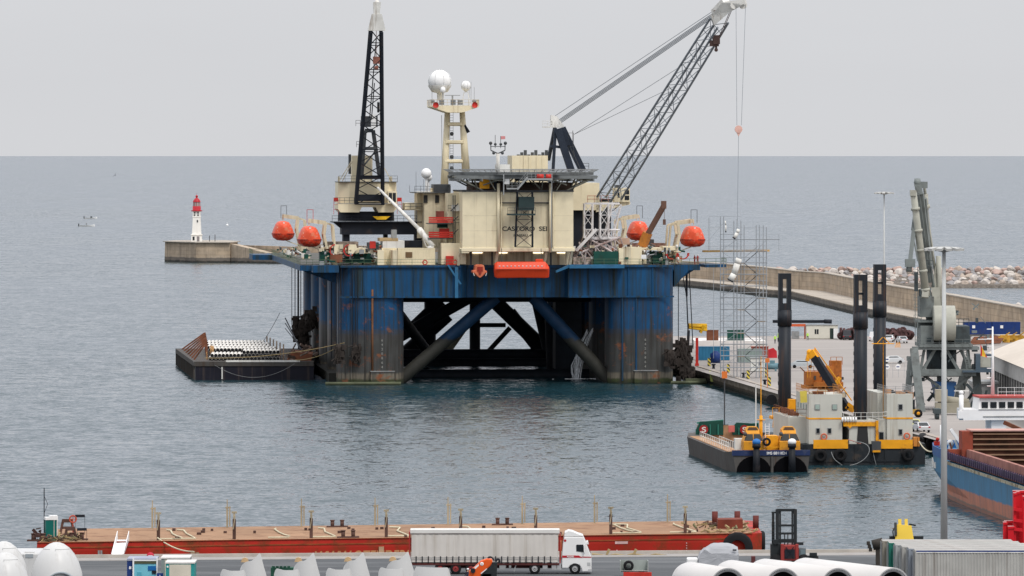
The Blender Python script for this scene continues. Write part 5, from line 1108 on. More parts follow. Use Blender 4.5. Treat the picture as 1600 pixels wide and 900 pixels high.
# pale tarpaulin-like low wall behind
mb = MB(); a, b = at(1085, 541), at(1196, 541); mb.box(a.x, b.x, a.y, a.y + 20, QZ, QZ + 1.1); tag(mb.build('white_sheeting', mat('white_sheeting', (.66, .63, .60), .8, var=.1)), 'low pale covered stack running behind the blue container', 'stack')
for k, (px, w_) in enumerate(((1144, .9), (1157, .9), (1114, 1.2))): mb = MB(); mb.box(-w_, w_, -.6, .6, 0, 2.0); mb.box(-w_ - .05, w_ + .05, -.65, .65, 2.0, 2.12); o = tag(mb.build('crate', green if k < 2 else rust), ('left dark green crate on the pale covered stack', 'right dark green crate on the pale covered stack', 'brown crate at the back of the pale covered stack')[k], 'crate'); o.location = at(px, 541) + Vector((0, 3, 1.1))
# striped warning blocks and bollards on the quay edge
def stripes():
    m = bpy.data.materials.new('warning_stripes'); m.use_nodes = True; t = m.node_tree; bs = t.nodes['Principled BSDF']; tcd = t.nodes.new('ShaderNodeTexCoord'); s = t.nodes.new('ShaderNodeSeparateXYZ'); t.links.new(tcd.outputs['Object'], s.inputs[0])
    a = t.nodes.new('ShaderNodeMath'); a.operation = 'ADD'; t.links.new(s.outputs['X'], a.inputs[0]); t.links.new(s.outputs['Z'], a.inputs[1])
    b = t.nodes.new('ShaderNodeMath'); b.operation = 'PINGPONG'; b.inputs[1].default_value = .35; t.links.new(a.outputs[0], b.inputs[0])
    c = t.nodes.new('ShaderNodeMath'); c.operation = 'GREATER_THAN'; c.inputs[1].default_value = .175; t.links.new(b.outputs[0], c.inputs[0])
    mi = t.nodes.new('ShaderNodeMix'); mi.data_type = 'RGBA'; mi.inputs[6].default_value = (.02, .02, .02, 1); mi.inputs[7].default_value = (.6, .48, .06, 1); t.links.new(c.outputs[0], mi.inputs[0]); t.links.new(mi.outputs[2], bs.inputs['Base Color']); bs.inputs['Roughness'].default_value = .6; return m
wsm = stripes()
for k, (px, py, lb) in enumerate(((1108, 572, 'farthest striped warning block, beside the round blue tank'), (1138, 582, 'striped warning block near the orange buoy light'), (1169, 592, 'black and yellow striped block beside a bollard, left of two'), (1202, 603, 'black and yellow striped block beside a bollard, the nearest one'), (1198, 590, 'striped block standing just behind the nearest striped block'))):
    mb = MB(); mb.loft([[(-.28, -.28, 0), (.28, -.28, 0), (.28, .28, 0), (-.28, .28, 0)], [(-.25, -.25, 1.5), (.25, -.25, 1.5), (.25, .25, 1.5), (-.25, .25, 1.5)]]); o = tag(mb.build('warning_block', wsm), lb, 'warning block', 'striped warning blocks on the quay edge'); o.location = at(px, py)
for k, (px, py, lb) in enumerate(((1162, 590, 'squat black bollard left of the nearer striped blocks'), (1195, 601, 'squat black bollard nearest the left black leg'), (1115, 576, 'squat black bollard near the blue tank'))):
    mb = MB(); mb.lathe([(.01, 0), (.3, 0), (.24, .15), (.22, .6), (.4, .7), (.4, .85), (.01, .9)], n=12); o = tag(mb.build('bollard', black), lb, 'bollard', 'bollards on the harbour quay'); o.location = at(px, py)
hiv = mat('hi_vis', (.45, .75, .10), .8); dk = mat('dark_trousers', (.03, .03, .05), .8)
person('person in a hi-vis jacket standing left of the left black leg', at(1211, 537), R(30), hiv, white, dk); person('person in a hi-vis jacket leaning beside the first hi-vis person', at(1216, 535), R(-50), hiv, hiv, dk, .4); person('person in a hi-vis jacket standing left of the cream cabin', at(1262, 532), R(10), hiv, white, dk)
t = thing('road_sign', 'pair of round white signs on a thin frame right of the third black leg', 'sign', at(1386, 590)); mb = MB(); mb.tube((0, 0, 0), (0, 0, 3.6), .05); mb.rail([(1, 0, 0), (5, 0, 0)], h=2.6, r=.03, step=1); mb.build('pole', galv, t)
for x, z in ((0, 3.2), (0, 1.9), (1.9, 1.9)): mb = MB(); mb.lathe([(.01, -.03), (.45, -.02), (.45, .02), (.01, .03)], (x, -.1, z), 14, axis=1, smooth=False); ds = mb.build('disc', white, t); mb = MB(); mb.box(x - .25, x + .25, -.16, -.131, z - .08, z + .08); mb.build('dark_symbol', navy, ds)
mb = MB()
for k in range(7): mb.tube((k * .18 - .6, 0, 0), (k * .12 - .3, .1 * (k % 3), .9 + .2 * (k % 2)), .05, n=4)
o = tag(mb.build('orange_barrier', oryel), 'small orange barrier lying on the empty apron', 'barrier'); o.location = at(1403, 543)

# blue containers on the far right, brown and yellow goods before them
for k, (px, lb) in enumerate(((1532, 'dark blue container with a white square, left of two by the far wall'), (1576, 'dark blue container with a white square, right of two by the far wall'))):
    t = container(lb, at(px, 533) + Vector((0, 8, 1.2)), 0, 6.06, navy, doors=False, group='navy containers by the far wall'); mb = MB(); mb.cbox((-.9, -1.24, 1.6), .6, .05, .6); mb.build('white_square', white, t)
mb = MB(); r = random.Random(9)
for k in range(16): a = at(1514 + k * .5, 540 - k * .3) + Vector((0, 0, .3 + .16 * (k // 3))); mb.tube(a, a + Vector((6.5, 1.5, .2)), .14, n=6)
tag(mb.build('steel_stack', rust), 'stack of rusty brown steel bars before the blue containers', 'stack')
mb = MB()
for k in range(10): c = at(1563 + k * 4, 537) + Vector((0, 4 + k * .3, .6 + .3 * (k % 3))); mb.cbox(c, 1.1 + .13 * k, 1.5, .7 + .1 * (k % 4)); mb.bar(c, c + Vector((1.2, -.5, 1.0)), .2)
tag(mb.build('yellow_machinery', mat('ochre_machine', (.5, .28, .04), .6, var=.4)), 'heap of ochre yellow machinery at the far right', 'machinery')
# warehouse
wallm = mat('warehouse_wall', (.52, .51, .49), .7, var=.05); roofm = mat('warehouse_roof', (.56, .50, .43), .8, var=.06)
wt = thing('warehouse', 'long pale warehouse with a curved beige roof at the right edge', 'warehouse', (75.4, 960, QZ))
mb = MB(); mb.box(.3, 60, -140, 0, 0, 7.6); mb.build('wall', wallm, wt)
mb = MB(); secs = []
for y in (-140.5, .6): secs.append([(60 * t - .4, y, 7.6 + 6.0 * math.sin(math.pi * min(1, t * 1.0)) ** .8 if 0 < t < 1 else 7.6) for t in [k / 12 for k in range(13)]])
mb.loft(secs); mb.build('roof', roofm, wt)
mb = MB(); mb.box(0, .28, -140, .3, 5.2, 7.55); mb.build('eaves_band', mat('eaves_grey', (.38, .38, .37), .7), wt)
for k in range(30): mb = MB(); y = -1 - k * 4.6; mb.box(.0, .29, y - .25, y + .05, 0, 5.2); mb.build('pilaster', mat('pilaster_dark', (.12, .12, .12), .7), wt)
mb = MB(); mb.box(-4.0, .0, -18, -10, 0, 3.4); mb.box(-4.2, .0, -18.3, -9.8, 3.4, 3.8); mb.build('lean_to', grey, wt)
for x in range(2): pass
mb = MB(); mb.box(-9, -3, .5, 1.5, 0, 5); 
for k in range(5): mb.box(-9 + k * 1.5, -8.7 + k * 1.5, .3, .5, 0, 5)
o = tag(mb.build('boundary_wall', wallm), 'pale panelled wall left of the warehouse', 'wall'); o.location = (75.4, 960, QZ)
# far high-mast lamp and near one
def highmast(label, p, H, r0, r1, heads, hr):
    t = thing('high_mast_lamp', label, 'lamp post', p); mb = MB(); mb.tube((0, 0, 0), (0, 0, H), r0, r1, n=12); mb.build('pole', mat('lamp_pole_grey', (.46, .47, .46), .5, var=.05), t)
    mb = MB(); mb.lathe([(.2, H - .5), (hr * .55, H - .3), (hr * .55, H), (.2, H + .1)], n=16); mb.build('head_frame', grey, t)
    for k in range(heads): a = 2 * math.pi * k / heads + .2; mb = MB(); c = Vector((math.cos(a), math.sin(a), 0)); mb.bar(c * hr * .55 + Vector((0, 0, H - .1)), c * hr + Vector((0, 0, H - .25)), .55, .25); mb.build('floodlight', mat('floodlight_grey', (.46, .46, .44), .5), t)
    return t
highmast('distant high lamp mast with white floodlights behind the tallest black leg', (46.5 + 24.5, 1160, QZ), CH - (300 - 243) * 1160 / FPX - QZ, .22, .12, 10, 1.9)
highmast('tall grey high lamp mast in front of the blue ship', ((1475 - 800) * 588 / FPX, 588, QZ), CH - (386 - 243) * 588 / FPX - QZ, .36, .17, 12, 1.95)
# ------------------------------------------------------------------ jack-up work barge with three black legs
q0 = gp(1262, 727); JF = Frame(q0.x, q0.y, R(4.8)); J = JF.L; JU = JF.U
jb = thing('jack_up_barge', 'grey and yellow work barge with three tall black legs and two cabins', 'barge', (JF.x0, JF.y0, 0), JF.a)
jh = mat('jackup_hull_black', (.02, .024, .028), .6, dirt=(.07, .055, .045), amt=.35); jg = mat('jackup_cabin_grey', (.50, .50, .45), .55, var=.05, dirt=(.3, .26, .2), amt=.3, streak=True)
zt_ = 2.75; wj_ = JU(1450, 0)
mb = MB(); mb.loft([[(x, y, z) for x, y in ((-.6, .6), (0, 0), (wj_ - 3.0, 0), (wj_ - .2, 1.2), (wj_, 4), (wj_, 36), (-1.5, 36))] for z in (-1.5, zt_)]); jhull = mb.build('hull', jh, jb)
mb = MB()
for px in (1290, 1316, 1335, 1360, 1382, 1408): x = JU(px, 0); mb.box(x, x + .12, -.12, 0, .3, zt_)
mb.box(.2, wj_ - 3, -.1, 0, .45, .6); mb.build('hull_rib', jh, jhull)
def tyre(c, ax, par, r=.85): mb = MB(); mb.lathe([(r * .5, -.2), (r * .85, -.28), (r, -.12), (r, .12), (r * .85, .28), (r * .5, .2), (r * .5, -.2)], c, 18, axis=ax); return mb.build('tyre_fender', rubber, par)
for px, py in ((1282, 712), (1313, 711), (1419, 711)): c = J(px, py, -.45); tyre(c, 1, jb)
for px0, px1 in ((1271, 1325), (1373, 1426)):
    a, b = J(px0, 701, -.1), J(px1, 687, -.1); mb = MB(); mb.box(a[0], b[0], -.15, .05, a[2], b[2]); o = mb.build('yellow_bulwark', oryel, jb)
def jcab(px0, px1, top, mid, dep, wins, m=jg):
    x0, x1 = JU(px0, 1.4), JU(px1, 1.4); z0 = zt_; z2 = JF.Z(0, top, 1.4); zm = JF.Z(0, mid, 1.4)
    mb = MB(); mb.box(x0, x1, 1.4, 1.4 + dep, z0, z2); c = mb.build('deckhouse', m, jb)
    mb = MB(); mb.box(x0 - .04, x1 + .04, 1.36, 1.4 + dep, zm, zm + .22); mb.build('yellow_band', oryel, c)
    mb = MB(); mb.rail([(x1, 1.5, z2), (x0, 1.5, z2), (x0, 1.4 + dep, z2)], step=1, r=.035, mids=3); mb.rail([(x1, 1.5, z2), (x1, 1.4 + dep, z2)], step=1, r=.035, mids=3); mb.build('roof_rail', mat('rail_orange', (.45, .2, .06), .6) if px0 < 1300 else grey, c)
    for wx, wy, w_, h_, dark in wins:
        p = J(wx, wy, 1.4); mb = MB(); mb.box(p[0] - w_ / 2, p[0] + w_ / 2, 1.30, 1.5, p[2] - h_ / 2, p[2] + h_ / 2); f_ = mb.build('window', grey, c); mb = MB(); mb.box(p[0] - w_ / 2 + .08, p[0] + w_ / 2 - .08, 1.27, 1.4, p[2] - h_ / 2 + .08, p[2] + h_ / 2 - .08); mb.build('pane', glass if dark else mat('pale_glass', (.30, .38, .34), .2), f_)
    return c, x0, x1, z2, zm
cA, xa0, xa1, za2, zam = jcab(1264, 1316, 620.5, 660, 13, ((1277, 636, .7, .75, 0), (1304, 636, .7, .75, 0), (1278, 673, .55, .75, 1), (1296, 673, .55, .75, 1)))
for k in range(4): mb = MB(); mb.box(xa0 - .06, xa0 + .1, 3.5 + k * 2.8, 4.2 + k * 2.8, 7.2, 7.9); mb.build('side_window', mat('pale_glass', (.3, .38, .34), .2), cA)
cB, xb0, xb1, zb2, zbm = jcab(1386, 1426, 620.5, 660, 9, ((1407, 636, .6, .8, 1), (1407, 675, .55, .8, 1), (1377, 681, .7, 1.1, 1)))
mb = MB(); mb.box(JU(1371, 5), JU(1388, 5), 5, 16, zt_, JF.Z(0, 618, 5)); mb.build('deckhouse', jg, jb)
mb = MB(); mb.box(JU(1373, 1.6), xb0, 1.8, 10, zt_, zbm); mb.build('deckhouse', jg, jb)
mb = MB(); mb.box(xa0 - 2.4, xa0, 4, 20, zt_, zam + .2); dh_ = mb.build('deckhouse', jg, jb); mb = MB(); mb.rail([(xa0, 4.1, zam + .2), (xa0 - 2.3, 4.1, zam + .2), (xa0 - 2.3, 20, zam + .2)], step=1.2, r=.04); [mb.cbox((xa0 - 1.2, 6 + k * 2.4, zam + .5), .8, .9, .4 + .2 * (k % 3)) for k in range(6)]; mb.build('roof_gear', rust, dh_)
mb = MB(); a, b = JU(1327, 1.2), JU(1370, 1.2); z2 = JF.Z(0, 662, 1.2); mb.loft([[(a, 1.2, zt_), (b, 1.2, zt_), (b, 12, zt_), (a, 12, zt_)], [(a, 1.2, zt_ + 1.9), (b, 1.2, zt_ + 1.9), (b, 12, zt_ + 1.9), (a, 12, zt_ + 1.9)], [(a - 1, 1.2, z2), (b + .2, 1.2, z2), (b + .2, 12, z2), (a - 1, 12, z2)]]); lh = mb.build('leg_housing', jg, jb)
mb = MB(); mb.box(a - .8, b + .1, .95, 1.19, z2 - .75, z2 - .2); mb.bar((xa1, 1.2, zam), (a + .2, 1.1, z2 - .9), .35); mb.bar((b, 1.0, z2), (b, 1.0, zt_ + .3), .35); mb.build('yellow_beam', oryel, lh)
mb = MB(); p = J(1348, 680, 1.1); mb.prism([(p[0] - .8, zt_ - .3), (p[0] + .8, zt_ - .3), (p[0] + .6, p[2] + 1.3), (p[0] - .6, p[2] + 1.3)], 1, 1.08, 1.3); mb.build('dark_opening', mat('dark_opening', (.03, .03, .03), .9), lh)
mb = MB(); p = J(1327, 656, .8)
for k in range(6): mb.tube(p + Vector((-.9 + k * .36, 0, -.3)), p + Vector((-.9 + k * .36, 0, .35)), .13, n=8)
mb.build('white_canister', white, lh)
mb = MB(); mb.rail([(a - .8, 1.0, z2), (b + .2, 1.0, z2)], step=.8, r=.035); mb.rail([(b + .2, 1, z2), (xb0, 1.5, z2 + .1)], step=.8, r=.04); mb.build('platform_rail', whited, lh)
# legs: black tubes with a slotted head
legm = mat('leg_black', (.016, .020, .026), .5, dirt=(.07, .04, .028), amt=.38, streak=True, dsc=1.2)
for px, ytop, ybot, v_, wpx in ((1226, 427, 648, 27, 20), (1344.5, 429, 655, 4.5, 21), (1374.5, 413, 620, 31, 19.5)):
    c = J(px, ytop, v_); r_ = wpx / 2 * (JF.y0 + v_) / FPX; x, z = c[0], c[2]; mb = MB()
    mb.tube((x, v_, 0), (x, v_, z - 5.0), r_, n=24, smooth=True); mb.tube((x, v_, z - 7.2), (x, v_, z - 5.0), r_ * 1.12, n=24, smooth=True)
    leg = mb.build('leg', legm, jb)
    mb = MB(); h = z - 5.0; w2 = r_ * .95; sl = .32; mb.box(x - w2, x - sl, v_ - r_ * .8, v_ + r_ * .8, h, z); mb.box(x + sl, x + w2, v_ - r_ * .8, v_ + r_ * .8, h, z); mb.box(x - sl, x + sl, v_ - r_ * .8, v_ + r_ * .8, z - .8, z); mb.box(x - sl, x + sl, v_ - r_ * .8, v_ + r_ * .8, h, h + .9)
    if px > 1300: mb.box(x - sl, x + sl, v_ - .3, v_ + .3, h + 2.3, h + 2.6)
    mb.build('slotted_head', legm, leg)
    mb = MB(); [mb.box(x - r_ - .04, x - r_ + .1, v_ - .1, v_ + .1, 6 + k * 1.2, 6.5 + k * 1.2) for k in range(10)]; mb.build('leg_rack', legm, leg)
# crane on the barge
oc_ = mat('barge_crane_orange', (.42, .14, .03), .6, dirt=(.14, .06, .03), amt=.45)
v_ = 16; K = lambda px, py, dv=0: J(px, py, v_ + dv)
mb = MB(); mb.box(K(1283, 0)[0], K(1303, 0)[0], v_, v_ + 3, JF.Z(0, 622, v_), JF.Z(0, 576, v_)); mb.box(K(1300, 0)[0], K(1316, 0)[0], v_ + .5, v_ + 3, JF.Z(0, 612, v_), JF.Z(0, 568, v_)); mb.cbox(K(1270, 592), 2.2, 2, 2.0); mb.cbox(K(1268, 604), 2.6, 2, .5); mb.cbox(K(1292, 600), 4.0, 3.5, .6)
cr = mb.build('deck_crane', oc_, jb)
mb = MB(); r = random.Random(31)
for k in range(46):
    a = K(1262 + r.uniform(0, 54), 576 + r.uniform(6, 44), r.uniform(-1, 2)); mb.m = r.randint(0, 2)
    if k % 2: mb.cbox(a, r.uniform(.2, .9), .8, r.uniform(.2, .7))
    else: mb.bar(a, a + Vector((r.uniform(-1.2, 1.2), 0, r.uniform(-1.2, 1.2))), r.uniform(.08, .2))
tag(mb.build('crane_machinery', [oc_, dgrey, rust], cr), kind='stuff')
mb = MB(); mb.rail([K(1263, 586), K(1280, 586)], step=.8, r=.04, h=1.2); mb.rail([K(1298, 570), K(1316, 570)], step=.8, r=.05); [mb.bar(K(1262 + k * 4, 596 + k * 5), K(1275 + k * 4, 596 + k * 5), .12) for k in range(4)]; mb.build('crane_rail', oc_, cr)
mb = MB(); a, b = K(1267, 549, -3), K(1324, 640, -6); mb.bar(a.lerp(b, .1), b, .85, .95); bo = mb.build('boom', black, cr)
mb = MB(); mb.bar(a, a.lerp(b, .13), .8, 1.0); mb.ball(a + Vector((-.2, 0, -.1)), .4, 10); mb.bar(a + Vector((-.2, 0, 0)), a + Vector((-.5, 0, -1.3)), .5); mb.build('boom_end', oryel, bo); mb = MB(); mb.bar(b - Vector((.1, .0, -.6)), b + Vector((.9, 0, -.1)), .8, .9); mb.build('boom_pivot', oryel, bo)
mb = MB(); mb.tube(a + Vector((.5, 0, .5)), b + Vector((.6, 0, 1.2)), .09, n=4); mb.bar(K(1312, 590, -4), K(1302, 606, -4.5), .4); [mb.tube(a + Vector((-.5 + s, 0, -1)), K(1262 + s * 6, 590, -3), .035, n=4) for s in (0, .6)]; mb.build('boom_ram', oryel, bo)
mb = MB(); r = random.Random(8)
for k in range(26): c = J(1268 + r.uniform(0, 46), 619, 2 + r.uniform(0, 8)); mb.m = r.randint(0, 3); mb.cbox(c + Vector((0, 0, r.uniform(.1, .5))), r.uniform(.4, 1.6), 1, r.uniform(.3, .9))
for k in range(14): c = J(1388 + r.uniform(-10, 36), 619, 2 + r.uniform(0, 6)); mb.m = r.choice((1, 4)); mb.cbox(c + Vector((0, 0, r.uniform(.1, .5))), r.uniform(.3, 1.0), 1, r.uniform(.3, 1.0))
tag(mb.build('roof_gear', [mat('canvas', (.45, .38, .28), .9), dgrey, rust, whited, mat('worn_tan', (.40, .24, .15), .8)], jb), kind='stuff')
mb = MB(); c = J(1255, 632, 1.5); mb.bar(J(1255, 611, 1.5), J(1256, 655, 1.5) + Vector((0, 0, 2.2)), .9, .1); mb.build('yellow_board', mat('yellow_board', (.55, .45, .08), .7), jb)
# lattice light mast, yellow
mb = MB(); mb.lattice(J(1380, 652, 3), J(1380, 532, 3), .45, .35, .45, .35, 14, .05, .03); mb.tube(J(1362, 537, 3), J(1397, 537, 3), .06); mb.tube(J(1370, 537, 3), J(1379, 527, 3), .05); mb.tube(J(1390, 537, 3), J(1381, 527, 3), .05); mb.build('light_mast', oryel, jb)
for px, py in ((1287.5, 682.5), (1417, 681.5)):
    c = J(px, py, 1.1); mb = MB()
    for k in range(14): a0, a1 = 2 * math.pi * k / 14, 2 * math.pi * (k + 1) / 14; mb.tube(c + Vector((.38 * math.cos(a0), 0, .38 * math.sin(a0))), c + Vector((.38 * math.cos(a1), 0, .38 * math.sin(a1))), .1, n=6)
    mb.build('lifebuoy', mat('lifebuoy_orange', (.60, .14, .07), .6), jb)
mb = MB(); mb.cbox(J(1369, 697, -.3), 1.2, .7, 1.3); mb.m = 1; mb.cbox(J(1369, 705, -.5), 1.0, .8, .25); mb.build('hydraulic_unit', [dgrey, oryel], jb)
mb = MB(); mb.cbox(J(1429, 690, 1), .5, 1.5, 1.2); mb.cbox(J(1434, 690, 1), .25, 1.5, 1.2); mb.build('mooring_bitt', mat('bitt_orange', (.5, .2, .04), .6), jb)
mb = MB(); mb.cbox(J(1222, 652, 24), 3.2, 3, .4); [mb.bar(J(1208 + k * 5, 668, 22), J(1210 + k * 5, 644, 22), .18) for k in range(6)]; mb.rail([J(1207, 652, 22), J(1238, 652, 22)], step=1, r=.05, h=1.3); mb.cbox(J(1237, 634, 24), .9, 1.5, 1.8); mb.build('jacking_unit', oryel, jb)
def hose(pts, r, m, label): return line(label, pts, r, m, 'hose', 'hose')
def bez(a, b, c, d, n=16): return [a * (1 - t) ** 3 + b * 3 * t * (1 - t) ** 2 + c * 3 * t * t * (1 - t) + d * t ** 3 for t in [i / n for i in range(n + 1)]]
W2 = lambda px, py, v: JF.W(*J(px, py, v))
hose(bez(W2(1333, 690, -.5), W2(1378, 690, -1.2), W2(1355, 725, -1.2), W2(1328, 727, -.5)), .05, grey, 'pale hose looping from the opening down the middle of the black barge hull')
hose(bez(W2(1299, 706, -.5), W2(1302, 720, -.8), W2(1310, 722, -.8), W2(1316, 727, -.5)), .05, grey, 'short pale hose hanging between the two left tyre fenders')
hose(bez(W2(1325, 687, -.4), W2(1340, 690, -.6), W2(1340, 694, -.6), W2(1345, 693, -.4)), .06, mat('hose_pink', (.45, .2, .17), .6), 'pinkish hoses lying beside the leg housing')
hose(bez(W2(1364, 698, -.4), W2(1364, 710, -.7), W2(1368, 722, -.7), W2(1369, 727, -.4)), .04, grey, 'thin hose dropping below the hydraulic box on the barge hull')

# ------------------------------------------------------------------ split hopper barge
q0 = gp(1150, 738); HF = Frame(q0.x, q0.y, R(4.8)); H = HF.L
hb = thing('hopper_barge', 'empty tan decked hopper barge with twin yellow wheelhouses and a blue stern', 'barge', (HF.x0, HF.y0, 0), HF.a)
hg = mat('hopper_side_grey', (.085, .08, .075), .7, dirt=(.07, .04, .03), amt=.5, streak=True); hopm = mat('hopper_tan', (.38, .22, .12), .85, var=.2, sc_=.4, dirt=(.25, .15, .1), amt=.4); hblk = mat('hopper_stern_black', (.010, .012, .016), .55, dirt=(.06, .05, .05), amt=.3)
hwin = mat('tinted_window', (.012, .014, .014), .35, spec=.12)
hopy = mat('hopper_orange', (.62, .27, .02), .55, dirt=(.2, .1, .04), amt=.45)
W9 = HF.U(1262, 0); LB = 54.0
mb = MB(); secs = []
for y, x0, x1, zb_, z1_ in ((0, 0, W9, 0.0, 2.7), (5, -.5, W9 + .2, -1, 2.4), (LB - 6, -.5, W9 + .2, -1, 2.4), (LB, .4, W9 - .6, -1, 2.7)):
    secs.append([(x0, y, zb_), (x0 - .45, y, z1_), (x0 + 1.3, y, z1_), (x0 + 2.1, y, .6 if 5 <= y < LB - 1 else z1_ - .01), (x1 - 2.1, y, .6 if 5 <= y < LB - 1 else z1_ - .01), (x1 - 1.3, y, z1_), (x1 + .3, y, z1_), (x1, y, zb_)])
mb.loft(secs); hh = mb.build('hull', hg, hb)
mb = MB()
for z_, w__ in ((2.1, .14), (1.2, .08)): mb.bar((-.62, 5, z_), (-.62, LB - 6, z_), w__)
for k in range(12): mb.bar((-.56, 6 + k * 3.8, .1), (-.72, 6 + k * 3.8, 2.2), .09)
mb.build('side_strip', mat('strip_rust', (.16, .12, .09), .8, var=.4), hh)
mb = MB(); mb.add([(1.0, 5.5, 2.43), (1.9, 7, .75), (1.9, LB - 2, .75), (1.0, LB - 1, 2.43)], [(0, 1, 2, 3)]); mb.add([(1.9, 7, .75), (W9 - 1.9, 7, .75), (W9 - 1.9, LB - 7, .75), (1.9, LB - 7, .75)], [(0, 1, 2, 3)]); mb.add([(W9 - 1.9, 7, .75), (W9 - 1.0, 5.5, 2.43), (W9 - 1.0, LB - 1, 2.43), (W9 - 1.9, LB - 7, .75)], [(0, 1, 2, 3)]); mb.box(.8, W9 - .8, LB - 3, LB - 2.6, .8, 3.8); mb.box(-.5, 1.4, 5.4, LB - 3, 2.41, 2.44)
mb.build('hopper_lining', hopm, hb)
mb = MB()   # flat arched plates, the shade inside the stern tunnels put into their black
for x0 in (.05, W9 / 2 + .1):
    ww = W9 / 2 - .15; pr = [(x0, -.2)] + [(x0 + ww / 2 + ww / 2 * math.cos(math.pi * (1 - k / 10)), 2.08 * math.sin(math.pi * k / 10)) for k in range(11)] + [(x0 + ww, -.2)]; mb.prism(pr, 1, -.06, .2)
mb.build('stern_tunnel_shade', mat('tunnel_shade', (.004, .004, .005), .8, spec=.03), hb)
mb = MB(); mb.box(-.5, W9 + .3, -.12, .3, 2.15, 2.85); mb.build('stern_band', mat('stern_band_blue', (.02, .035, .10), .5, dirt=(.1, .1, .12), amt=.3), hb)
fit_text('lettering', 'IMS 8811024', .36, 2.6, white, hb, (HF.U(1198, -.2), -.13, 2.3), (R(90), 0, 0), .01)
mb = MB(); mb.tube((W9 / 2, -.15, -.3), (W9 / 2, -.15, 2), .2); mb.build('rudder_post', hg, hb)
for px, topm in ((1182, mat('blue_cap', (.03, .16, .45), .5)), (1237.5, white)):
    x = HF.U(px, -.9); mb = MB(); mb.tube((x, -.9, -.5), (x, -.9, 3.2), .5, .42, n=14); mb.tube((x, -.9, 3.2), (x, -.9, 3.7), .55, n=14); mb.box(x - .15, x + .15, -.9, 0, .5, 3); th = mb.build('thruster', hblk, hb)
    mb = MB(); mb.ball((x, -.9, 3.95), .56, 16, .8); mb.build('thruster_cap', topm, th)
for k, (p0, p1) in enumerate(((1163, 1192), (1219, 1249))):
    x0, x1 = HF.U(p0, 1), HF.U(p1, 1); mb = MB(); mb.box(x0 - .1, x1 + .1, .8, 4.5, 2.75, 3.95); wb = mb.build('engine_house', hopy, hb, .05)
    xm, hw = (x0 + x1) / 2, (x1 - x0) / 2
    mb = MB(); z0 = 3.95; mb.loft([[(xm + sx * hw * 1.05, y, z0) for sx, y in ((-1, 1.0), (1, 1.0), (1, 4), (-1, 4))], [(xm + sx * hw * .72, y, z0 + 1.0) for sx, y in ((-1, 1.5), (1, 1.5), (1, 3.8), (-1, 3.8))]]); mb.loft([[(xm + sx * hw * .72, y, z0 + 1.01) for sx, y in ((-1, 1.7), (1, 1.7), (1, 3.8), (-1, 3.8))], [(xm + sx * hw * .72, y, z0 + 1.45) for sx, y in ((-1, 2.0), (1, 2.0), (1, 3.8), (-1, 3.8))], [(xm + sx * hw * .45, y, z0 + 1.85) for sx, y in ((-1, 2.1), (1, 2.1), (1, 3.6), (-1, 3.6))]]); wh = mb.build('wheelhouse', hopy, hb)
    mb = MB()
    mb.loft([[(xm - hw * 1.0, .98, z0 + .1), (xm - hw * .02, .98, z0 + .1), (xm - hw * .06, 1.40, z0 + .93), (xm - hw * .72, 1.40, z0 + .93)], [(xm - hw * 1.0, 1.1, z0 + .1), (xm - hw * .08, 1.1, z0 + .1), (xm - hw * .06, 1.52, z0 + .93), (xm - hw * .68, 1.52, z0 + .93)]]); mb.build('window', hwin, wh)
    mb = MB(); mb.loft([[(xm + hw * 1.0, .98, z0 + .1), (xm + hw * .02, .98, z0 + .1), (xm + hw * .06, 1.40, z0 + .93), (xm + hw * .72, 1.40, z0 + .93)], [(xm + hw * 1.0, 1.1, z0 + .1), (xm + hw * .08, 1.1, z0 + .1), (xm + hw * .06, 1.52, z0 + .93), (xm + hw * .68, 1.52, z0 + .93)]]); mb.build('window', hwin, wh)
    mb = MB(); mb.loft([[(xm - hw * .6, 1.94, z0 + 1.38), (xm + hw * .6, 1.94, z0 + 1.38), (xm + hw * .4, 2.02, z0 + 1.78), (xm - hw * .4, 2.02, z0 + 1.78)], [(xm - hw * .6, 2.1, z0 + 1.38), (xm + hw * .6, 2.1, z0 + 1.38), (xm + hw * .4, 2.2, z0 + 1.78), (xm - hw * .4, 2.2, z0 + 1.78)]]); mb.build('upper_window', mat('brown_glass', (.09, .05, .03), .2), wh)
    mb = MB(); mb.ball((x0 + .1 + 1.9 * k * 0, .9, 4.9), .28, 8); mb.build('searchlight', dgrey, wh)
mb = MB(); x = HF.U(1149, 4); mb.box(x - .1, x + 1.1, 3.5, 5, 2.75, 4.2); mb.build('white_tank', whited, hb)
mb = MB(); mb.rail([(-.3, 5, 2.45), (-.3, 38, 2.45)], step=2.1, r=.05, mids=2, h=1.1); mb.rail([(.9, 5, 2.45), (.9, 26, 2.45)], step=2.1, r=.04, mids=1); mb.build('hand_rail', whited, hb)
mb = MB(); xr = HF.U(1206, 2.5)
for s_ in (-.25, .25): mb.tube((xr + s_ - .6, 2.5, 3), (xr + s_ - .6, 2.5, 6.2), .05, n=4)
for k in range(9): mb.tube((xr - .85, 2.5, 3.2 + k * .33), (xr - .35, 2.5, 3.2 + k * .33), .035, n=4)
mb.build('white_ladder', white, hb)
mb = MB(); mb.box(HF.U(1198, 2), HF.U(1216, 2), 2, 5, 2.75, 4.6); mb.bar((HF.U(1190, 2), 1.5, 3), (HF.U(1220, 2), 1.5, 3.2), .2); mb.build('machinery_box', oryel, hb); tyre(Vector((HF.U(1198, .4), .5, 3.9)), 1, hb, .55)
mb = MB(); x = HF.U(1189, 3); mb.tube((x, 3, 3), (x, 3, HF.Z(0, 560, 3)), .09, .05, n=6); mb.tube((x, 3, 3), (x, 3, 7.2), .22, n=8); mb.box(x - .5, x + .5, 2.7, 3.3, 6.6, 6.7); mb.build('yellow_mast', oryel, hb)
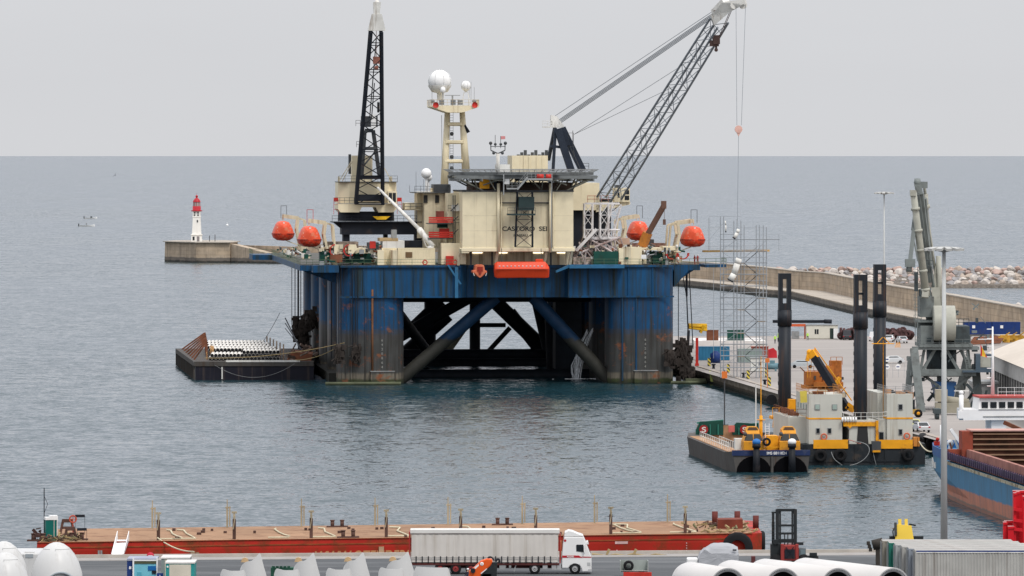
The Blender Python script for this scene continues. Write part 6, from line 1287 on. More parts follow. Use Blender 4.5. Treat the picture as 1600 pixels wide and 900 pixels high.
x = HF.U(1181, 20); mb = MB(); mb.tube((x, 20, 2.4), (x, 20, HF.Z(0, 604, 20)), .08, n=6); mb.build('white_pole', whited, hb)
for px0, px1 in ((1083, 1126), (1140, 1181)):   # green bow bulwarks
    x0, x1 = HF.U(px0, LB), HF.U(px1, LB); mb = MB(); L_ = px0 < 1100
    za, zc = (3.2, 4.45) if L_ else (4.4, 4.0); mb.prism([(x0, 2.5), (x1, 2.5), (x1, zc), (x0 + .6, zc - .1 if L_ else zc + .2), (x0, za if L_ else zc - .4)], 1, LB - 3.2, LB - 2.9); bw_ = mb.build('bow_bulwark', green, hb)
    mb = MB(); mb.bar((x0 + .2, LB - 3, zc - .3), (x1, LB - 3, zc + .03), .35, .25); [mb.box(x0 + .8 + k * 1.1, x0 + .95 + k * 1.1, LB - 3.5, LB - 3.2, 2.5, zc - .5) for k in range(3)]; mb.build('bulwark_frame', mat('bulwark_green_light', (.03, .17, .13), .5), bw_)
sg = mat('sign_red', (.28, .02, .02), .6)
for px, lb in ((1099.5, 'S'), (1163, 'S')):
    c = H(px, 671, LB - 3.6); mb = MB(); mb.lathe([(.01, -.05), (.62, -.05), (.62, .05), (.01, .06)], c, 18, axis=1, smooth=False); d_ = mb.build('round_mark', sg, hb); fit_text('lettering', lb, .72, .6, whited, d_, (c[0] - .3, c[1] - .07, c[2] - .36), (R(90), 0, 0), .01)
mb = MB(); mb.cbox(H(1143, 670, LB - 3.8), .85, .3, .9); mb.build('pink_locker', mat('pink_red', (.55, .14, .12), .6), hb)
mb = MB(); c = H(1132, 670, LB - 2.5); mb.tube(c - Vector((0, 0, .5)), (c[0], c[1], HF.Z(0, 582, LB - 2.5)), .09, n=6); mb.box(c[0] - .5, c[0] + .5, c[1] - .3, c[1] + .3, c[2] - 1, c[2] + .6); mb.build('bow_mast', dgrey, hb)
mb = MB(); c = H(1132, 586, LB - 2.6); mb.box(c[0] - .36, c[0] + .36, c[1] - .2, c[1] + .2, c[2] - .45, c[2] + .5); mb.build('orange_lantern', mat('lantern_orange', (.65, .18, .04), .6), hb)
mb = MB(); c = H(1200, 561, 3.2); 
o = wp(1199, 563, 1015); mb.cbox(o, .7, .4, .7); mb.tube(o, (o.x, o.y, QZ), .06); tag(mb.build('orange_box_light', mat('lantern_orange', (.65, .18, .04), .6)), 'orange box on a thin pole at the quay edge left of the left black leg', 'signal box')
mb = MB(); c = gp(1109, 600); mb.loft([[(c.x - .05, c.y, QZ + .2), (c.x + .05, c.y, QZ + .2), (c.x + .05, c.y + .1, QZ + .2)], [(c.x + .1, c.y - .3, .5), (c.x + .6, c.y - .3, .4), (c.x + .5, c.y, .4)]]); tag(mb.build('pennant', mat('pale_yellow_green', (.6, .66, .2), .8)), 'small pale yellow pennant hanging at the quay corner', 'pennant')
# fender at the quay by the left leg
mb = MB(); c = gp(1210, 628, .9); mb.tube(c + Vector((-.5, -1.5, .4)), c + Vector((-.5, 1.5, .4)), .85, n=14); tag(mb.build('rubber_fender', rubber), 'fat black rubber fender on the quay wall left of the left black leg', 'fender')
mb = MB(); c = gp(1447, 690, 1.4); mb.tube(c + Vector((-1.2, -3.5, 0)), c + Vector((-.2, 3, .3)), .8, n=14); mb.tube(c + Vector((.3, -5, -.2)), c + Vector((.6, -1, .2)), .7, n=12); tag(mb.build('rubber_fender', rubber), 'black rubber fenders hanging between the barge and the blue ship', 'fender')

# ------------------------------------------------------------------ blue cargo ship moored at the right
ships = Frame(50.5, 737, R(4.7)); Sx = ships.L; SU = ships.U
sh = thing('cargo_ship', 'blue hulled cargo ship with an open rusty hold moored at the right edge', 'ship', (ships.x0, ships.y0, 0), ships.a)
shm = mat('ship_hull_blue', (.035, .13, .26), .5, var=.12, sc_=.3, bands=[(-3, (.25, .10, .06)), (.35, (.16, .12, .09)), (.5, (.46, .17, .10)), (1.9, (.045, .18, .32)), (9, (.04, .17, .31))], edge=.25, dirt=(.05, .09, .11), amt=.45, streak=True, dsc=.9)
mb = MB(); secs = []; s2 = []
for v, hw0, hw1, zb_ in ((13.5, 1.2, 2.4, 2.6), (11.5, 2.4, 3.9, 1.6), (7, 3.8, 5.3, .5), (0, 5.0, 6.3, -1), (-12.5, 6.3, 7.0, -1), (-30, 6.75, 6.9, -1), (-85, 6.75, 6.9, -1)):
    zd = 4.9 if v > -8 else 4.7
    pr = [(-hw1, zd), (-hw1 * .985, 2.9), (-hw0 * .99, max(zb_ + .4, 1.0)), (-hw0 * .97, zb_), (hw0 * .97, zb_), (hw0 * .99, max(zb_ + .4, 1.0)), (hw1 * .985, 2.9), (hw1, zd)]
    if v > -13: secs.append([(6.9 + x, v, z) for x, z in pr])
    if v < -12: s2.append([(6.9 + x, v - .001, z) for x, z in pr + [(5.5, zd), (5.5, .4), (-5.5, .4), (-5.5, zd)]])
mb.loft(secs); mb.loft(s2); mb.build('hull', shm, sh)
mb = MB()
def hs(v):   # half width at deck
    return {13.5: 3.0}.get(v, 7.4)
bul = mat('ship_bulwark_blue', (.015, .09, .26), .45); pts = [(6.9 + 2.4, 13.5), (6.9 - 2.4, 13.5), (6.9 - 3.9, 11.5), (6.9 - 5.3, 7), (6.9 - 6.3, 0), (6.9 - 7.0, -14)]
for (x0, y0), (x1, y1) in zip(pts, pts[1:]): mb.bar((x0, y0, 5.3), (x1, y1, 5.3), .15, 1.1)
mb.build('bulwark', bul, sh)
mb = MB(); mb.box(6.9 - 7.0, 6.9 - 5.6, -85, -14.3, 4.9, 4.95); mb.box(1.2, 12.5, -85, -84, 4.7, 7.2); mb.build('side_deck', rust, sh)
mb = MB(); mb.box(6.9 - 6.95, 6.9 - 6.8, -85, -14.2, 5.0, 5.75)
for k in range(48): y = -14.6 - k * 1.45; mb.bar((6.9 - 7.0, y, 4.9), (6.9 - 6.9, y, 5.9), .12, .12)
mb.build('side_rail', mat('rail_purple', (.05, .03, .07), .6, var=.4), sh)
mb = MB()
for k in range(60): y = -14.4 - k * 1.15; mb.box(6.9 - 7.12, 6.9 - 6.98, y - .15, y + .15, 4.35, 4.7)
tag(mb.build('freeing_ports', creamd, sh), kind='stuff')
# hold: coamings and rusty far wall with ribs
hold = mat('hold_rust', (.085, .035, .022), .85, var=.4, dirt=(.03, .018, .012), amt=.4)
redr = mat('red_oxide', (.27, .06, .035), .7, dirt=(.15, .05, .03), amt=.4)
mb = MB(); hv = -13.0
wl_, wr_ = SU(1520, hv), 12.6; ztop = ships.Z(0, 679.5, hv)
mb.box(wl_, wr_, hv, hv + 1.2, .8, ztop); wall_ = mb.build('hold_wall', hold, sh)
mb = MB()
for k in range(6): z = ztop - .4 - k * .62; mb.box(wl_, wr_, hv - .32, hv, z, z + .16)
mb.build('wall_rib', mat('rib_tan', (.26, .16, .10), .8), wall_)
mb = MB(); mb.box(wl_ - .3, wr_, hv - .5, hv + 3.5, ztop + .003, ztop + .15); mb.build('hatch_cover', mat('pinkish_cover', (.50, .30, .26), .8), sh)
mb = MB(); mb.box(SU(1503, hv), wl_ - .02, hv - .2, hv + 2.4, 4.7, ztop); mb.box(SU(1484, hv), SU(1503, hv) - .02, hv + .6, hv + 2, 4.7, ztop - 2.2); mb.build('rusty_locker', redr, sh)
mb = MB(); mb.box(wl_ - .8, wl_ - .3, -85, hv - .3, 4.7, 6.0); mb.build('hold_coaming', mat('coaming_pinkish', (.33, .15, .12), .7, var=.3), sh)
mb = MB(); mb.box(1.45, 12.35, -84, hv - .4, .41, .7); mb.build('hold_floor', mat('hold_black', (.012, .008, .006), .9), sh)
# bridge
mb = MB(); bv = -4.0; x0, x1 = SU(1505, bv), 15; zA_, zB_, zC = ships.Z(0, 662, bv), ships.Z(0, 645, bv), ships.Z(0, 627, bv)
mb.box(x0, x1, bv, bv + 5, zA_, zB_); mb.box(SU(1497, bv), x0, bv, bv + 1, zA_ + .2, zB_ - .2); mb.box(SU(1550, bv), SU(1573, bv), bv + .5, bv + 5, 4.7, zA_); brd = mb.build('bridge_deck', white, sh)
mb = MB(); mb.loft([[(SU(1529, bv), bv + .1, zB_), (15, bv + .1, zB_), (15, bv + 5, zB_), (SU(1529, bv), bv + 5, zB_)], [(SU(1531, bv), bv + .3, zC), (15, bv + .3, zC), (15, bv + 5, zC), (SU(1531, bv), bv + 5, zC)]]); wh = mb.build('wheelhouse', white, sh)
mb = MB(); mb.box(SU(1530, bv), 15.2, bv - .1, bv + 5.2, zC + .003, zC + .22); mb.build('red_roof', mat('roof_red', (.40, .07, .06), .6), wh)
for k in range(6): xx = SU(1539 + k * 13.6, bv); mb = MB(); zc_ = ships.Z(0, 638, bv); mb.box(xx - .38, xx + .38, bv + .03, bv + .3, zc_ - .36, zc_ + .36); mb.build('window', glass, wh)
mb = MB(); mb.box(SU(1536, bv), 15, bv - .06, bv - .001, zA_ + .35, zA_ + .5); mb.box(SU(1529, bv), 15, bv - .08, bv, zB_ - .06, zB_ + .02); mb.build('trim', grey, brd)
mb = MB(); xm = SU(1551, bv + 2); mb.tube((xm, bv + 2, zC), (xm, bv + 2, ships.Z(0, 514, bv + 2)), .24, .09, n=10); [mb.tube((xm - .7, bv + 2, ships.Z(0, y_, bv + 2)), (xm, bv + 2, ships.Z(0, y_, bv + 2)), .06, n=5) for y_ in (518, 533, 545, 562, 580, 595, 608)]; mb.tube((SU(1528, bv + 2), bv + 2, ships.Z(0, 534, bv + 2)), (xm, bv + 2, ships.Z(0, 534, bv + 2)), .05); mb.rail([(SU(1560, bv), bv + .3, zC + .2), (15, bv + .3, zC + .2)], step=1, r=.03); mb.build('mast', white, sh)
mb = MB(); xp = SU(1503, bv); mb.tube((xp, bv + .5, zA_), (xp, bv + .5, ships.Z(0, 622, bv)), .28, n=12); mb.ball((xp, bv + .5, ships.Z(0, 619, bv)), .3, 10); mb.build('white_funnel_post', white, sh)
mb = MB(); zz_ = ships.Z(0, 616, bv); mb.bar((SU(1493, bv), bv + 1, zz_), (SU(1516, bv), bv + 1, zz_), .3, .12); mb.tube((SU(1504, bv), bv + 1, zB_), (SU(1504, bv), bv + 1, zz_), .08); mb.build('radar_scanner', whited, sh)
mb = MB(); c = Sx(1535, 560, bv + 1); c2 = Sx(1532, 538, bv + 1); mb.loft([[c2, c2 + Vector((.5, .15, -.9)), c + Vector((.6, 0, .1)), c + Vector((-.2, .1, .3))], [p + Vector((0, .04, 0)) for p in (c2, c2 + Vector((.5, .15, -.9)), c + Vector((.6, 0, .1)), c + Vector((-.2, .1, .3)))]])
def flagm():
    m = bpy.data.materials.new('red_yellow_flag'); m.use_nodes = True; t = m.node_tree; bs = t.nodes['Principled BSDF']; tcd = t.nodes.new('ShaderNodeTexCoord'); s = t.nodes.new('ShaderNodeSeparateXYZ'); t.links.new(tcd.outputs['Generated'], s.inputs[0]); ra = t.nodes.new('ShaderNodeValToRGB'); e = ra.color_ramp.elements; ra.color_ramp.interpolation = 'CONSTANT'
    e[0].color = (.5, .03, .02, 1); e[1].position = .25; e[1].color = (.75, .45, .03, 1); k = e.new(.72); k.color = (.5, .03, .02, 1); t.links.new(s.outputs['X'], ra.inputs[0]); t.links.new(ra.outputs[0], bs.inputs['Base Color']); return m
o = mb.build('flag', flagm()); o.location = (ships.x0, ships.y0, 0); o.rotation_euler = (0, 0, ships.a); tag(o, 'red and yellow flag flying beside the ship mast', 'flag')
mb = MB()   # winches and gear on the aft deck
r = random.Random(2)
for k in range(26): c = Vector((r.uniform(2.6, 10), r.uniform(-10, 5), 4.9)); mb.m = r.randint(0, 3); a = c + Vector((0, 0, r.uniform(.5, 1.8))); mb.bar(c, a + Vector((r.uniform(-.8, .8), 0, 0)), r.uniform(.15, .6))
tag(mb.build('deck_gear', [whited, rust, dgrey, redr], sh), kind='stuff')
mb = MB(); c = Sx(1492, 690, -6); mb.bar(c + Vector((-.5, 0, 1.5)), c + Vector((1.4, 0, -1.2)), .35); mb.build('white_davit', white, sh)
mb = MB(); mb.tube((2.0, 3, 4.9), (2.0, 3, 8.2), .16, n=10); mb.ball((2.8, 1, 6.1), .42, 12); mb.tube((2.8, 1, 4.9), (2.8, 1, 6.0), .25); mb.build('white_vent', white, sh); mb = MB(); mb.ball((1.7, 4, 6.4), .25, 8); mb.cbox((1.7, 4.2, 5.9), .8, .5, .5); mb.build('red_orange_marker', red, sh)
mb = MB(); a_, b_ = Sx(1569, 660, -8), Sx(1600, 676, -10); mb.bar(a_, b_ + Vector((.8, 0, -.2)), .35, .45); mb.build('brown_derrick', rust, sh)
for k, y in enumerate((9.2, 7.6, 5.6, 3.6, 1.8, -.2, -2.0)):
    mb = MB(); hwv = 6.3 - y / 7 if y > 0 else 6.3 - y * .056; x = 6.9 - hwv * .99 - .08; mb.box(x - .03, x + .25, y - .45, y + .45, 3.2, 3.9); mb.build('name_mark', whited, sh)
line('pale mooring rope from the grey work barge to the blue ship', cat(JF.W(wj_ - 1, 1.5, 3.1), ships.W(3.0, 11, 5.2), 1.0), .08, rope)
# ------------------------------------------------------------------ grey harbour crane on the quay
CF = Frame((1484 - 800) * 928 / FPX, 928, 0); C_ = CF.L
hc = thing('harbour_crane', 'big grey green portal crane with a raised tubular boom on the quay', 'crane', (CF.x0, CF.y0, 0))
cg = mat('crane_grey', (.17, .19, .185), .55, dirt=(.07, .07, .065), amt=.35); cgd = mat('crane_dark', (.055, .07, .075), .6, dirt=(.03, .03, .03), amt=.3); cgb = mat('crane_beige_grey', (.36, .36, .31), .55, dirt=(.2, .19, .16), amt=.35)
c = lambda px, py, v=0: C_(px, py, v)
mb = MB()
for a, b, v1, v2, w_ in (((1423, 560), (1417, 636), 0, -2, .9), ((1428, 545), (1440, 648), -4, -7, 1.2), ((1524, 570), (1530, 640), 0, -2, 1.2), ((1512, 560), (1494, 640), 6, 9, 1.0), ((1433, 560), (1420, 560), -4, 8, .7)): mb.bar(c(*a, v1), c(*b, v2), w_)
mb.bar(c(1428, 582, -4), c(1525, 582, -4), .9, 1.0); mb.bar(c(1428, 582, -4), c(1420, 584, 8), .8, .9); mb.bar(c(1420, 584, 8), c(1520, 584, 8), .8, .9)
for a, b in (((1465, 538), (1440, 582)), ((1474, 538), (1500, 582)), ((1497, 538), (1518, 582)), ((1440, 584), (1470, 606)), ((1520, 584), (1492, 606)), ((1445, 540), (1438, 582)), ((1512, 540), (1516, 582))): mb.bar(c(*a, -3), c(*b, -3.5), .42)
mb.bar(c(1425, 544, -4), c(1530, 544, -4), .5); mb.bar(c(1428, 600, -5), c(1418, 605, 6), .35); mb.rail([c(1412, 630, -5), c(1440, 630, -5)], step=1.2, r=.06)
por = mb.build('portal', cg, hc)
mb = MB(); mb.tube(c(1471, 582, 2), c(1471, 540, 2), 2.3, n=18); mb.tube(c(1471, 545, 2), c(1471, 541, 2), 3.6, n=18); mb.build('slewing_column', cgd, hc)
mb = MB(); a = c(1471, 600, 0); mb.prism([(c(1455, 0)[0], c(0, 596)[2]), (c(1492, 0)[0], c(0, 596)[2]), (c(1488, 0)[0], c(0, 620)[2]), (c(1462, 0)[0], c(0, 622)[2])], 1, -3.5, 2); fl = mb.build('blue_hopper', mat('hopper_blue', (.03, .09, .22), .5, dirt=(.06, .06, .07), amt=.4), hc)
for px, py in ((1417, 644), (1440, 655), (1528, 646), (1536, 640), (1500, 640)): 
    mb = MB(); q = c(px, py, 0); q = Vector((q[0], (gd(py, QZ)) - CF.y0, QZ))
    for k in (-1.2, 0, 1.2): mb.lathe([(.01, -.25), (.55, -.25), (.55, .25), (.01, .25)], q + Vector((0, k, .6)), 12, axis=0)
    mb.cbox(q + Vector((0, 0, 1.2)), 1.0, 3.6, .7); mb.build('bogie', cgd, hc)
mb = MB()
for k in range(18): r_ = rnd.uniform; a = c(r_(1418, 1540), r_(606, 640), r_(-4, 6)); a.z = max(a.z, QZ + .5); mb.bar(a, a + Vector((r_(-1.6, 1.6), 0, r_(.3, 1.8))), r_(.15, .5))
tag(mb.build('undercarriage_gear', cgd, hc), kind='stuff')
# machine house
mb = MB(); mb.box(c(1436, 0)[0], c(1456, 0)[0], -4, 5, c(0, 538)[2], c(0, 508)[2]); mb.box(c(1434, 0)[0], c(1516, 0)[0], -4.5, 6, c(0, 541)[2], c(0, 536)[2]); mb.box(c(1456, 0)[0], c(1516, 0)[0], -1, 6, c(0, 536)[2], c(0, 524)[2])
mh = mb.build('machine_house', cg, hc)
mb = MB(); mb.box(c(1490, 0)[0], c(1513, 0)[0], -3, 5, c(0, 534)[2], c(0, 509)[2]); mb.rail([c(1490, 509, -3), c(1514, 509, -3)], step=.8, r=.06); mb.build('engine_bay', cgd, hc)
mb = MB(); mb.lathe([(.01, -1.65), (2.65, -1.65), (2.7, -1.5), (2.7, 1.5), (2.65, 1.65), (.01, 1.65)], c(1475, 505, -3.5), 30, axis=0); mb.build('counterweight_drum', cgb, hc)
mb = MB(); mb.box(c(1436, 0)[0], c(1458, 0)[0], -2, 3, c(0, 495)[2], c(0, 463)[2]); mb.box(c(1432, 0)[0], c(1462, 0)[0], -3, 4, c(0, 503)[2], c(0, 500)[2]); mb.bar(c(1456, 500), c(1445, 450), 1.6); mb.box(c(1434, 0)[0], c(1462, 0)[0], -1, 2, c(0, 512)[2], c(0, 503)[2]); twr_ = mb.build('tower', cg, hc)
mb = MB()
for py in (503, 486, 470): mb.rail([c(1428, py, -3), c(1440, py, -3)], step=.8, r=.045)
mb.tube(c(1430, 540, -3), c(1430, 455, -3), .05); mb.tube(c(1434, 540, -3), c(1434, 455, -3), .05); mb.rail([c(1432, 541, -4.6), c(1516, 541, -4.6)], step=1.2, r=.04); mb.build('ladder_rail', cg, twr_)
mb = MB(); mb.bar(c(1503, 536, -4), c(1511, 578, -4), .12); mb.bar(c(1508, 534, -4), c(1516, 576, -4), .12); [mb.bar(c(1503 + k * .67, 538 + k * 3.4, -4), c(1508 + k * .67, 537 + k * 3.4, -4), .1) for k in range(12)]; mb.build('stair', cg, hc)
mb = MB(); mb.box(c(1521, 0)[0], c(1546, 0)[0], -5, -1, c(0, 577)[2], c(0, 552)[2]); mb.box(c(1500, 0)[0], c(1548, 0)[0], -5.2, -.5, c(0, 580)[2], c(0, 577)[2]); cb_ = mb.build('electric_house', mat('crane_blue_grey', (.07, .10, .13), .5), hc)
mb = MB(); mb.box(c(1528, 0)[0], c(1544, 0)[0], -5.05, -4.98, c(0, 572)[2], c(0, 555)[2]); mb.build('grey_panel', cgb, cb_)
mb = MB(); r = random.Random(77)
for k in range(60):
    a = c(r.uniform(1432, 1545), r.uniform(478, 602), r.uniform(-4, 4)); mb.m = k % 2
    if k % 3: mb.bar(a, a + Vector((r.uniform(-1.5, 1.5), 0, r.uniform(-1.2, 1.2))), r.uniform(.08, .22))
    else: mb.cbox(a, r.uniform(.3, .9), 1.0, r.uniform(.3, .9))
tag(mb.build('crane_fittings', [cg, cgd], hc), kind='stuff')
# boom: a bundle of leaning tubes with a jib folded down
mb = MB(); mb.tube(c(1447, 462, -3), c(1427, 300, -8), .62, .5, n=12); [mb.tube(c(1427 + 20 * t, 300 + 162 * t, -8 + 5 * t), c(1427.6 + 20 * t, 304 + 162 * t, -8 + 5 * t), .7, n=12) for t in (.15, .36, .55, .75, .93)]; mb.box(c(1422, 0, -8)[0], c(1431, 0, -8)[0], -8.5, -7.4, c(0, 306, -8)[2], c(0, 297, -8)[2]); mb.bar(c(1445, 465, -3.6), c(1446, 455, -3.4), 1.0); mb.build('boom_tube', cgb, hc)
mb = MB(); mb.bar(c(1452, 440, 0), c(1434, 300, -5), .8, 1.0); mb.bar(c(1457, 440, 0), c(1441, 303, -5), .4, .5); mb.bar(c(1459, 450, 0), c(1436, 300, -5), .3, .4); mb.bar(c(1452, 420, 0), c(1443, 310, -4), .9, .6); mb.build('inner_boom', cg, hc)
mb = MB(); mb.bar(c(1462, 430, 1), c(1446, 318, -3), .35, .4); mb.bar(c(1456, 400, 1), c(1447, 328, -3), .55, .6); mb.tube(c(1446, 328, -3), c(1445, 303, -3), .5, n=10); mb.tube(c(1446, 305, -3), c(1444, 290, -3), .25, n=8); mb.tube(c(1447, 326, -3), c(1446, 320, -3), .65, n=10); mb.build('luffing_ram', cgb, hc)
mb = MB(); mb.bar(c(1437, 304, -5), c(1433, 283, -5), 1.0, 1.0); mb.tube(c(1429, 285, -5), c(1438, 285, -5), .6, n=10); mb.tube(c(1434, 290, -5), c(1434, 279, -5), .35, n=8); mb.cbox(c(1443, 289, -4), 1.2, .8, 1.0); mb.build('boom_head', cg, hc)
mb = MB(); mb.bar(c(1429, 350, -6), c(1422, 408, -7), .6, .7); mb.bar(c(1426, 365, -6), c(1434, 408, -6), .2); mb.tube(c(1425, 360, -6), c(1429, 330, -6), .15); mb.cbox(c(1422, 411, -7), 1.5, 1.2, 1.2); mb.tube(c(1421, 414, -7), c(1420, 425, -7), .45, n=10); mb.tube(c(1414, 410, -7), c(1430, 408, -7), .3, n=8); mb.build('folded_grab', cg, hc)
mb = MB(); mb.loft([[c(1455, 449, 0), c(1467, 449, 0), c(1467, 449, 2), c(1455, 449, 2)], [c(1464, 402, 0), c(1467, 402, 0), c(1467, 402, 1), c(1464, 402, 1)]]); mb.tube(c(1466.5, 400, 0), c(1468.5, 480, 0), .4, n=10); mb.loft([[c(1462, 500, -1), c(1472, 500, -1), c(1472, 500, 1), c(1462, 500, 1)], [c(1455, 449, -1), c(1468, 449, -1), c(1468, 449, 1), c(1455, 449, 1)]]); mb.build('back_mast', cgb, hc)
mb = MB(); mb.box(c(1436, 0)[0], c(1452, 0)[0], -1, 1, c(0, 463)[2], c(0, 452)[2]); mb.rail([c(1434, 428, -4), c(1455, 428, -4)], step=.8, r=.06); mb.rail([c(1436, 418, -4), c(1458, 418, -4)], step=.8, r=.06); mb.box(c(1429, 0)[0], c(1434, 0)[0], -1, 1, c(0, 455)[2], c(0, 425)[2]); mb.build('boom_foot', cgd, hc)

# forklift on the far quay and grey tank trolley
t = thing('forklift', 'yellowish forklift parked beneath the front leg of the grey crane', 'forklift', at(1426, 652) + Vector((0, 0, 0))); mb = MB(); mb.box(-1.5, 1.0, -.6, .6, .5, 1.2); mb.build('body', mat('forklift_ochre', (.45, .28, .08), .6), t)
for x in (-1.2, .8): mb = MB(); mb.lathe([(.01, -.8), (.62 if x > 0 else .4, -.8), (.62 if x > 0 else .4, -.5), (.01, -.5)], (x, 0, .6 if x > 0 else .4), 14, axis=1); w0 = mb.build('wheel', rubber, t); mb = MB(); mb.lathe([(.01, -.84), (.25, -.83), (.25, -.8), (.01, -.8)], (x, 0, .6 if x > 0 else .4), 10, axis=1); mb.build('rim', oryel, w0)
mb = MB(); mb.box(-1.4, .3, -.55, .55, 1.2, 2.6); mb.build('cab', glass, t)
t = thing('low_loader', 'grey machine with a rounded tank standing behind the lamp mast', 'trailer', at(1482, 648)); mb = MB(); mb.box(-2, 3.2, -1, 1, .3, 1.8); mb.tube((-1.5, 0, 2.3), (3, 0, 1.7), .7, n=12); mb.build('tank', mat('tank_grey_tan', (.30, .28, .22), .7), t); mb = MB(); mb.box(-2, -.2, -1, 1, 2.0, 3.8); mb.build('housing', mat('housing_tan', (.34, .31, .24), .7), t)

# ------------------------------------------------------------------ long red barge along the near quay
RB0 = Vector(((57 - 800) * 591 / FPX, 591.6, 0)); RBa = math.atan2(15.0, 71.7)
x1_ = (1190 - 800) * 608 / FPX; RBa = math.atan2(606.5 - 591.6, x1_ - RB0.x); LRB = math.hypot(606.5 - 591.6, x1_ - RB0.x)
RB = ShearFrame(RB0.x, RB0.y, RBa); B_ = RB.L; BU = lambda px: RB.U(px, 0)
rb = thing('deck_barge', 'long rusty red flat barge with post rows moored along the near quay', 'barge', (RB0.x, RB0.y, 0), RBa)
redh = mat('barge_red', (.38, .02, .011), .55, var=.22, sc_=.12, dirt=(.13, .04, .012), amt=.62, dsc=.55); rdk = mat('barge_deck_tan', (.31, .185, .11), .85, var=.16, sc_=.12, dirt=(.17, .085, .05), amt=.5, dsc=.45)
ZD = 3.3; DB = 22.0
mb = MB(); mb.loft([[(0, 0, z * .0 + .2 - .6), (0, 0, 2.55), (0, 0, ZD), (0, DB, ZD), (0, DB, -.4)] if 0 else [(x, 0, -.5), (x, -.06, 2.5), (x, 0, ZD), (x, DB, ZD), (x, DB, -.5)] for x, z in ((0, 0), (LRB - 1.2, 0))]); mb.loft([[(LRB - 1.2, 0, -.5), (LRB - 1.2, 0, ZD), (LRB - 1.2, DB, ZD), (LRB - 1.2, DB, -.5)], [(LRB, 1, -.5), (LRB, 1, ZD), (LRB, DB - 1, ZD), (LRB, DB - 1, -.5)]]); bhull = mb.build('hull', redh, rb)
mb = MB(); mb.box(-.02, LRB - 1.2, -.09, .05, ZD - .55, ZD - .42); mb.box(0, LRB - 1, -.1, .1, ZD, ZD + .06); mb.build('rubbing_strake', mat('strake_rust', (.24, .06, .02), .7, var=.4), bhull)
mb = MB(); mb.box(.15, LRB - 1.0, .2, DB - .2, ZD + .004, ZD + .02); mb.build('deck', rdk, rb)
fit_text('lettering', 'WWW.OTENDERS', 1.1, (640 - 488) / 15.7, mat('faded_letter', (.46, .22, .10), .7), rb, (BU(490), -.11, 1.09), (R(90), 0, 0), .01)
mb = MB(); mb.box(BU(306), BU(311), -.12, 0, 1.9, 2.2); mb.box(BU(298), BU(305), -.15, 0, 1.85, 2.3); mb.box(BU(596) - .25, BU(596) + .25, -.3, 0, 1.5, 2.5); mb.build('side_fitting', mat('fitting_pale', (.40, .26, .16), .7, var=.4), rb)
mb = MB()
for px in (153, 157): mb.box(BU(px), BU(px) + .18, -.1, 0, 1.2, 2.5)
mb.build('plate', grey, rb)
mb = MB()
for k in range(7): mb.box(BU(1072), BU(1072) + .1, -.1, 0, .9 + k * .25, 1.0 + k * .25)
for k in range(4): mb.box(BU(963), BU(963) + .12, -.1, 0, 1.0 + k * .25, 1.12 + k * .25)
mb.box(BU(961), BU(981), -.1, -.05, 2.45, 2.7); mb.build('draught_marks', mat('mark_pinkish', (.6, .4, .38), .7, var=.4), rb)
# rows of posts: near row brown with white tops, far row pale
postn = [242, 364, 484, 601, 717, 834, 951, 1067]; postf = [238, 355, 471, 586, 700, 816, 929, 1043]
brn = mat('post_brown', (.09, .05, .04), .85, var=.4); pal = mat('post_pale', (.34, .29, .20), .8, var=.25)
for k, px in enumerate(postn[:8]):
    x = RB.U(px + 3, 3.0) if k else BU(246); y = 1.6; mb = MB(); mb.box(x - .16, x + .16, y - .16, y + .16, ZD, ZD + 2.0); p_ = mb.build('near_post', brn, rb)
    mb = MB(); mb.box(x - .1, x + .1, y - .1, y + .1, ZD + 2.0, ZD + 2.6); mb.box(x - .26, x + .26, y - .1, y + .1, ZD + 2.55, ZD + 2.75); mb.bar((x - .1, y - .22, ZD + 1.0), (x + .1, y - .22, ZD + 2.3), .1); mb.build('post_cap', pal, p_)
for k, px in enumerate(postf):
    x = RB.U(px, DB - 2.0); y = DB - 2; mb = MB(); mb.box(x - .09, x + .09, y - .09, y + .09, ZD, ZD + 2.2); mb.box(x - .2, x + .35, y - .1, y + .1, ZD + 2.0, ZD + 2.12); mb.box(x - .05, x + .05, y - .05, y + .05, ZD + 2.2, ZD + 2.9); mb.box(x + .2, x + .33, y - .2, y, ZD + .2, ZD + 2.2); mb.build('far_post', pal, rb)
for k, px in enumerate((288, 310, 455, 527, 640, 757, 990, 1000, 1085)):
    x, y = RB.U(px, 8), 8; mb = MB(); r = random.Random(k); mb.path([Vector((x, 2 + r.random() * 2, ZD + .12)), Vector((x - .6, 6, ZD + .12)), Vector((x - 1.3, 10, ZD + .12)), Vector((x - 1.0 - r.random(), 15, ZD + .14))] + [Vector((x - 1.8 - r.random(), 16, ZD + .14))], .085, 6); mb.path([Vector((x, 2, ZD + .12)), Vector((x - 2.0 - r.random(), 2.0, ZD + .12))], .07, 6)
    tag(mb.build('mooring_line', rope)); o = COL.objects[-1] if 0 else None
for k, o in enumerate([o for o in COL.objects if o.name.startswith('mooring_line')]):
    [setattr(v_, 'co', Vector(RB.W(v_.co.x, v_.co.y, v_.co.z))) for v_ in o.data.vertices]; tag(o, 'pale rope lying across the red barge deck, %s from the left' % ('first', 'second', 'third', 'fourth', 'fifth', 'sixth', 'seventh', 'eighth', 'last')[k], 'rope', 'ropes on the red barge deck')
def bitt(px, v, lb): 
    x = RB.U(px, v); mb = MB(); 
    for s_ in (-.5, .5): mb.tube((x + s_, v, ZD), (x + s_, v, ZD + .7), .2, n=12); mb.tube((x + s_, v, ZD + .66), (x + s_, v, ZD + .76), .25, n=12)
    mb.box(x - 1.1, x + 1.1, v - .4, v + .4, ZD, ZD + .15); mb.build('double_bitt', brn, rb)
for px, v in ((527, 19), (544, 1.6), (785, 19), (60, 3), (120, 3.5)): bitt(px, v, '')
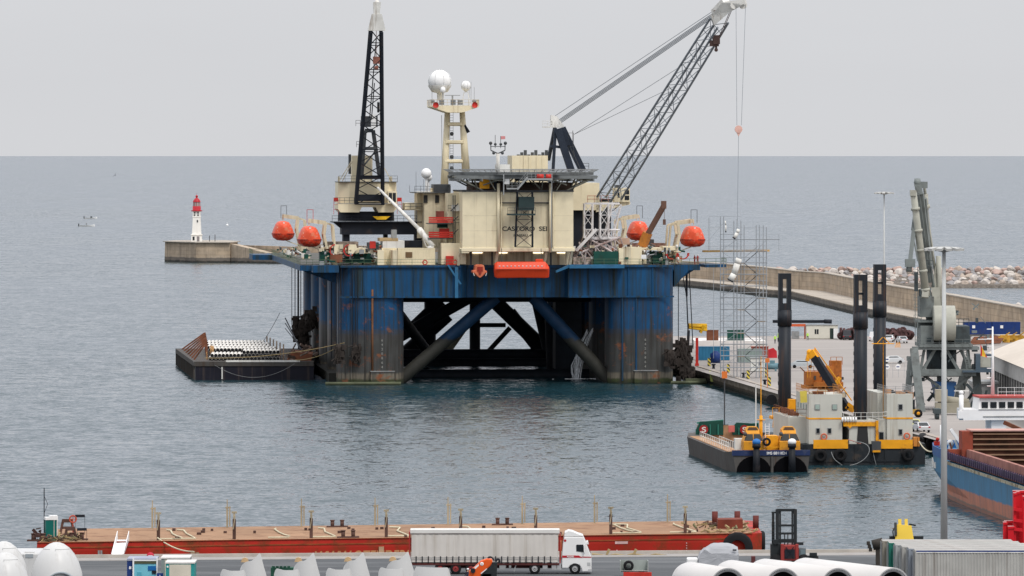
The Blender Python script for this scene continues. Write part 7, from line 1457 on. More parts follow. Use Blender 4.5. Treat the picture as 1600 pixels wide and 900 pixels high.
for px, v in ((1117, 17), (1152, 17), (1181, 9)): x = RB.U(px, v); mb = MB(); mb.tube((x, v, ZD), (x, v, ZD + 1.25), .32, n=12); mb.build('bollard', mat('bollard_redbrown', (.12, .03, .025), .7), rb)
mb = MB(); x = RB.U(1140, 10); mb.box(x - 1.3, x + 1.3, 8, 11, ZD, ZD + .95); mb.build('deck_box', mat('box_brown_red', (.16, .035, .02), .7, var=.3), rb)
mb = MB(); r = random.Random(6)
for k in range(40): c_ = Vector((RB.U(1120, 8) + r.uniform(-3, 3.2), r.uniform(4, 15), ZD + r.uniform(0.05, .3))); mb.m = r.randint(0, 2); mb.bar(c_, c_ + Vector((r.uniform(-.8, .8), r.uniform(-1, 1), r.uniform(0, .35))), r.uniform(.06, .2))
for k in range(130): c_ = Vector((RB.U(88, 3) + r.uniform(-1.6, 2.2), r.uniform(.6, 6), ZD + r.uniform(0, .4))); mb.m = r.randint(0, 2); mb.bar(c_, c_ + Vector((r.uniform(-.7, .7), r.uniform(-.8, .8), r.uniform(0, .35))), r.uniform(.04, .12))
for k in range(30): c_ = Vector((RB.U(r.uniform(250, 1080), 8), r.uniform(1, 19), ZD)); mb.m = 0; mb.cbox(c_ + Vector((0, 0, .12)), r.uniform(.2, .5), .4, r.uniform(.2, .35))
tag(mb.build('deck_litter', [brn, mat('olive_net', (.16, .15, .08), .9), ropeb], rb), kind='stuff')
tyre(Vector((BU(1152), -.35, 1.9)), 1, rb, 1.6); tyre(Vector((LRB + .25, 6, 2.0)), 0, rb, 1.2)
mb = MB(); mb.path([Vector((RB.U(1095, 3) + k * .14 + .5 * math.sin(k * .7), 2.5 + 1.6 * math.sin(k * 1.3), ZD + .1 + .15 * abs(math.sin(k * .37)))) for k in range(44)] + [Vector((BU(1170), 0, ZD + .1))], .06, 6); o = tag(mb.build('rope_heap', ropeb), 'heaped tan rope at the right end of the red barge deck', 'rope'); [setattr(v_, 'co', Vector(RB.W(v_.co.x, v_.co.y, v_.co.z))) for v_ in o.data.vertices]
# left end: mast, green tank, winch stands, life ring, notice frames
t = thing('portable_cabin', 'narrow dark green upright cabin with a white roof on the red barge', 'cabin', RB.W(RB.U(79.5, 4), 4, ZD + .02), RBa); mb = MB(); mb.box(-.55 * 1, .55, -.55, .55, 0, 2.0); mb.build('body', mat('cabin_teal_green', (.005, .12, .10), .45), t)
mb = MB(); mb.box(-.62, .62, -.6, .6, 2.003, 2.25); mb.box(-.15, .62, -.6, .6, 2.25, 2.4); mb.build('roof', white, t); mb = MB(); mb.box(.2, .27, -.6, -.56, .1, 2.0); mb.box(.5, .58, -.6, -.54, 0, 2.0); mb.build('door_edge', whited, t)
t.scale = (1, 1, 1)
mb = MB(); x = RB.U(69, 5); mb.tube((x, 5, ZD), (x, 5, ZD + 5.1), .05, n=5); mb.path([Vector((x, 5, ZD + 4.3)), Vector((x + .35, 5, ZD + 3.5)), Vector((x, 5, ZD + 2.6))], .03, 4); mb.build('whip_mast', black, rb)
mb = MB(); r = random.Random(12)
for k in range(22): c_ = Vector((RB.U(64, 4) + r.uniform(-.6, .6), 4 + r.uniform(-2, 2), ZD + r.uniform(-.1, 1.1))); mb.bar(c_, c_ + Vector((r.uniform(-.5, .5), 0, r.uniform(-.3, .5))), r.uniform(.1, .3))
tag(mb.build('winch', mat('winch_brown', (.07, .035, .03), .8, var=.4), rb), kind='stuff')
for px, v, s_ in ((105, 14, 1), (110, 4, .85)): 
    x = RB.U(px, v); mb = MB(); mb.bar((x - .7 * s_, v, ZD), (x - .4 * s_, v, ZD + 1.4 * s_), .25); mb.bar((x + .7 * s_, v, ZD), (x + .4 * s_, v, ZD + 1.4 * s_), .25); mb.bar((x - .5 * s_, v, ZD + 1.3 * s_), (x + .5 * s_, v, ZD + 1.3 * s_), .35); mb.bar((x - .55 * s_, v, ZD + .6 * s_), (x + .55 * s_, v, ZD + .6 * s_), .25); mb.build('roller_frame', brn, rb)
c_ = B_(114, 811, 12); mb = MB()
for k in range(16): a0, a1 = 2 * math.pi * k / 16, 2 * math.pi * (k + 1) / 16; mb.tube(c_ + Vector((.34 * math.cos(a0), 0, .34 * math.sin(a0))), c_ + Vector((.34 * math.cos(a1), 0, .34 * math.sin(a1))), .075, n=6)
mb.bar(c_ - Vector((.3, 0, 0)), c_ + Vector((.3, 0, 0)), .07); mb.bar(c_ - Vector((0, 0, 1.4)), c_ + Vector((0, 0, .3)), .07); mb.build('lifebuoy_stand', mat('ring_red', (.42, .08, .05), .6), rb)
for px, py, v in ((125, 806, 12), (128, 827, 2)):
    a, b = B_(px - 7.5, py, v), B_(px + 7.5, py, v); mb = MB(); mb.tube((a[0], v, ZD), (a[0], v, a[2]), .025, n=4); mb.tube((b[0], v, ZD), (b[0], v, b[2]), .025, n=4); mb.box(a[0], b[0], v - .03, v + .03, a[2] - .15, a[2] + .12); mb.build('notice_frame', black, rb)
RB.apply(rb)
line('pale mooring rope from the red barge deck down to the near quay', cat(RB.W(RB.U(246, 1), 1, ZD + .3), Vector(wp(303, 862, 590)), .35), .07, rope)
# white gangway ramp
t = thing('boarding_ramp', 'white metal boarding ramp from the near quay up to the red barge', 'ramp', (0, 0, 0)); a = wp(183, 871, 586.5); a.z = QZ + .15; b = RB.W(RB.U(192, 1.5), 1.5, ZD + .3); b.z = wp(192, 844, b.y).z
d = (b - a).normalized(); s_ = Vector((d.y, -d.x, 0)).normalized(); mb = MB(); mb.bar(a, b, 1.1, .1); mb.build('tread', white, t)
for sg_ in (-.56, .56): mb = MB(); p, q = a + s_ * sg_, b + s_ * sg_; mb.loft([[p, p + Vector((0, 0, .25)), p + Vector((0, 0, .25)) + s_ * .06, p + s_ * .06], [q, q + Vector((0, 0, .9)), q + Vector((0, 0, .9)) + s_ * .06, q + s_ * .06]]); mb.build('side_panel', white, t)
mb = MB(); mb.path([wp(925 + k * 9, 866 + (k * 37 % 7) * .6, 590) for k in range(14)], .12, 6); [mb.bar(wp(948 + k * 42, 868, 590), wp(952 + k * 42, 858, 590), .25) for k in range(2)]; [setattr(v, 'z', max(v.z, QZ + .06)) for v in mb.v]; tag(mb.build('rope_heap', ropeb), 'tangled tan ropes lying on the quay edge right of the truck', 'rope')
# ------------------------------------------------------------------ foreground quay
def fg(px, py_top, h):    # depth at which something h tall standing on the quay shows its top at py_top
    return (CH - QZ - h) * FPX / (py_top - 243)
# --- curtain-side lorry
DT = 563.4; k_ = DT / FPX; TX = lambda px: (px - 800) * k_ + 9.5; TZ = lambda py: CH - (py - 243) * k_ - QZ
lt = thing('articulated_lorry', 'white curtain sided lorry with a red stripe on its cab, on the near quay', 'lorry', (-9.5, DT + 1.27, QZ + .004), 0)
curt = mat('curtain_dirty_white', (.56, .53, .49), .6, var=.06, sc_=.5, dirt=(.36, .32, .27), amt=.4, streak=True); cabw = mat('cab_white', (.72, .72, .71), .3, var=.03, dirt=(.5, .48, .45), amt=.15); lred = mat('lorry_red', (.32, .03, .025), .5)
mb = MB(); x0, x1 = TX(641), TX(874); zb_, zt2 = TZ(878.5), TZ(833)
n = 23
for i in range(n):     # soft vertical folds of the curtain
    a, b = x0 + .15 + (x1 - x0 - .3) * i / n, x0 + .15 + (x1 - x0 - .3) * (i + 1) / n; m_ = (a + b) / 2
    for s_ in (-1, 1): y = s_ * 1.25; mb.add([(a, y, zb_), (m_, y + s_ * .025, zb_), (m_, y + s_ * .025, zt2), (a, y, zt2)], [(0, 1, 2, 3)]); mb.add([(m_, y + s_ * .025, zb_), (b, y, zb_), (b, y, zt2), (m_, y + s_ * .025, zt2)], [(0, 1, 2, 3)])
mb.box(x0 + .1, x1 - .1, -1.2, 1.2, zb_, zt2); box_ = mb.build('curtain_box', curt, lt)
mb = MB(); mb.box(x0, x1 + .02, -1.28, 1.28, zt2 + .002, TZ(828)); mb.build('roof', mat('lorry_roof', (.62, .61, .58), .5, var=.05), lt)
mb = MB(); mb.box(x0, x1, -1.29, 1.29, zt2 - .12, zt2 - .0); mb.build('top_rail', mat('rail_grey_brown', (.22, .20, .19), .5, var=.4), box_)
mb = MB(); mb.box(x0 - .12, x0 - .0, -1.28, 1.28, zb_ - .1, zt2 + .1); mb.box(x1 + .02, x1 + .12, -1.27, 1.27, zb_ - .1, zt2 - .1); mb.build('end_frame', lred, lt)
for i in range(n): 
    x = x0 + .55 + (x1 - x0 - .8) * i / n; mb = MB(); mb.box(x - .045, x + .045, -1.33, -1.29, zb_ - .08, zb_ + .55); mb.build('curtain_strap', black, box_)
mb = MB()
for z in (.25, .42): mb.box(x0, x1, -1.31, -1.295, zb_ + z, zb_ + z + .03)
mb.build('load_bar', grey, box_)
mb = MB(); mb.box(x0, x1, -1.27, 1.27, zb_ - .28, zb_ - .08); mb.box(x0 + 3, TX(905), -.5, .5, zb_ - .6, zb_ - .28); mb.build('chassis', mat('chassis_red_dark', (.07, .02, .018), .7, var=.3), lt)
def wheel(px, rim, z=.5, r=.52, double=True):
    x = TX(px)
    for s_ in (-1, 1): 
        mb = MB(); mb.lathe([(.28, 0), (r * .95, 0), (r, .06), (r, .28), (r * .9, .33), (.28, .33)], (x, s_ * 1.22 if s_ > 0 else -1.24, r), 20, axis=1)
        if s_ > 0: [setattr(v, 'y', v.y - .33) for v in mb.v]
        w0 = mb.build('wheel', rubber, lt); mb = MB(); mb.lathe([(.05, .02), (.1, -.02), (.16, .04), (.27, .06), (.29, .02), (.29, .1)], (x, -1.26, r), 18, axis=1); [setattr(v, 'y', -v.y) for v in mb.v] if s_ > 0 else 0; mb.build('rim', rim, w0)
for px in (688, 712, 736): wheel(px, mat('rim_red', (.22, .03, .03), .5))
for px in (835.5, 898.4): wheel(px, mat('rim_grey', (.34, .34, .34), .4, metal=.3))
cx0, cx1 = TX(878), TX(924.5); P = lambda px, py: (TX(px), TZ(py))
prof = [P(878.2, 888), P(878, 868), P(879.5, 850), P(881.5, 839), P(912, 839.5), P(915, 846), P(922, 864), P(924.3, 872), P(924.3, 889), P(923, 893), P(910, 893.5), P(908.5, 888), P(905.5, 883), P(898.4, 881.5), P(891, 883.5), P(888, 888)]
mb = MB(); mb.prism(prof, 1, -1.24, 1.24); cab = mb.build('cab', cabw, lt, .07)
mb = MB(); mb.prism([P(881.5, 838.7), P(882.5, 832), P(888.5, 829.2), P(895, 830.5), P(903, 834), P(911, 836.5), P(912, 838.9)], 1, -1.15, 1.15); mb.build('wind_deflector', cabw, cab, .06)
mb = MB(); mb.prism([P(900.3, 852), P(901.5, 851), P(911.3, 851), P(912.2, 863), P(900.5, 861.5)], 1, -1.27, -1.2); mb.build('side_window', glass, cab)
mb = MB(); mb.prism([P(914.0, 846.5), P(915.6, 846.5), P(922.8, 864), P(921.0, 864)], 1, -1.12, 1.12); mb.build('windscreen', glass, cab)
mb = MB(); mb.box(TX(912.3), TX(914), -1.55, -1.3, TZ(863), TZ(851)); mb.prism([P(913, 851), P(920, 850.5), P(919, 846.5), P(914.5, 848)], 1, -1.25, 1.25); mb.build('mirror_visor', cabw, cab)
st_ = mat('stripe_red', (.40, .02, .03), .4); mb = MB(); mb.prism([P(878.3, 871.6), P(878.3, 868), P(904, 868), P(911, 871.6)], 1, -1.262, -1.245); mb.prism([P(912, 871.4), P(909, 869.6), P(924, 870), P(924, 871.4)], 1, -1.262, -1.245); s1 = mb.build('red_stripe', st_, cab)
fit_text('lettering', 'MUDARI', .16, .62, white, s1, (TX(886), -1.27, TZ(871.1)), (R(90), 0, 0), .004)
mb = MB(); mb.lathe([(.01, -.01), (.09, 0), (.11, -.01), (.12, .01)], (TX(883), -1.255, TZ(844.8)), 12, axis=1); mb.build('round_badge', st_, cab)
mb = MB(); mb.box(TX(917.5), TX(922.5), -1.262, -1.24, TZ(884), TZ(879)); mb.box(TX(919), TX(924.6), -1.26, 1.26, TZ(893), TZ(889.5)); mb.build('headlight_panel', mat('panel_pale_grey', (.45, .46, .46), .3), cab)
mb = MB(); mb.box(TX(862), TX(869.5), -1.22, -.5, .42, 1.15); mb.box(TX(870.5), TX(877), -1.22, -.5, .42, 1.15); mb.box(TX(848), TX(855.5), -1.22, -.5, .5, 1.2); mb.build('fuel_tank', mat('tank_aluminium', (.5, .5, .5), .35, metal=.6), lt)
mb = MB(); mb.cbox((TX(785), -1.1, .75), .55, .3, .6); mb.cbox((TX(797), -1.1, .85), .2, .3, .5); mb.tube((TX(786), -1.2, .75), (TX(786), -.6, .75), .3, n=12); mb.bar((TX(807), -1.1, 1.0), (TX(803), -1.1, .25), .12); mb.build('landing_gear', grey, lt)
mb = MB(); mb.box(TX(875.5), TX(877.3), -.9, .9, 1.3, 3.0); mb.build('orange_bulkhead', mat('bulkhead_orange', (.55, .25, .12), .6), lt)
# --- nose cones (upright white hub covers) and a nacelle at the left
fwhite = mat('composite_white', (.54, .54, .53), .35, var=.03, sc_=.4, dirt=(.42, .41, .39), amt=.25, streak=True)
fgrey = mat('composite_inner_grey', (.30, .33, .35), .6, var=.1)
def cone(label, px, ytop, rb_, H=5.0, scale=1.0, hole=True):
    D = fg(px, ytop, H); t = thing('hub_cover', label, 'hub cover', ((px - 800) * D / FPX, D, QZ), 0, 'white turbine hub covers at the left')
    prof = [(rb_ * a, H * z) for a, z in ((1.0, 0), (1.02, .15), (.99, .35), (.93, .5), (.82, .66), (.66, .8), (.48, .9), (.27, .97), (.12, .995), (.001, 1.0))]
    mb = MB(); mb.lathe(prof, n=40); body = mb.build('shell', fwhite, t)
    mb = MB()
    for z_, a_ in ((.9, .485), (.905, .475)): pass
    for dz in (.885,):
        pts = [Vector((rb_ * .51 * math.cos(R(a)), rb_ * .51 * math.sin(R(a)), H * dz)) for a in range(200, 345, 9)]
        mb.path(pts[:6], .018, 4); mb.path(pts[8:], .018, 4)
    mb.path([Vector((0, -rb_ * .5, H * .895)), Vector((0, -rb_ * .57, H * .865))], .02, 4); mb.build('panel_seam', grey, body)
    if hole:   # blade opening on the side facing the harbour road
        mb = MB(); mb.lathe([(.001, .25), (1.25, .25), (1.25, -.1), (1.4, -.12), (1.42, .0), (1.42, .3)], (0.55, -rb_ * .985, 1.15), 32, axis=1); mb.m = 0; mb.build('blade_opening', fgrey, body)
    return t
cone('large white domed hub cover at lower left in front of the red barge', 88.5, 847, 2.35, 5.0)
cone('white domed hub cover at the far left, the farther one with a seam', 6, 845.5, 2.2, 5.0, hole=False)
cone('white domed hub cover cut by the left edge, the nearer one', 8, 863, 2.25, 5.0, hole=False)
D = 552.0; t = thing('nacelle_cover', 'flat topped white turbine casing between the domed hub covers', 'casing', ((38 - 800) * D / FPX, D, QZ)); zt3 = CH - (863 - 243) * D / FPX - QZ; mb = MB(); mb.box(-3.2, 1.8, -1.2, 6, 0, zt3); mb.build('shell', fwhite, t, .15); mb = MB(); mb.box(.2, .9, -1.25, -1.18, zt3 - .4, zt3 - .08); mb.box(.0, .02, -1.23, -1.19, 0, zt3 - .1); mb.build('hatch', fgrey, t)
mb = MB(); mb.box(.1, .95, -.9, -.2, zt3 + .003, zt3 + .1); mb.build('roof_hatch', fwhite, t)
# --- curved white shell segments with a pointed fin
def shell(label, name, px, py, pts, D, group, lug=False, bend=.35):
    """outline pts in photo pixels from (px, py), bent about a vertical axis, given thickness"""
    k = D / FPX; t = thing(name, label, 'shell segment', ((px - 800) * k, D, QZ), 0, group); z0 = CH - (py - 243) * k - QZ; n = len(pts)
    P2 = [(x * k, z0 - y * k) for x, y in pts]; w_ = max(p[0] for p in P2) - min(p[0] for p in P2); xm = min(p[0] for p in P2)
    mb = MB(); xs_ = sorted({p[0] for p in P2}); 
    def bendy(x, z): u = (x - xm) / w_; return bend * w_ * (4 * u * (1 - u)) * -1 + (z0 - z) * -.12
    # triangulated grid clipped to the outline
    def span(x):
        zs = []
        for i in range(n):
            (xa, za), (xb, zb2) = P2[i], P2[(i + 1) % n]
            if xa == xb: continue
            if min(xa, xb) <= x <= max(xa, xb): zs.append(za + (zb2 - za) * (x - xa) / (xb - xa))
        return (min(zs), max(zs)) if zs else (0, 0)
    N_, M_ = 30, 6; front, back = [], []
    for i in range(N_ + 1):
        x = xm + w_ * (.004 + .992 * i / N_); a, b = span(x)
        for j in range(M_ + 1): z = a + (b - a) * j / M_; front.append((x, bendy(x, z), z)); back.append((x, bendy(x, z) + .09, z))
    o = (N_ + 1) * (M_ + 1); id_ = lambda i, j: i * (M_ + 1) + j; fs = []
    for i in range(N_):
        for j in range(M_): fs.append((id_(i, j), id_(i + 1, j), id_(i + 1, j + 1), id_(i, j + 1))); fs.append((o + id_(i, j), o + id_(i, j + 1), o + id_(i + 1, j + 1), o + id_(i + 1, j)))
        for j in (0, M_): fs.append((id_(i, j), id_(i + 1, j), o + id_(i + 1, j), o + id_(i, j)))
    for j in range(M_):
        for i in (0, N_): fs.append((id_(i, j), id_(i, j + 1), o + id_(i, j + 1), o + id_(i, j)))
    mb.add(front + back, fs, True); sh_ = mb.build('shell', fwhite, t); es = sh_.modifiers.new('e', 'EDGE_SPLIT'); es.split_angle = R(45)
    if lug:
        mb = MB(); zl = z0 - 13.0 * k; xl = -23 * k; yl = bendy(xl, zl); mb.prism([(xl - .35, zl - .1), (xl + .35, zl - .1), (xl + .22, zl + .22), (xl, zl + .3), (xl - .22, zl + .22)], 1, yl + .1, yl + .6); mb.build('timber_lug', mat('timber_lug', (.48, .33, .18), .8), t)
    return t
big = [(0, 0), (1.2, 0), (3, 5), (6, 18), (10, 32), (14, 48), (20, 70), (-34, 70), (-33, 42), (-32, 32), (-30.5, 25), (-28, 20), (-24, 15.5), (-19, 13.2), (-13, 12.5), (-8, 9)]
names = ('first', 'second', 'third', 'fourth')
for k, px in enumerate((406, 489.5, 567, 637)):
    b2 = [(x * (1.0 if k < 3 else 1.08), y) for x, y in big]
    shell('tall pointed white shell segment, %s from the left in its row' % names[k], 'turbine_shell', px, 863 - k * .6, b2, 536 + k * .4, 'pointed white shell segments', True)
small = [(-34, 0), (-32, 0), (-22, 2.2), (-6, 2.2), (0, .5), (3, 10), (6, 30), (9, 60), (-37, 60), (-38, 9), (-36, 3)]
for k, px in enumerate((382, 466, 547, 629)):
    shell('low white shell segment with a scooped top, %s from the left in its row' % names[k], 'turbine_shell', px - 0.0, 889.0 - k * .9, small, 530, 'low white shell segments', bend=.25)
shell('low white shell segment with a flat top in front of the lorry wheels', 'turbine_shell', 700, 885, [(-50, 0), (-20, 1), (0, 1.5), (3, 8), (8, 40), (-56, 40), (-54, 10)], 531, 'low white shell segments', bend=.2)
mb = MB(); D = fg(440, 887.5, 1.6); mb.box((423 - 800) * D / FPX, (462 - 800) * D / FPX, D, D + 1.5, QZ, QZ + 1.6); [mb.cbox(((427 + k * 6 - 800) * D / FPX, D + .3, QZ + 1.68), .25, .3, .15) for k in range(5)]; tag(mb.build('green_crate', mat('dark_green_crate', (.015, .07, .045), .7, var=.4)), 'dark green crate between the first and second tall white shells', 'crate')
# --- white tower sections lying at the right
tw = mat('tower_white', (.57, .555, .54), .4, var=.02, sc_=.3, dirt=(.42, .39, .36), amt=.2)
for k, (fx, bx, by) in enumerate(((1137, 1076, 877.5), (1223, 1140, 874.5), (1309, 1192, 872.5), (1395, 1255, 871))):
    r_ = 1.72; F = Vector(((fx - 800) * 517.0 / FPX, 517.0, 0)); F.z = CH - (887 - 243) * 517 / FPX - r_
    Db = (CH - (F.z + r_)) * FPX / (by - 243); Bv = Vector(((bx - 800) * Db / FPX, Db, F.z)); d = (F - Bv); Ln = d.length; yaw = math.atan2(d.x, -d.y)
    t = thing('tower_section', ('leftmost of the four white tower tubes, with an open end', 'second from the left of the four white tower tubes', 'third from the left of the four white tower tubes', 'rightmost of the four white tower tubes, beside the containers')[k], 'tower section', (Bv.x, Bv.y, QZ), yaw, 'white tower tubes lying at the lower right'); zc = F.z - QZ
    mb = MB(); mb.lathe([(r_ * .96, 0), (r_, -.35), (r_, -Ln), (r_ - .16, -Ln), (r_ - .17, -.4), (.01, -.38)], (0, 0, zc), 48, axis=1); mb.lathe([(.01, -.01), (r_ * .96, 0)], (0, 0, zc), 48, axis=1); tb = mb.build('tube', tw, t)
    mb = MB(); mb.lathe([(r_ - .02, -Ln - .02), (r_ - .34, -Ln - .02), (r_ - .34, -Ln + .12)], (0, 0, zc), 48, axis=1); fl_ = mb.build('flange', mat('flange_grey', (.40, .40, .40), .5), t)
    mb = MB()
    for j in range(60): a = 2 * math.pi * j / 60; mb.tube((math.cos(a) * (r_ - .17), -Ln - .06, zc + math.sin(a) * (r_ - .17)), (math.cos(a) * (r_ - .17), -Ln + .01, zc + math.sin(a) * (r_ - .17)), .045, n=5)
    tag(mb.build('flange_bolts', dgrey, fl_), kind='stuff')
    mb = MB(); mb.lathe([(.01, -Ln + 1.2), (r_ - .3, -Ln + 1.1), (r_ - .3, -Ln + .1)], (0, 0, zc), 32, axis=1); mb.build('inner_black_disc', mat('tube_interior_black', (.012, .012, .014), .9), t)  # black disc set a little way inside the open end
    mb = MB(); [mb.bar((-.6 + j * .5, -Ln + .5, zc + .2), (-.4 + j * .5, -Ln + .6, zc + .75), .12) for j in range(3)]; mb.cbox((0, -Ln + .5, zc + .15), 1.0, .2, .16); mb.build('inner_platform', whited, t)
    mb = MB()
    for yy in (-Ln + 1, -1.2): mb.cbox((0, yy, .25), 3.0, .4, max(.3, 2 * (zc - r_) * .9))
    mb.build('timber_cradle', deckb, t)
# --- covered vehicle, with folds
D = fg(1118, 848.5, 2.55); k = D / FPX; t = thing('covered_vehicle', 'vehicle wrapped in a wrinkled pale grey cover behind the white tubes', 'covered vehicle', ((1118 - 800) * k, D, QZ)); covm = mat('grey_cover', (.36, .37, .39), .7, var=.06)
mb = MB(); X_ = lambda px: (px - 1118) * k; Zc = lambda py: CH - (py - 243) * k - QZ
secs = []; r = random.Random(3)
for j in range(15):
    v = j / 14; y = -1.3 + 2.6 * v; e = 1 - .35 * abs(2 * v - 1) ** 4
    sec = [(X_(1091), 0), (X_(1090.5), Zc(872)), (X_(1094), Zc(864)), (X_(1101), Zc(857)), (X_(1110), Zc(850) * e), (X_(1116), Zc(848.5) * e), (X_(1138), Zc(848.5) * e), (X_(1146), Zc(851) * e), (X_(1152.5), Zc(855) * e), (X_(1153.5), Zc(864)), (X_(1153), 0)]
    secs.append([(x, y, z) for x, z in sec])
mb.loft(secs, smooth=True); o = mb.build('cover', covm, t); sb = o.modifiers.new('s', 'SUBSURF'); sb.levels = sb.render_levels = 3; sb.subdivision_type = 'SIMPLE'
tx = bpy.data.textures.new('folds', 'CLOUDS'); tx.noise_scale = .55; dm = o.modifiers.new('d', 'DISPLACE'); dm.texture = tx; dm.strength = .09; dm.texture_coords = 'LOCAL'
mb = MB(); mb.box(X_(1073), X_(1090), -1, .8, .4, Zc(871.5)); mb.build('white_bonnet', white, t, .1); mb = MB(); mb.cbox((X_(1147), -1.36, Zc(858)), .35, .1, .14); mb.build('strap', black, t)
# --- forklift truck with a tall mast, seen from behind
D = fg(1226, 795.5, 5.4); k = D / FPX; t = thing('forklift_truck', 'tall dark forklift truck with a red rear body on the near quay', 'forklift', ((1228 - 800) * k, D, QZ)); X_ = lambda px: (px - 1228) * k; Zf = lambda py: CH - (py - 243) * k - QZ
fb = mat('forklift_black', (.02, .024, .026), .5, dirt=(.06, .05, .04), amt=.3)
mb = MB()
for px in (1214.5, 1242.5): mb.box(X_(px) - .16, X_(px) + .16, -.2, .2, .3, Zf(795.5))
for py, h in ((797, .25), (821, .2), (833.5, .2), (845, .35), (855, .3)): mb.box(X_(1214), X_(1243), -.14, .14, Zf(py) - h / 2, Zf(py) + h / 2)
for px in (1219, 1238): mb.box(X_(px) - .08, X_(px) + .08, -.1, .24, .3, Zf(798)); 
for px in (1216, 1241): mb.bar((X_(px), .0, Zf(803)), (X_(px) + (.12 if px < 1220 else -.12), 0, Zf(797)), .14)
for px in (1226, 1231): mb.tube((X_(px), 0, 1), (X_(px), 0, Zf(833)), .05, n=5)
mb.build('mast', fb, t)
mb = MB(); mb.box(X_(1206), X_(1210), -.1, .1, .5, Zf(801)); mb.box(X_(1205.5), X_(1212), -.12, .12, Zf(802), Zf(799.5)); mb.rail([(X_(1206), -.15, .6), (X_(1210), -.15, .6)], h=3.6, r=.03, mids=12, step=.3); mb.build('side_ladder_mast', fb, t)
mb = MB(); mb.box(X_(1221), X_(1246), -1.2, 1.6, .6, Zf(851)); mb.box(X_(1219), X_(1224), -1.3, -.8, .3, Zf(849)); mb.box(X_(1242), X_(1247), -1.3, -.8, .3, Zf(849)); bd_ = mb.build('body', mat('forklift_red', (.28, .04, .035), .55, dirt=(.1, .03, .03), amt=.35), t, .05)
mb = MB(); mb.box(X_(1225), X_(1241), -1.26, -1.2, .8, Zf(857)); [mb.bar((X_(1227), -1.28, .9), (X_(1239), -1.28, 1.9), .08), mb.bar((X_(1239), -1.28, .9), (X_(1227), -1.28, 1.9), .08)]; mb.build('radiator_grille', black, bd_)
mb = MB(); mb.box(X_(1204), X_(1222), -.7, .9, .4, Zf(850)); mb.bar((X_(1209), -.5, Zf(848)), (X_(1206), -.5, Zf(862)), .2); mb.cbox((X_(1212), -.6, Zf(846)), .5, .5, .4); mb.build('carriage', fb, t); mb = MB(); mb.cbox((X_(1249), -.3, Zf(849)), .7, .8, .25); mb.build('light_bracket', fb, t)
mb = MB(); mb.box(X_(1248), X_(1258.5), -.8, .8, 1.0, Zf(856)); cab2 = mb.build('cab', mat('cab_frame_grey', (.13, .15, .16), .5), t); mb = MB(); mb.box(X_(1250), X_(1257), -.84, -.78, 1.1, Zf(858)); mb.build('window', mat('cab_glass', (.15, .2, .22), .15), cab2)
mb = MB(); mb.box(X_(1173), X_(1206), -.3, -.05, .25, .4); mb.box(X_(1173), X_(1206), .5, .75, .25, .4); mb.box(X_(1174), X_(1180), -.4, .8, .3, .95); mb.build('fork', mat('fork_dark_red', (.10, .03, .03), .6), t)
for px in (1212, 1255, 1278): mb = MB(); mb.lathe([(.01, -.3), (.6, -.28), (.6, .28), (.01, .3)], (X_(px) if px < 1260 else X_(1250), -.9 if px < 1260 else 1.0, .6), 16, axis=1); mb.build('wheel', rubber, t)
mb = MB(); mb.box(X_(1246), X_(1279), .2, .9, .5, .95); mb.cbox((X_(1271), .4, 1.1), .7, .5, .3); mb.build('rear_frame', fb, t)
# --- cabinets and container cabins at lower left
t = thing('service_cabinet', 'open fronted pale blue cabinet in a dark blue frame on the near quay', 'cabinet', ((227 - 800) * (fg(0, 873, 2.5)) / FPX, fg(0, 873, 2.5) + 1.5, QZ)); k = fg(0, 873, 2.5) / FPX; w_ = 17.5 * k
cyan = mat('cabinet_cyan', (.18, .50, .60), .5, dirt=(.1, .3, .4), amt=.3)
mb = MB(); mb.box(-w_, w_, -1.5, -1.42, 0, 2.1); mb.build('front_panel', cyan, t); mb = MB(); mb.box(-w_ - .65, -w_ - .02, -1.3, 1.6, 0, 2.3); mb.build('side_case', navy, t)
mb = MB(); mb.box(-w_ - .65, w_, -1.35, 2.3, 2.303, 2.5); mb.build('roof', mat('roof_lilac_grey', (.30, .32, .40), .6), t)
mb = MB()
for x in (-w_ - .06, w_ + .06): mb.box(x - .07, x + .07, -1.62, -1.48, 0, 2.62)
mb.box(-w_, w_, -1.58, -1.5, 2.3, 2.42); mb.build('frame', white, t)
mb = MB(); mb.box(-w_ + .02, w_ - .02, -1.55, -1.5, 2.05, 2.29); mb.build('dark_slot', mat('slot_brown_green', (.08, .09, .05), .8), t)
mb = MB(); mb.box(.25, .98, -1.56, -1.5, 1.45, 1.85); mb.build('blue_label', mat('label_blue', (.01, .12, .35), .5), t); mb = MB(); mb.box(.6, .98, -1.575, -1.5, 1.15, 1.44); mb.build('black_label', black, t)
mb = MB(); mb.box(-.75, -.35, -1.53, -1.5, .9, 1.3); mb.build('hatch', mat('hatch_cyan', (.10, .38, .48), .5), t); mb = MB(); mb.box(-w_ - .46, -w_ - .25, -1.33, -1.29, 1.55, 1.8); mb.build('white_label', white, t)
mb = MB(); mb.lathe([(.01, -.03), (.34, -.03), (.34, .03), (.01, .03)], (0, 0, 2.45), 20, axis=1); o = tag(mb.build('round_sign', mat('round_sign_red', (.55, .03, .06), .5)), 'round red and white road sign behind the pale blue cabinet', 'sign'); D = 553; o.location = ((235 - 800) * D / FPX, D, CH - (868.5 - 243) * D / FPX - 2.45)
mb = MB(); mb.box(-.2, .2, -.04, -.032, 2.38, 2.5); mb.build('white_bar', white, o); mb = MB(); mb.tube((0, .06, -.4 - o.location.z + QZ + .4), (0, .06, 2.4), .04); mb.build('pole', galv, o)
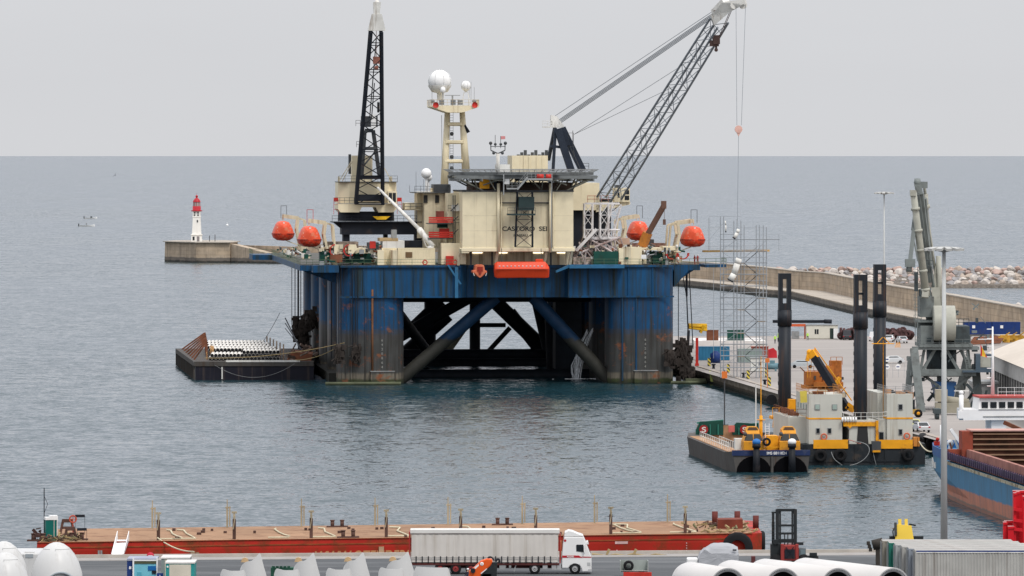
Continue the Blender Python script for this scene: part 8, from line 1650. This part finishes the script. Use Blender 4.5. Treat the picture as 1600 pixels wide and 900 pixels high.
for k2, (px0, px1, ytop, lb, H_, m2) in enumerate(((259, 303.5, 878.5, 'nearer teal and cream cabin with a white roof on the near quay', 2.6, 0), (252, 296, 871, 'farther cabin with a white roof just behind the teal and cream one', 2.7, 1))):
    D = fg(0, ytop, H_); k = D / FPX; w_ = (px1 - px0) * k / 2; t = thing('site_cabin', lb, 'cabin', (((px0 + px1) / 2 - 800) * k, D + 2.0, QZ)); teal = mat('cabin_teal', (.03, .26, .25), .5)
    mb = MB(); mb.box(-w_, w_, -2.0, 1.6, 0, H_ - .12); mb.build('body', teal if m2 == 0 else mat('cabin_grey_green', (.22, .26, .25), .6), t)
    mb = MB(); mb.box(-w_ - .05, w_ + .05, -2.06, 1.7, H_ - .117, H_); mb.build('roof', mat('cabin_roof_white', (.62, .60, .57), .6), t)
    mb = MB(); mb.box(-w_ + .32, w_ - .3, -2.04, -1.99, 0, H_ - .2); mb.build('cream_panel', mat('panel_cream', (.56, .52, .43), .6), t)
    if m2 == 0: mb = MB(); mb.cbox((-w_ + .17, -2.03, 2.2), .15, .05, .15); mb.build('white_label', white, t)
D = 543; mb = MB(); mb.box(-.28, .28, -.03, .03, 1.4, 2.1); o = tag(mb.build('blue_sign', mat('sign_blue', (.015, .05, .22), .5)), 'small blue sign with a white arrow between the cabinet and the cabins', 'sign'); o.location = ((250 - 800) * D / FPX, D, CH - (895.5 - 243) * D / FPX - 2.1); mb = MB(); mb.prism([(-.12, 1.5), (.0, 2.0), (.12, 1.5), (.05, 1.5), (0, 1.8), (-.05, 1.5)], 1, -.045, -.031); mb.build('arrow', white, o); mb = MB(); mb.tube((0, .05, QZ - o.location.z), (0, .05, 1.6), .03); mb.build('pole', galv, o)
# --- grey trailer box with a spare tyre
D = fg(990, 876.5, 1.5); k = D / FPX; t = thing('box_trailer', 'pale green grey open box trailer with a spare tyre, right of the lorry', 'trailer', ((991 - 800) * k, D + .8, QZ)); w_ = 22 * k
mb = MB(); mb.box(-w_, w_, .7, .76, .5, 1.5); mb.box(-w_, -w_ + .06, -.8, .7, .5, 1.5); mb.box(w_ - .06, w_, -.8, .7, .5, 1.5); mb.box(-w_ + .06, w_ - .06, -.8, .7, .5, .56); mb.box(-w_ + .06, w_ - .06, -.8, -.76, .5, .62); mb.build('box', mat('trailer_grey_green', (.30, .33, .31), .6, var=.15), t); tyre(Vector((-.5, .2, 1.0)), 1, t, .48)
mb = MB(); mb.box(-w_ + .3, w_ + .3, -1.2, -.85, .1, .48); mb.build('red_beam', red, t)
for x in (-.7, .7): mb = MB(); mb.lathe([(.01, -.12), (.3, -.12), (.3, .12), (.01, .12)], (x, -.6, .3), 14, axis=1); mb.build('wheel', rubber, t)
# --- orange loader arm in front of the lorry
D = 541; k = D / FPX; t = thing('telehandler', 'orange and black loader with its arm up in front of the lorry wheels', 'loader', ((757 - 800) * k, D, QZ)); X_ = lambda px: (px - 757) * k; Zo = lambda py: CH - (py - 243) * k - QZ
orm = mat('loader_orange', (.70, .10, .015), .35, var=.06, dirt=(.4, .08, .02), amt=.2)
mb = MB(); mb.prism([(X_(732), Zo(902)), (X_(733), Zo(892)), (X_(742), Zo(885)), (X_(751), Zo(876)), (X_(761), Zo(872.5)), (X_(768), Zo(873)), (X_(770), Zo(877)), (X_(766), Zo(884)), (X_(752), Zo(897)), (X_(749), Zo(904))], 1, -.55, .55); ob = mb.build('body', orm, t, .1)
mb = MB(); mb.prism([(X_(752), Zo(898)), (X_(767), Zo(884)), (X_(771), Zo(878)), (X_(777), Zo(878)), (X_(776), Zo(910)), (X_(750), Zo(910))], 1, -.5, .6); mb.build('engine_cover', fb, t, .05)
mb = MB(); mb.path([Vector((X_(762), 0, Zo(872))), Vector((X_(765), 0, Zo(870))), Vector((X_(769), 0, Zo(871))), Vector((X_(772), 0, Zo(876)))], .07, 6); mb.path([Vector((X_(774), 0, Zo(877))), Vector((X_(778), 0, Zo(873))), Vector((X_(781), 0, Zo(876))), Vector((X_(779), 0, Zo(880)))], .1, 6); mb.build('hose', black, t)
mb = MB(); mb.tube((X_(739), -.75, Zo(891)), (X_(739), -.4, Zo(891)), .22, n=14); mb.build('exhaust_outlet', black, ob)
mb = MB(); mb.prism([(X_(741), Zo(886.5)), (X_(743), Zo(884.5)), (X_(748.5), Zo(880.5)), (X_(748), Zo(883.5)), (X_(743), Zo(888.5))], 1, -.57, -.55); mb.lathe([(.05, -.57), (.16, -.57), (.17, -.55)], (X_(753), 0, Zo(880.5)), 14, axis=1); mb.prism([(X_(751), Zo(895)), (X_(761), Zo(887)), (X_(761), Zo(888.5)), (X_(752), Zo(896))], 1, -.57, -.55); mb.build('white_marking', white, ob)
mb = MB(); mb.box(-.9, .6, -.5, .8, .25, 1.6); mb.build('chassis', fb, t)
for x in (-.8, .7): mb = MB(); mb.lathe([(.01, -.25), (.5, -.25), (.5, .25), (.01, .25)], (x, -.7, .5), 14, axis=1); mb.build('wheel', rubber, t)
person('person in dark blue clothing bending beside the orange loader', ((731 - 800) * 545 / FPX, 545, QZ), R(160), dk, white)
# --- containers at the lower right: six side by side
cgl = mat('container_pale_grey', (.38, .375, .35), .6, dirt=(.2, .18, .16), amt=.4, streak=True); cgn = mat('container_green', (.02, .16, .12), .55, dirt=(.05, .07, .06), amt=.3); roofc = mat('container_roof', (.36, .35, .33), .8, var=.15, dirt=(.25, .2, .17), amt=.4)
hC = 2.75; D0_ = fg(0, 860.5, hC)
cl = [('nearest grey container with a blue roof edge, at the lower right', cgl), ('grey container second from the front at the lower right', mat('container_bluegrey', (.25, .28, .32), .6, dirt=(.2, .18, .16), amt=.4, streak=True)), ('light grey container third from the front at the lower right', cgl), ('grey container with pale doors behind the third one', mat('container_light', (.36, .38, .38), .6, dirt=(.2, .2, .18), amt=.3, streak=True)), ('green doored container second from the back at the lower right', cgn), ('dull grey brown container at the back of the lower right block', mat('container_greybrown', (.27, .25, .21), .65, dirt=(.15, .12, .1), amt=.4, streak=True))]
for k2, (lb, m_) in enumerate(cl):
    D = D0_ + 1.22 + k2 * 2.75; xl = (1430 - k2 * 10.2 - 800) * (D - 1.22) / FPX
    t = container(lb, (xl + 6.1, D, QZ), 0, 12.19, m_, H=hC, top=roofc, group='shipping containers at the lower right')
    if k2 == 0: mb = MB(); mb.box(-6.0, 6.0, -1.235, -1.2, hC - .11, hC + .022); mb.build('blue_edge', navy, t); mb = MB(); mb.box(-6.0, 6.0, -1.245, -1.2, hC - .2, hC - .115); mb.build('pale_edge', whited, t)
mb = MB(); D = 572; c = wp(1365, 852, 576); mb.tube(c + Vector((-.1, 0, 0)), c + Vector((.9, 0, .25)), .5, n=12); [mb.cbox(c + Vector((-.3 - .1 * j, 0, -.4 + .3 * j)), .3, .5, .35) for j in range(3)]; mb.box(c.x + .2, c.x + .6, c.y - .2, c.y + .2, QZ, c.z - .3); tag(mb.build('winch_drum', mat('winch_black', (.04, .035, .03), .7, var=.4)), 'black winch drum sticking out left of the grey containers', 'winch')
# yellow ramp machine behind the containers
D = 584; k = D / FPX; t = thing('loading_ramp', 'bright yellow tilted ramp machine behind the grey containers', 'ramp', ((1412 - 800) * k, D, QZ)); X_ = lambda px: (px - 1412) * k; Zy = lambda py: CH - (py - 243) * k - QZ
yb = mat('ramp_yellow', (.72, .50, .06), .45, var=.05)
mb = MB(); mb.loft([[(X_(1397), -1, 0), (X_(1432), -1, 0), (X_(1432), -.8, 0), (X_(1397), -.8, 0)], [(X_(1399), -.2, Zy(819)), (X_(1424), -.2, Zy(821)), (X_(1424), 0, Zy(821)), (X_(1399), 0, Zy(819))]]); mb.build('plate', yb, t)
for px in (1406, 1416): mb = MB(); mb.bar((X_(px), 0, Zy(824)), (X_(px), .2, Zy(811.5)), .3); mb.build('arm', yb, t)
mb = MB(); mb.bar((X_(1420), 0, Zy(819)), (X_(1431), 0, Zy(821)), .15); mb.bar((X_(1399), -.1, Zy(817)), (X_(1399), -.6, Zy(836)), .25); mb.path([Vector((X_(1399), 0, Zy(822))), Vector((X_(1395), 0, Zy(830))), Vector((X_(1396), 0, Zy(838)))], .06, 5); mb.box(X_(1390), X_(1443), .1, .6, 0, Zy(838)); mb.build('base_frame', fb, t)
# red steel frames at the right edge
D = 581; k = D / FPX; t = thing('frame_stack', 'stack of bright red steel frames at the right edge beside the ship', 'frame', ((1585 - 800) * k, D, QZ)); X_ = lambda px: (px - 1585) * k; Zr = lambda py: CH - (py - 243) * k - QZ
rm_ = mat('frame_red', (.55, .012, .02), .4, var=.05); rw = mat('frame_edge_pale', (.62, .35, .35), .5)
for j, (a, b, yt, v_) in enumerate(((1583, 1587, 770, -.6), (1588, 1593, 769, .2), (1597, 1612, 775, -.9), (1584, 1612, 768, 1.0), (1567, 1572, 816, -.3), (1574, 1583, 822, -.8), (1570, 1583, 815, .6))):
    mb = MB(); mb.box(X_(a), X_(b), v_, v_ + .35, 0, Zr(yt)); mb.bar((X_(a), v_, Zr(yt + 2)), (X_(b) + .1, v_, Zr(yt + 1)), .2); mb.build('upright', rm_, t); 
    mb = MB(); mb.box(X_(a) - .02, X_(b) + .02, v_ - .03, v_ + .38, Zr(yt) + .003, Zr(yt) + .06); mb.build('edge_strip', rw, t)
for py in (795, 812, 826): mb = MB(); mb.bar((X_(1583), -.7, Zr(py)), (X_(1612), -.7, Zr(py + 3)), .3); mb.build('cross_bar', rm_, t)
